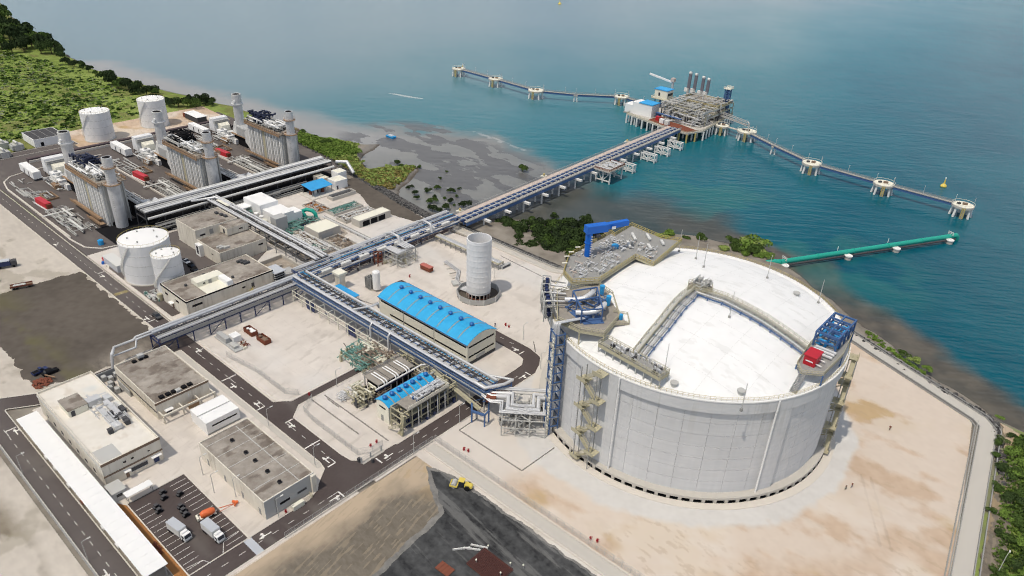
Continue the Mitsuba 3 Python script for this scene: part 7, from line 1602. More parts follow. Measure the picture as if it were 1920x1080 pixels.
t = thing('work_boat', 'small bright blue float on the grey shallows off the green point', 'boat'); part(t, 'hull', MB().add([[-346.6, 281.6, SEA - .3], [-341.2, 281.6, SEA - .3], [-341.2, 284.2, SEA - .3], [-346.6, 284.2, SEA - .3], [-347, 281.2, SEA + 1.3], [-340.8, 281.2, SEA + 1.3], [-340.8, 284.6, SEA + 1.3], [-347, 284.6, SEA + 1.3]], _BOXF), 'skyblue'); part(t, 'cover', MB().box(-345.6, -342, 281.8, 284, SEA + 1.3, SEA + 1.8), 'tin')

# green intake pipe
t = thing('intake_pipe', 'long green sea water pipe on concrete supports running out from the shore', 'pipeline'); p0, p1 = np.array([-96.5, 291.0, -0.6]), np.array([-49.0, 378.5, -0.6]); d = (p1 - p0) / np.linalg.norm(p1 - p0); s = np.array([d[1], -d[0], 0])
part(t, 'shore_bend', MB().tube([p0 + [-5.4, -4.4, -1.2], p0 + [-2.8, -2.2, 0.0], p0], 1.15, 14), 'green', True)
for i in range(5): part(t, 'pipe', MB().tube([p0 + (p1 - p0) * (i + 0.005) / 5, p0 + (p1 - p0) * (i + .995) / 5], 1.1, 14), 'green', 40); part(t, 'flange', MB().tube([p0 + (p1 - p0) * i / 5 - d * .15, p0 + (p1 - p0) * i / 5 + d * .15], 1.3, 14), 'green', 40)
part(t, 'end_bend', MB().tube([p1, p1 + d * 1.6, p1 + d * 2.6 + [0, 0, -.8], p1 + d * 2.8 + [0, 0, -3.4]], 1.15, 14), 'green', True)
part(t, 'walk_beam', MB().bar(p0 + s * 1.6 + [0, 0, -1.0], p1 + s * 1.6 + [0, 0, -1.0], 0.8, 0.5), 'darkgrey')
for u in (1, 36, 64, 97):
    q = p0 + d * u * .985; part(t, 'pier', MB().cyl(*(q + s * 2.2)[:2], -7, -1.5, 1.5, 14), 'conc', 30); part(t, 'pier_cap', MB().cyl(*(q + s * 2.2)[:2], -1.5, -1.1, 1.8, 14), 'pilewhite', 30); part(t, 'saddle', MB().bar(q - s * 1.4 + [0, 0, -1.3], q + s * 2.6 + [0, 0, -1.3], 1.0, 0.5), 'conc')
mb = MB()
for q in (p0 + d * 2, p1 - d * 2): mb.rail([q - s * 1.4 + [0, 0, .8], q + s * 1.4 + [0, 0, .8]], 1.4, 0.1, 1.2)
part(t, 'access_frame', mb, 'offwhite')
for u in (0.33, 0.62):
    part(t, 'marker', MB().bar(p0 + (p1 - p0) * u - s * 2.2 + [0, 0, -1], p0 + (p1 - p0) * u - s * 2.2 + [0, 0, 2.2], 0.25), 'white')

# ------------------------------------------------------------------ vehicles


def xf(x, y, rz): return T().translate([x, y, 0.05]).rotate([0, 0, 1], rz)


def truck(x, y, rz, label):
    t = thing('box_truck', label, 'truck'); tf = xf(x, y, rz).scale(0.84); P_ = lambda n, mb, m, sm=False: part(t, n, mb, m, sm, tf=tf)
    P_('cargo_box', MB().box(-4.3, 1.5, -1.25, 1.25, 0.95, 3.5), 'offwhite'); P_('box_roof', MB().box(-4.32, 1.52, -1.27, 1.27, 3.5, 3.56), 'tin'); P_('side_rail', MB().box(-4.3, 1.5, -1.3, -1.25, 1.0, 1.2).box(-4.3, 1.5, 1.25, 1.3, 1.0, 1.2), 'grey')
    cab = Polygon([(1.75, 0.5), (3.75, 0.5), (3.8, 1.3), (3.45, 2.5), (1.75, 2.55)]); m = trimesh.creation.extrude_polygon(cab, 2.2, engine='earcut'); v = m.vertices; P_('cab', MB().add(np.stack([v[:, 0], v[:, 2] - 1.1, v[:, 1]], -1), m.faces[:, ::-1]), 'white')
    P_('windscreen', MB().add([[3.8, -.95, 1.4], [3.8, .95, 1.4], [3.5, .95, 2.35], [3.5, -.95, 2.35], [3.84, -.95, 1.4], [3.84, .95, 1.4], [3.54, .95, 2.35], [3.54, -.95, 2.35]], _BOXF), 'glass')
    for s in (-1, 1): P_('side_window', MB().box(2.3, 3.3, s * 1.1 - .03, s * 1.1 + .03, 1.5, 2.2), 'glass'); P_('mirror', MB().box(3.3, 3.45, s * 1.35 - .1, s * 1.35 + .1, 1.6, 2.1), 'black'); P_('headlight', MB().box(3.76, 3.84, s * .8 - .2, s * .8 + .2, 0.75, 1.0), 'tin')
    P_('chassis', MB().box(-4.2, 3.4, -.5, .5, 0.6, 0.92), 'black'); P_('bumper', MB().box(3.78, 3.95, -1.1, 1.1, 0.45, 0.7), 'grey'); P_('deflector', MB().box(1.7, 2.6, -.9, .9, 2.56, 2.95), 'white')
    for a in (2.7, -2.4, -3.5):
        for s in (-1, 1): P_('wheel', MB().tube([[a, s * 1.1 - .14, .45], [a, s * 1.1 + .14, .45]], .45, 12), 'black', 40)


truck(-137.6, 43.6, 8, 'white box truck parked by the left stall lines of the car park'); truck(-131.6, 48.9, 4, 'white box truck in the right half of the car park, beside the curved bay line')


def cart(x, y, rz, label, roof='darkgrey', grp='dark utility carts in the car park'):
    t = thing('utility_cart', label, 'utility cart', grp); tf = xf(x, y, rz).scale(0.74); P_ = lambda n, mb, m, sm=False: part(t, n, mb, m, sm, tf=tf)
    P_('body', MB().box(-1.15, 1.15, -.62, .62, .35, .8), 'black'); P_('hood', MB().add([[.5, -.6, .8], [1.15, -.6, .8], [1.15, .6, .8], [.5, .6, .8], [.5, -.55, 1.05], [1.0, -.5, .95], [1.0, .5, .95], [.5, .55, 1.05]], _BOXF), 'darkgrey'); P_('roof', MB().box(-.75, .55, -.62, .62, 1.7, 1.78), roof); P_('seat', MB().box(-.6, .0, -.55, .55, .8, 1.2), 'black'); P_('bed', MB().box(-1.2, -.65, -.6, .6, .8, 1.1), 'darkgrey')
    mb = MB()
    for a in (-.7, .5):
        for s in (-.57, .57): mb.bar([a, s, .8], [a, s, 1.7], .06)
    P_('roll_bar', mb, 'black')
    for a in (-.75, .75):
        for s in (-1, 1): P_('wheel', MB().tube([[a, s * .6 - .1, .3], [a, s * .6 + .1, .3]], .3, 10), 'black')


CARTS = [(-153.2, 48.2, 95, 'dark utility cart near the white shelter, rear one of the pair'), (-151.2, 47.6, 100, 'dark utility cart near the white shelter, front one of the pair'), (-149.7, 50.9, 110, 'lone dark utility cart at the far stall lines'), (-149.6, 44.9, 95, 'dark utility cart on the left, rear one of the pair by the stalls'), (-147.9, 44.7, 95, 'dark utility cart on the left, front one of the pair by the stalls'),
         (-145.4, 49.0, 95, 'dark utility cart in the row of three, farthest from the orange mixer'), (-143.7, 48.8, 95, 'dark utility cart in the middle of the row of three'), (-142.0, 48.6, 95, 'dark utility cart in the row of three, nearest the orange mixer')]
for q in CARTS: cart(q[0] - 0.2, q[1] - 1.2, *q[2:])


def car(x, y, rz, col, label, name='parked_car', pick=False):
    t = thing(name, label, 'pickup' if pick else 'car'); tf = xf(x, y, rz); P_ = lambda n, mb, m, sm=False: part(t, n, mb, m, sm, tf=tf)
    lo = Polygon([(-2.3, .35), (2.3, .35), (2.3, .85), (1.1, 1.0), (-2.3, 1.0)]); m = trimesh.creation.extrude_polygon(lo, 1.75, engine='earcut'); v = m.vertices; P_('body', MB().add(np.stack([v[:, 0], v[:, 2] - .875, v[:, 1]], -1), m.faces[:, ::-1]), col)
    up = Polygon([(-.2 if pick else -1.7, 1.0), (1.2, 1.0), (.55, 1.65), (-.1 if pick else -1.3, 1.65)]); m = trimesh.creation.extrude_polygon(up, 1.5, engine='earcut'); v = m.vertices; P_('cabin', MB().add(np.stack([v[:, 0], v[:, 2] - .75, v[:, 1]], -1), m.faces[:, ::-1]), 'glass'); P_('roof', MB().box(-.15 if pick else -1.3, .55, -.72, .72, 1.65, 1.7), col)
    if pick: P_('bed', MB().box(-2.2, -.35, -.75, .75, 1.0, 1.03), 'black')
    for a in (-1.45, 1.45):
        for s in (-1, 1): P_('wheel', MB().tube([[a, s * .85 - .1, .36], [a, s * .85 + .1, .36]], .36, 12), 'black', 40)


car(-229.6, 45.2, 100, 'navy', 'dark blue pickup on the dark lot by the orange rubble heap', 'pickup', True); car(-227.0, 47.2, 95, 'black', 'black car beside the dark blue pickup on the dark lot'); car(-302.5, 54.5, 60, 'offwhite', 'pale car at the left frame edge where the dark lot begins')
car(-268.0, 112.4, 0, 'white', 'white pickup in the lane behind the water tanks', 'pickup', True); car(-262.5, 112.0, 0, 'black', 'black car parked behind the smaller water tank'); car(-257.8, 111.0, 5, 'black', 'second black car parked behind the smaller water tank, nearer the control building'); car(-235.9, 85.2, 0, 'darkgrey', 'dark grey car driving on the road beside the control building')
car(-224.8, 96.5, 80, 'white', 'white car half under the pipe rack beside the control building')
t = thing('lorry', 'dark blue covered lorry on the pale soil at the left frame edge', 'truck'); tf = xf(-312, 61.5, 70)
for n, mb, m in (('cargo', MB().box(-3.4, 2.2, -1.3, 1.3, 1.0, 2.8), 'navy'), ('cover', MB().box(-3.4, 2.2, -1.2, 1.2, 2.8, 3.0), 'tin'), ('cab', MB().box(2.4, 4.2, -1.2, 1.2, .6, 2.6), 'darkgrey'), ('windscreen', MB().box(4.2, 4.25, -1, 1, 1.5, 2.4), 'glass'), ('chassis', MB().box(-3.4, 4, -.5, .5, .6, 1.0), 'black')): part(t, n, mb, m, tf=tf)
for a in (-2.6, -1.5, 3.2):
    for s in (-1, 1): part(t, 'wheel', MB().tube([[a, s * 1.1 - .15, .5], [a, s * 1.1 + .15, .5]], .5, 12), 'black', tf=tf)
t = thing('flat_trailer', 'long low brown trailer on the pale soil near the lot boundary', 'trailer'); tf = xf(-290.6, 60.4, 72)
for n, mb, m in (('bed', MB().box(-3.6, 3.6, -1.1, 1.1, .8, 1.0), 'drab'), ('side', MB().box(-3.6, 3.6, -1.15, -1.05, 1.0, 1.5).box(-3.6, 3.6, 1.05, 1.15, 1.0, 1.5), 'rust'), ('load', MB().box(-2.6, 1.4, -.7, .7, 1.0, 1.4), 'lightgrey')): part(t, n, mb, m, tf=tf)
for a in (-2.4, -1.4, 2.4):
    for s in (-1, 1): part(t, 'wheel', MB().tube([[a, s * 1.0 - .12, .42], [a, s * 1.0 + .12, .42]], .42, 12), 'black', tf=tf)
# orange mixer with its boom
t = thing('concrete_mixer', 'orange drum mixer with a thin boom lying over the car park edge', 'mixer'); tf = xf(-138.3, 50.9, 78).scale(0.82)
part(t, 'drum', MB().tube([[-2.0, 0, 1.5], [-1.2, 0, 1.6], [1.2, 0, 1.7], [2.2, 0, 1.7]], [.7, 1.15, 1.1, .6], 16), 'orange', True, tf=tf); part(t, 'chassis', MB().box(-3.0, 2.4, -.8, .8, .5, .8), 'beige', tf=tf); part(t, 'tow_frame', MB().box(-3.2, -2.6, -1, 1, .6, 1.5), 'beige', tf=tf)
for a in (-1.2, 1.4):
    for s in (-1, 1): part(t, 'wheel', MB().tube([[a, s * .9 - .12, .42], [a, s * .9 + .12, .42]], .42, 12), 'black', tf=tf)
part(t, 'boom', MB().bar([-137.2, 53.4, 1.8], [-136.3, 57.4, 1.2], .14).bar([-136.3, 57.4, 1.2], [-137.2, 53.4, .6], .1), 'orange'); part(t, 'boom_head', MB().bar([-138.2, 57.4, .5], [-136.9, 58.2, .5], .5, .4).bar([-137.6, 58.4, .4], [-136.4, 57.0, .5], .3, .3), 'orange')
# yellow roller
t = thing('road_roller', 'yellow road roller standing on the black gravel', 'road roller'); tf = xf(-100.4, 101.0, 28)
part(t, 'drum', MB().tube([[-2.0, -1.05, .75], [-2.0, 1.05, .75]], .75, 20), 'lightgrey', 40, tf=tf); part(t, 'drum_frame', MB().box(-3.0, -1.0, 1.06, 1.22, .55, .95).box(-3.0, -1.0, -1.22, -1.06, .55, .95).box(-3.05, -2.85, -1.22, 1.22, .6, 1.0).box(-1.15, -.9, -1.22, 1.22, .6, 1.0), 'signal', tf=tf); part(t, 'hood', MB().add([[.9, -.8, .8], [3.0, -.7, .8], [3.0, .7, .8], [.9, .8, .8], [.9, -.7, 1.75], [2.8, -.6, 1.4], [2.8, .6, 1.4], [.9, .7, 1.75]], _BOXF), 'signal', tf=tf); part(t, 'cab_roof', MB().box(-.75, .85, -.8, .8, 2.5, 2.62), 'signal', tf=tf); part(t, 'cab', MB().box(-.6, .75, -.7, .7, .9, 2.5), 'glass', tf=tf); part(t, 'hitch', MB().box(-1.0, .9, -.4, .4, .5, .9), 'darkgrey', tf=tf)
for s in (-1, 1): part(t, 'wheel', MB().tube([[1.7, s * .85 - .25, .7], [1.7, s * .85 + .25, .7]], .7, 16), 'black', 40, tf=tf)
# white shelter and cabin at the car park, left side
t = thing('parking_shelter', 'small white flat roofed shelter at the corner of the car park', 'shelter'); part(t, 'roof', MB().obox([-157.0, 42.8, 2.3], 2.3, 6.6, .15, 0), 'white')
for y in (39.8, 45.8): part(t, 'post', MB().bar([-157.6, y, 0], [-157.6, y, 2.3], .14), 'grey'); part(t, 'post', MB().bar([-156.3, y, 0], [-156.3, y, 2.3], .14), 'grey')
t = thing('guard_cabin', 'pale grey cabin beside the white shelter and the car port', 'cabin'); part(t, 'body', MB().box(-163.2, -159.0, 37.4, 40.6, 0, 2.7), 'offwhite'); part(t, 'roof', MB().box(-163.4, -158.8, 37.2, 40.8, 2.7, 2.85), 'lightgrey'); part(t, 'window', MB().box(-159.0, -158.95, 38.2, 39.6, 1.2, 2.0), 'glass'); part(t, 'door', MB().box(-162.6, -161.6, 37.35, 37.4, .1, 2.1), 'grey')
for i, (x, y) in enumerate(((-139.2, 38.0), (-138.2, 37.7), (-137.4, 38.1), (-135.9, 37.8))):
    t = thing('scrap_pile', 'small red brown scrap heap on the orange soil strip, %s of four' % ('first', 'second', 'third', 'last')[i], 'scrap'); mb = MB(); g = random.Random(i)
    for _ in range(16): a = g.uniform(0, 6.3); mb.bar([x + g.uniform(-.5, .5), y + g.uniform(-.4, .4), .1], [x + g.uniform(-.7, .7), y + g.uniform(-.5, .5), .1 + g.uniform(.2, .7)], .16)
    part(t, 'pieces', mb, 'rust', kind='stuff')
t = thing('rubble_heap', 'orange rust coloured heap beside the dark blue pickup', 'heap'); mb = MB(); g = random.Random(9); ico = trimesh.creation.icosphere(subdivisions=1)
for _ in range(120): a, r = g.uniform(0, 6.3), 2.8 * math.sqrt(g.random()); s = g.uniform(.2, .55); mb.add(ico.vertices * [s, s * g.uniform(.5, 1.2), s * .6] + [-223.6 + r * 1.0 * math.cos(a), 43.6 + r * .9 * math.sin(a), .1 + max(0, 1.0 - r * .35)], ico.faces)
part(t, 'lumps', mb, 'rust', kind='stuff'); part(t, 'timber', MB().bar([-226, 45.4, .9], [-222.4, 47.0, 1.0], .3), 'brownrail')
# rebar and forms on the black gravel
t = thing('rebar_mat', 'dark red steel rebar mats laid out on the black gravel at the bottom edge', 'rebar'); mb = MB()
for i in range(30): mb.bar([-82 + i * .3, 84.2, .35], [-82 + i * .3, 90.6, .35], .13)
for i in range(20): mb.bar([-82.2, 84.4 + i * .31, .42], [-72.8, 84.4 + i * .31, .42], .1)
part(t, 'bars', mb, 'rebar', kind='stuff'); part(t, 'spacer', MB().box(-82.0, -73.0, 84.3, 84.5, .06, .3).box(-82.0, -73.0, 90.2, 90.4, .06, .3), 'rust')
t = thing('form_panel', 'small brick red formwork panel on the grey gravel at the bottom edge', 'formwork')
for i in range(4): part(t, 'plank', MB().obox([-86.2 + i * 1.0, 79.8 + i * .05, .1], .94, 2.6, .2, .05), 'rust')
for i, (x, y) in enumerate(((-81.4, 90.9), (-80.6, 86.0), (-74.2, 90.8), (-74.0, 87.2), (-71.6, 92.4), (-72.8, 84.6))):
    t = thing('lamp_globe', 'pale yellow cap on a short pole around the rebar mats, %s of six' % ('first', 'second', 'third', 'fourth', 'fifth', 'sixth')[i], 'marker', 'pale caps around the rebar mats'); part(t, 'pole', MB().bar([x, y, 0], [x, y, 1.3], .1), 'grey'); part(t, 'cap', MB().cyl(x, y, 1.2, 1.5, .2, 8), 'beige')
for i, (x, y, a) in enumerate(((-84.2, 88.2, .6), (-83.4, 90.0, .5), (-86.0, 86.6, .9))):
    t = thing('steel_beam', 'loose pale steel beam beside the rebar mats, %s of three' % ('nearest the mats', 'middle one', 'outermost')[i], 'beam', None); part(t, 'flange', MB().obox([x, y, .1], 4.2, .3, .08, a).obox([x, y, .42], 4.2, .3, .08, a), 'offwhite'); part(t, 'web', MB().obox([x, y, .18], 4.2, .1, .24, a), 'lightgrey')

# ------------------------------------------------------------------ lamps, fire monitors, people
LMP = [(-158.7, 104.7, 'tall lamp post on the pale yard near the short side road'), (-119.2, 101.2, 'lamp post beside the right hand road by the small blue roofed hall'), (-119.2, 118.9, 'lamp post beside the right hand road near the end of the pipe rack'), (-134.9, 165.6, 'lamp post on the pale ground beyond the blue roofed hall'), (-119.3, 156.2, 'lamp post at the bend of the far road'), (-158.3, 139.6, 'lamp post before the long wall of the blue roofed hall'),
       (-144.5, 56.0, 'lamp post between the car park and the warehouse'), (-139.3, 59.0, 'lamp post against the cream warehouse wall'), (-125.6, 62.6, 'lamp post at the near corner of the warehouse'), (-134.6, 79.6, 'lamp post at the road corner behind the warehouse'), (-185.7, 25.6, 'lamp post by the near road left of the car port'), (11.3, 169.0, 'lamp post at the bottom right frame corner'), (-157.2, 79.8, 'lamp post on the pavement by the white metal hut'), (-152.4, 57.2, 'lamp post against the left wall of the warehouse'), (-145.5, 25.6, 'lamp post by the near road beside the lower end of the car port'), (-172.5, 177.5 + 14, 'lamp post behind the white vent stack')]
for x, y, l in LMP:
    t = thing('lamp_post', l, 'lamp post'); part(t, 'pole', MB().tube([[x, y, 0], [x, y, 6.2]], [.11, .07], 6), 'lightgrey'); part(t, 'arm', MB().bar([x, y, 6.2], [x + .2, y + 1.2, 6.5], .08), 'lightgrey'); part(t, 'head', MB().obox([x + .25, y + 1.5, 6.42], .3, .8, .14), 'offwhite')
MONL = ['left one of the pair near the small blue roofed hall', 'right one of the pair near the small blue roofed hall', 'left one of the pair on the pale ground by the drain corner', 'right one of the pair on the pale ground by the drain corner', 'left one of the pair beyond the long blue roofed hall', 'right one of the pair beyond the long blue roofed hall', 'behind the far end of the long blue roofed hall', 'left one of the pair above the sloped drain channel', 'right one of the pair above the sloped drain channel', 'beside the fence of the pale yard', 'at the near wall of the warehouse']
for (x, y), l in zip([(-129.7, 96.6), (-129.6, 94.4), (-109.9, 111.4), (-108.6, 111.8), (-145.3, 168.0), (-143.6, 167.9), (-196.4, 167.8), (-65.3, 110.1), (-63.7, 110.7), (-161.0, 96.1), (-125.6, 64.6)], MONL):
    t = thing('fire_monitor', 'red fire monitor, ' + l, 'fire monitor'); part(t, 'stand', MB().cyl(x, y, 0, 0.9, .16, 8), 'darkred', 40); part(t, 'valve', MB().obox([x, y, .4], .6, .3, .3, .5), 'darkred'); part(t, 'nozzle', MB().tube([[x - .2, y, 1.0], [x + .5, y + .15, 1.3]], [.16, .1], 8), 'darkred')
from manifold3d import Manifold


def person(x, y, rz, top, legs, label):
    t = thing('person', label, 'person'); tf = T().translate([x, y, 0.04]).rotate([0, 0, 1], rz)
    jt = {'pel': (0, 0, .95, .14), 'che': (0, 0, 1.32, .165), 'nk': (0, 0, 1.5, .06), 'hd': (.02, 0, 1.63, .1), 'ls': (0, .2, 1.42, .07), 'le': (.04, .27, 1.14, .05), 'lw': (.14, .25, .9, .04), 'rs': (0, -.2, 1.42, .07), 're': (-.06, -.27, 1.14, .05), 'rw': (.02, -.27, .9, .04), 'lh': (0, .09, .9, .1), 'lk': (.12, .1, .5, .07), 'lf': (.14, .1, .07, .05), 'rh': (0, -.09, .9, .1), 'rk': (-.02, -.1, .5, .07), 'rf': (-.16, -.1, .09, .05)}
    sp = lambda k: Manifold.sphere(jt[k][3], 12).translate(jt[k][:3])
    hull = lambda *k: Manifold.batch_hull([sp(q) for q in k])
    mk = lambda bones: sum((hull(*b) for b in bones[1:]), hull(*bones[0]))
    part(t, 'body', mk([('pel', 'che'), ('che', 'ls', 'rs'), ('ls', 'le'), ('le', 'lw'), ('rs', 're'), ('re', 'rw'), ('che', 'nk'), ('nk', 'hd')]), 'skin', 40, tf=tf)
    sc = lambda k, s: Manifold.sphere(jt[k][3] * s, 12).translate(jt[k][:3]); h2 = lambda s, *k: Manifold.batch_hull([sc(q, s) for q in k])
    part(t, 'jacket', h2(1.12, 'pel', 'che') + h2(1.12, 'che', 'ls', 'rs') + h2(1.15, 'ls', 'le') + h2(1.15, 'rs', 're'), top, 40, tf=tf); part(t, 'trousers', h2(1.1, 'pel', 'lh', 'rh') + h2(1.1, 'lh', 'lk') + h2(1.1, 'lk', 'lf') + h2(1.1, 'rh', 'rk') + h2(1.1, 'rk', 'rf'), legs, 40, tf=tf)
    for k in ('lf', 'rf'): p = jt[k]; part(t, 'shoe', MB().box(p[0] - .08, p[0] + .18, p[1] - .05, p[1] + .05, 0, .1), 'black', tf=tf)
    part(t, 'helmet', MB().tube([[.02, 0, 1.66], [.02, 0, 1.72], [.02, 0, 1.78]], [.14, .12, .04], 12), 'white', 40, tf=tf)


person(-24.7, 173.5, 40, 'rust', 'navy', 'person in dark red top at the edge of the pale tank apron'); person(-25.6, 171.6, 200, 'drab', 'darkgrey', 'person in drab clothes at the edge of the pale tank apron'); person(-24.9, 206.0, 90, 'rust', 'drab', 'lone person walking on the open tan sand at the right')
person(-147.6, 165.0, 10, 'navy', 'navy', 'person in dark clothes near the two fire monitors beyond the blue roofed hall')

# ------------------------------------------------------------------ trees and undergrowth


def crown(seed, n, leaf):
    g = np.random.default_rng(seed); lobes = g.normal(0, 0.42, (7, 3)) * [1, 1, .55] + [0, 0, .1]; rad = g.uniform(.42, .66, 7)
    k = g.integers(0, 7, n); d = g.normal(size=(n, 3)); d /= np.linalg.norm(d, axis=1, keepdims=True); d[:, 2] = np.abs(d[:, 2]) * .9 - .15
    p = lobes[k] + d * (rad[k] * g.uniform(.72, 1.05, n))[:, None]; p[:, 2] = np.maximum(p[:, 2] * .8 + .62, .06)
    nrm = d + g.normal(0, .55, (n, 3)); nrm /= np.linalg.norm(nrm, axis=1, keepdims=True); u = np.cross(nrm, g.normal(size=(n, 3))); u /= np.linalg.norm(u, axis=1, keepdims=True); w = np.cross(nrm, u); s = leaf * g.uniform(.6, 1.4, n)[:, None]
    v = np.stack([p - u * s, p + w * s * .6, p + u * s, p - w * s * .6], 1).reshape(-1, 3); i = np.arange(n) * 4
    return v, np.vstack([np.stack([i, i + 1, i + 2], 1), np.stack([i, i + 2, i + 3], 1)])


CROWNS = [crown(s, 900, .12) for s in range(5)]
LIMB = [MB().tube([[0, 0, -.05], [0.03, .02, .3], [0, .03, .6]], [.07, .05, .03], 6).tube([[.02, .02, .25], [.3, .1, .6]], [.035, .015], 5).tube([[.02, .02, .3], [-.25, -.12, .65]], [.035, .015], 5).mesh() for _ in range(1)]
CP = {(i, m): mikit.ply(CROWNS[i], 'mat_leaf%d' % m, False) for i in range(5) for m in range(5)}
LP_ = mikit.ply(LIMB[0], 'mat_trunk', False)


def plant(name, label, cat, group, x, y, z, r, h, m, seed):
    t = thing(name, label, cat, group); g = random.Random(seed); tf = T().translate([x, y, z]).rotate([0, 0, 1], g.uniform(0, 360)).scale([r, r * g.uniform(.85, 1.15), h])
    scene[t + '__trunk'] = {**LP_, 'to_world': tf}; scene[t + '__crown'] = {**CP[(seed % 5, m)], 'to_world': tf}


MANG = [(-205.6,235.8,3.0),(-200.5,236.8,2.5),(-195.0,234.2,3.0),(-196.9,244.9,2.5),(-187.7,237.7,3.4),(-185.5,246.6,4.0),(-184.6,253.4,3.5),(-180.2,258.0,3.0),(-182.3,227.5,2.8),(-176.5,229.7,3.3),(-170.7,231.9,3.3),(-178.3,239.5,3.4),(-173.2,244.7,3.9),(-165.9,233.2,2.8),(-182.2,264.7,2.3),(-195.8,259.4,1.6),(-210.2,235.3,1.8),(-174.1,251.8,2.8),(-182.5,235.1,3.0),(-173.0,239.4,3.2),(-174.1,260.1,2.7),(-168.8,257.5,2.5),(-191,228,2.4),(-163,241,3.2),(-167,246,3.0),(-190,240.5,3.0),(-180.5,247,3.0),(-161,226.5,2.4),(-192,250.5,2.6),(-168,238,3)]
MUDB = [(-249.6,298.0,2.8),(-303.9,254.0,1.8),(-291.4,258.7,1.1),(-272.8,234.5,1.4),(-262.6,237.8,1.6),(-262.9,245.1,1.4),(-264.7,231.3,1.6),(-259.4,228.7,1.3),(-251.5,230.1,1.8),(-253.3,234.3,1.3),(-254.3,246.8,1.7),(-249.6,238.1,1.1),(-244.8,237.2,1.6),(-254.6,252.9,.8),(-248.1,244.9,.8),(-243.0,223.6,2.3),(-239.8,229.8,2.1),(-240.6,235.7,.8),(-236.9,238.7,2.1),(-271.6,256.1,.8),(-277.0,265.7,.8),(-239.6,225.3,1.6),(-280.3,229.7,1.4),(-291.9,234.1,1.3),(-301.9,235.0,1.4),(-287.3,245.0,1.1)]
PEN = [(-354.5,244.0,2.8),(-331.2,244.2,2.7),(-343.1,245.0,1.5),(-369.5,245.3,1.8),(-335.8,236.5,1.5),(-315.7,238.8,1.5),(-382.7,243.0,2.3),(-324.0,236.1,1.7),(-300,244,2),(-296,250,1.8),(-362,239,2.2)]
RSH = [(-112.7,293,5.0),(-115.8,288,2.9),(-106.8,291.5,3.4),(-144.7,280,3.0),(-133.3,286.9,2.7),(-147.1,274.3,2.5),(-103.1,291.6,2.1),(-137.6,282.3,1.8),(-119,284,2.6),(-110,286,2.6),(-35,254.5,1.6),(-30,252,1.8),(-26,250.5,1.5)]
REAST = [(.6,222.8,1.6),(3.9,219.7,2.2),(5.5,226.0,2.3),(3.7,210.4,1.9),(7.0,210.6,2.5),(8.1,217.6,1.9),(5.1,200.3,1.6),(7.9,198.9,2.1),(10.0,202.3,2.1),(8.1,191.3,1.7),(11.1,191.7,2.3),(8.7,183.3,1.4),(11.6,182.5,2.0),(13.7,183.4,2.0),(11.2,175.4,1.5),(14.1,174.9,1.9),(6.0,190.6,1.1),(-1.4,236.2,1.1),(1.7,215.9,1.3),(13,196,2.4),(14,189,2.2),(10,211,2.4),(12,206,2.4),(9,224,2.2),(16,180,2.2),(17,174,2.2),(12,168,1.6),(2.8,229,1.3)]
FARL = [(-804,215,6.9),(-751,205,7.4),(-735,208,7.4),(-719,211,6.5),(-703,213,5.6),(-688,215,5.6),(-675,216,3.6),(-764,221,6.1),(-730,220,5.1),(-857,230,6.5),(-797,222,6.1),(-721.5,189.7,5.6),(-702,191,4.7),(-577,210,3.6),(-559,208,4.3),(-544.6,206,3.5),(-540,211,3.9),(-531,213,3.8),(-519,214,3.8),(-510,216,2.8),(-482.4,212,3.3),(-478.7,216,3.3),(-475,220.5,3.4),(-471.5,224.6,3.7),(-472.4,231.4,3.4),(-469.5,234.8,2.8),(-478,224,3.2),(-477,232,2.6),(-629,210,3.1),(-619,211.5,2.7),(-640,208,3.1),(-591.5,210,2.2),(-701,199,4.7),(-765,205.5,5.9),(-498,213,2.3),(-740,214,6.5),(-712,205,5.5),(-690,208,5.0),(-780,213,6.5),(-830,222,7.0),(-820,212,7),(-660,213,3.4),(-606,211,2.6),(-552,213,3.4),(-526,208,3.2),(-490,213.5,2.6),(-504,211,2.6)]
_g = random.Random(77)
MANG += [(x + _g.uniform(-3.5, 3.5), y + _g.uniform(-3.5, 3.5), r * _g.uniform(.7, 1.0)) for x, y, r in MANG[:22]]
RSH += [(-109, 290, 4.5), (-114, 294, 4.2), (-104.5, 289.5, 3.0), (-118, 291, 3.4)]
for i, (x, y, r) in enumerate(MANG): plant('mangrove', 'dark green mangrove bush in the dense clump between the trestle and the tank', 'bush', 'mangroves in the dense clump left of the tank', x, y, -2.9, r * 1.25, r * 1.45, (0, 1, 0, 3)[i % 4], i)
for i, (x, y, r) in enumerate(MUDB):
    if i == 0: plant('mangrove', 'lone round green mangrove standing in the grey shallows beside the trestle', 'bush', None, x, y, -3.0, r, r * 1.2, 1, i)
    else: plant('mangrove', 'small dark mangrove bush scattered on the grey mudflat left of the trestle', 'bush', 'scattered small mangroves on the mudflat', x, y, -3.0, r * 1.1, r * 1.35, (3, 0, 1)[i % 3], i)
for i, (x, y, r) in enumerate(PEN): plant('shore_shrub', 'green shrub on the grassy point right of the power units', 'shrub', 'shrubs on the grassy point', x, y, -1.2, r, r * .9, (1, 2, 4)[i % 3], i + 7)
for i, (x, y, r) in enumerate(RSH): plant('shore_shrub', 'bright green bush on the shore behind the tank roof', 'shrub', 'bushes on the shore behind the tank', x, y, -1.4, r, r * .95, (2, 1, 4)[i % 3], i + 13)
for i, (x, y, r) in enumerate(REAST): plant('roadside_shrub', 'green shrub in the thicket at the right frame edge', 'shrub', 'shrubs of the thicket at the right edge', x, y, -.2, r * 1.05, r * .8, (1, 2, 1, 0)[i % 4], i + 3)
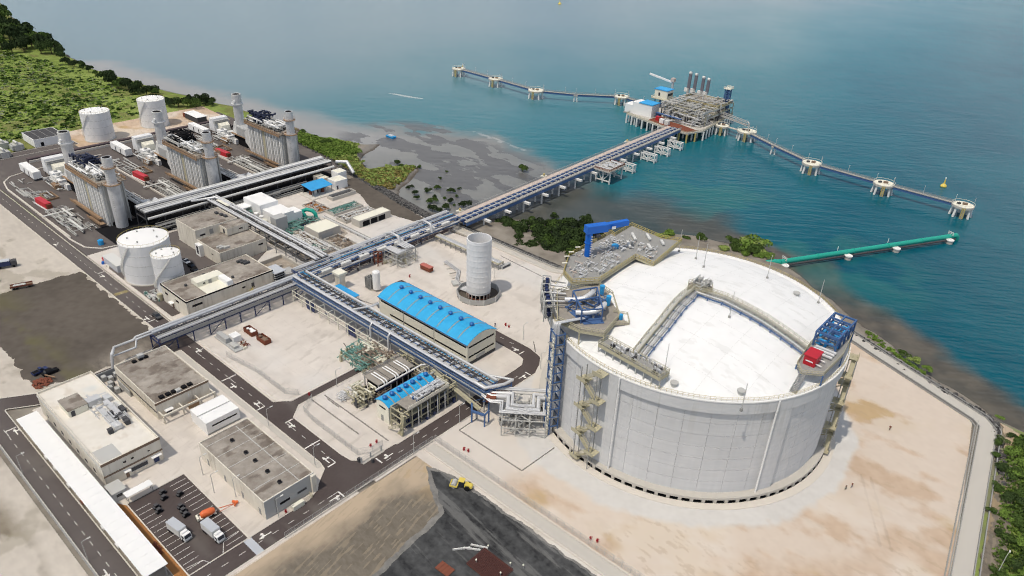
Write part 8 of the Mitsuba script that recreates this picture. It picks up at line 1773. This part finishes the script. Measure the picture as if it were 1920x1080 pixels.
for i, (x, y, r) in enumerate(FARL): plant('coast_tree', 'dark green coastal tree in the belt between grass field and sea at far left', 'tree', 'dark trees along the far left coast', x, y, float(land_z(np.array([x]), np.array([y]))[0]) - .3, r * 1.15, r * 1.7, (3, 0, 3, 1)[i % 4], i)


def tufts(n, reg, seed, size, hgt, zoff, zf, dens=None):
    g = np.random.default_rng(seed); x = g.uniform(reg[0], reg[1], n); y = g.uniform(reg[2], reg[3], n)
    q = meshkit.fbm(np.stack([x * .03, y * .03, x * 0], -1), 4, 6); keep = (g.random(n) < .25 + 1.2 * np.clip(q - .3, 0, 1)) & (dens(x, y) if dens else True); x, y, q = x[keep], y[keep], q[keep]; z = zf(x, y) + zoff; ok = z > SEA + .9 + zoff; x, y, z, q = x[ok], y[ok], z[ok], q[ok]; m = len(x); vs, fs = [], []
    for k in range(5):
        a = g.uniform(0, 6.28, m); s = size * g.uniform(.5, 1.3, m) * (.6 + q); h = hgt * g.uniform(.5, 1.3, m) * (.6 + q); ox, oy = g.normal(0, size * .5, (2, m)); c, sn = np.cos(a) * s, np.sin(a) * s
        tilt = g.uniform(-.8, .8, m)
        v = np.stack([np.stack([x + ox - c, y + oy - sn, z], -1), np.stack([x + ox + c, y + oy + sn, z], -1), np.stack([x + ox + c * .5 - sn * tilt, y + oy + sn * .5 + c * tilt, z + h], -1), np.stack([x + ox - c * .5 - sn * tilt, y + oy - sn * .5 + c * tilt, z + h * .8], -1)], 1).reshape(-1, 3); i = np.arange(m) * 4 + k * 4 * m
        vs.append(v); fs += [np.stack([i, i + 1, i + 2], 1), np.stack([i, i + 2, i + 3], 1)]
    return np.vstack(vs), np.vstack(fs)


fld = Polygon([(-472, 95), (-472, 140), (-474, 205), (-500, 212), (-560, 206), (-640, 207), (-700, 190), (-800, 204), (-900, 210), (-900, 60), (-640, 40), (-472, 70)]); inf = lambda x, y: shapely.contains(fld, shapely.points(x, y))
for k, (m, n, sz, hg_) in enumerate(((2, 9000, 1.2, .55), (1, 3600, 1.6, 1.0), (4, 9000, 1.2, .5), (5, 3600, .8, .8))):
    put('field_grass', MB().add(*tufts(n, (-900, -470, 60, 215), 30 + k, sz, hg_, -.2, land_z, inf)), 'leaf%d' % m, kind='stuff', label=('bright green tall grass of the field', 'dark green scrub in the field', 'yellow green grass of the field', 'pale seed heads in the field')[k], cat='grass')
pt = Polygon([(-400, 234), (-372, 233), (-331, 229), (-312, 226), (-300, 232), (-292, 244), (-296, 258), (-310, 242), (-328, 243), (-342, 256), (-372, 247), (-400, 247)]); inp = lambda x, y: shapely.contains(pt, shapely.points(x, y))
put('point_grass', MB().add(*tufts(7000, (-400, -288, 225, 262), 41, .9, .8, -.1, land_z, inp)), 'leaf4', kind='stuff', label='yellow green grass on the point right of the power units', cat='grass')
put('point_grass', MB().add(*tufts(4000, (-400, -330, 228, 250), 42, 1.0, .9, -.1, land_z, inp)), 'leaf2', kind='stuff', label='bright green grass on the inner part of the point', cat='grass')
isl = Polygon([(-327, 243), (-308, 238), (-296, 260), (-290, 256), (-281, 242), (-273, 227), (-284, 220), (-300, 223), (-330, 229)]); inl = lambda x, y: shapely.contains(isl, shapely.points(x, y))
put('islet_grass', MB().add(*tufts(9000, (-331, -270, 219, 262), 51, .9, .7, -.1, land_z, inl)), 'leaf6', kind='stuff', label='brown yellow grass on the islet by the mudflat', cat='grass')
put('islet_grass', MB().add(*tufts(2600, (-331, -270, 219, 262), 52, 1.0, 1.0, -.1, land_z, inl)), 'leaf4', kind='stuff', label='yellow green grass on the islet by the mudflat', cat='grass')
ea = Polygon([(5, 232), (9, 228), (30, 210), (40, 160), (10.5, 162), (7.5, 190), (3.5, 215)]); ine = lambda x, y: shapely.contains(ea, shapely.points(x, y))
put('thicket_grass', MB().add(*tufts(9000, (0, 40, 160, 234), 43, .6, .9, -.1, land_z, ine)), 'leaf2', kind='stuff', label='bright green undergrowth at the right frame edge', cat='grass'); put('thicket_grass', MB().add(*tufts(5000, (0, 40, 160, 234), 44, .6, .9, -.1, land_z, ine)), 'leaf1', kind='stuff', label='dark green undergrowth at the right frame edge', cat='grass')
sg = LineString([(-48, 257.5), (-38, 252.5), (-27, 247)]).buffer(1.8); ins = lambda x, y: shapely.contains(sg, shapely.points(x, y))
put('shore_grass', MB().add(*tufts(2600, (-56, -16, 244, 266), 45, .5, .5, 0.1, land_z, ins)), 'leaf2', kind='stuff', label='strip of green grass on the shore right of the tank', cat='grass')
for key in [k for k in labels if '__' in k and 'category' in labels[k]]: labels[key].pop('category')
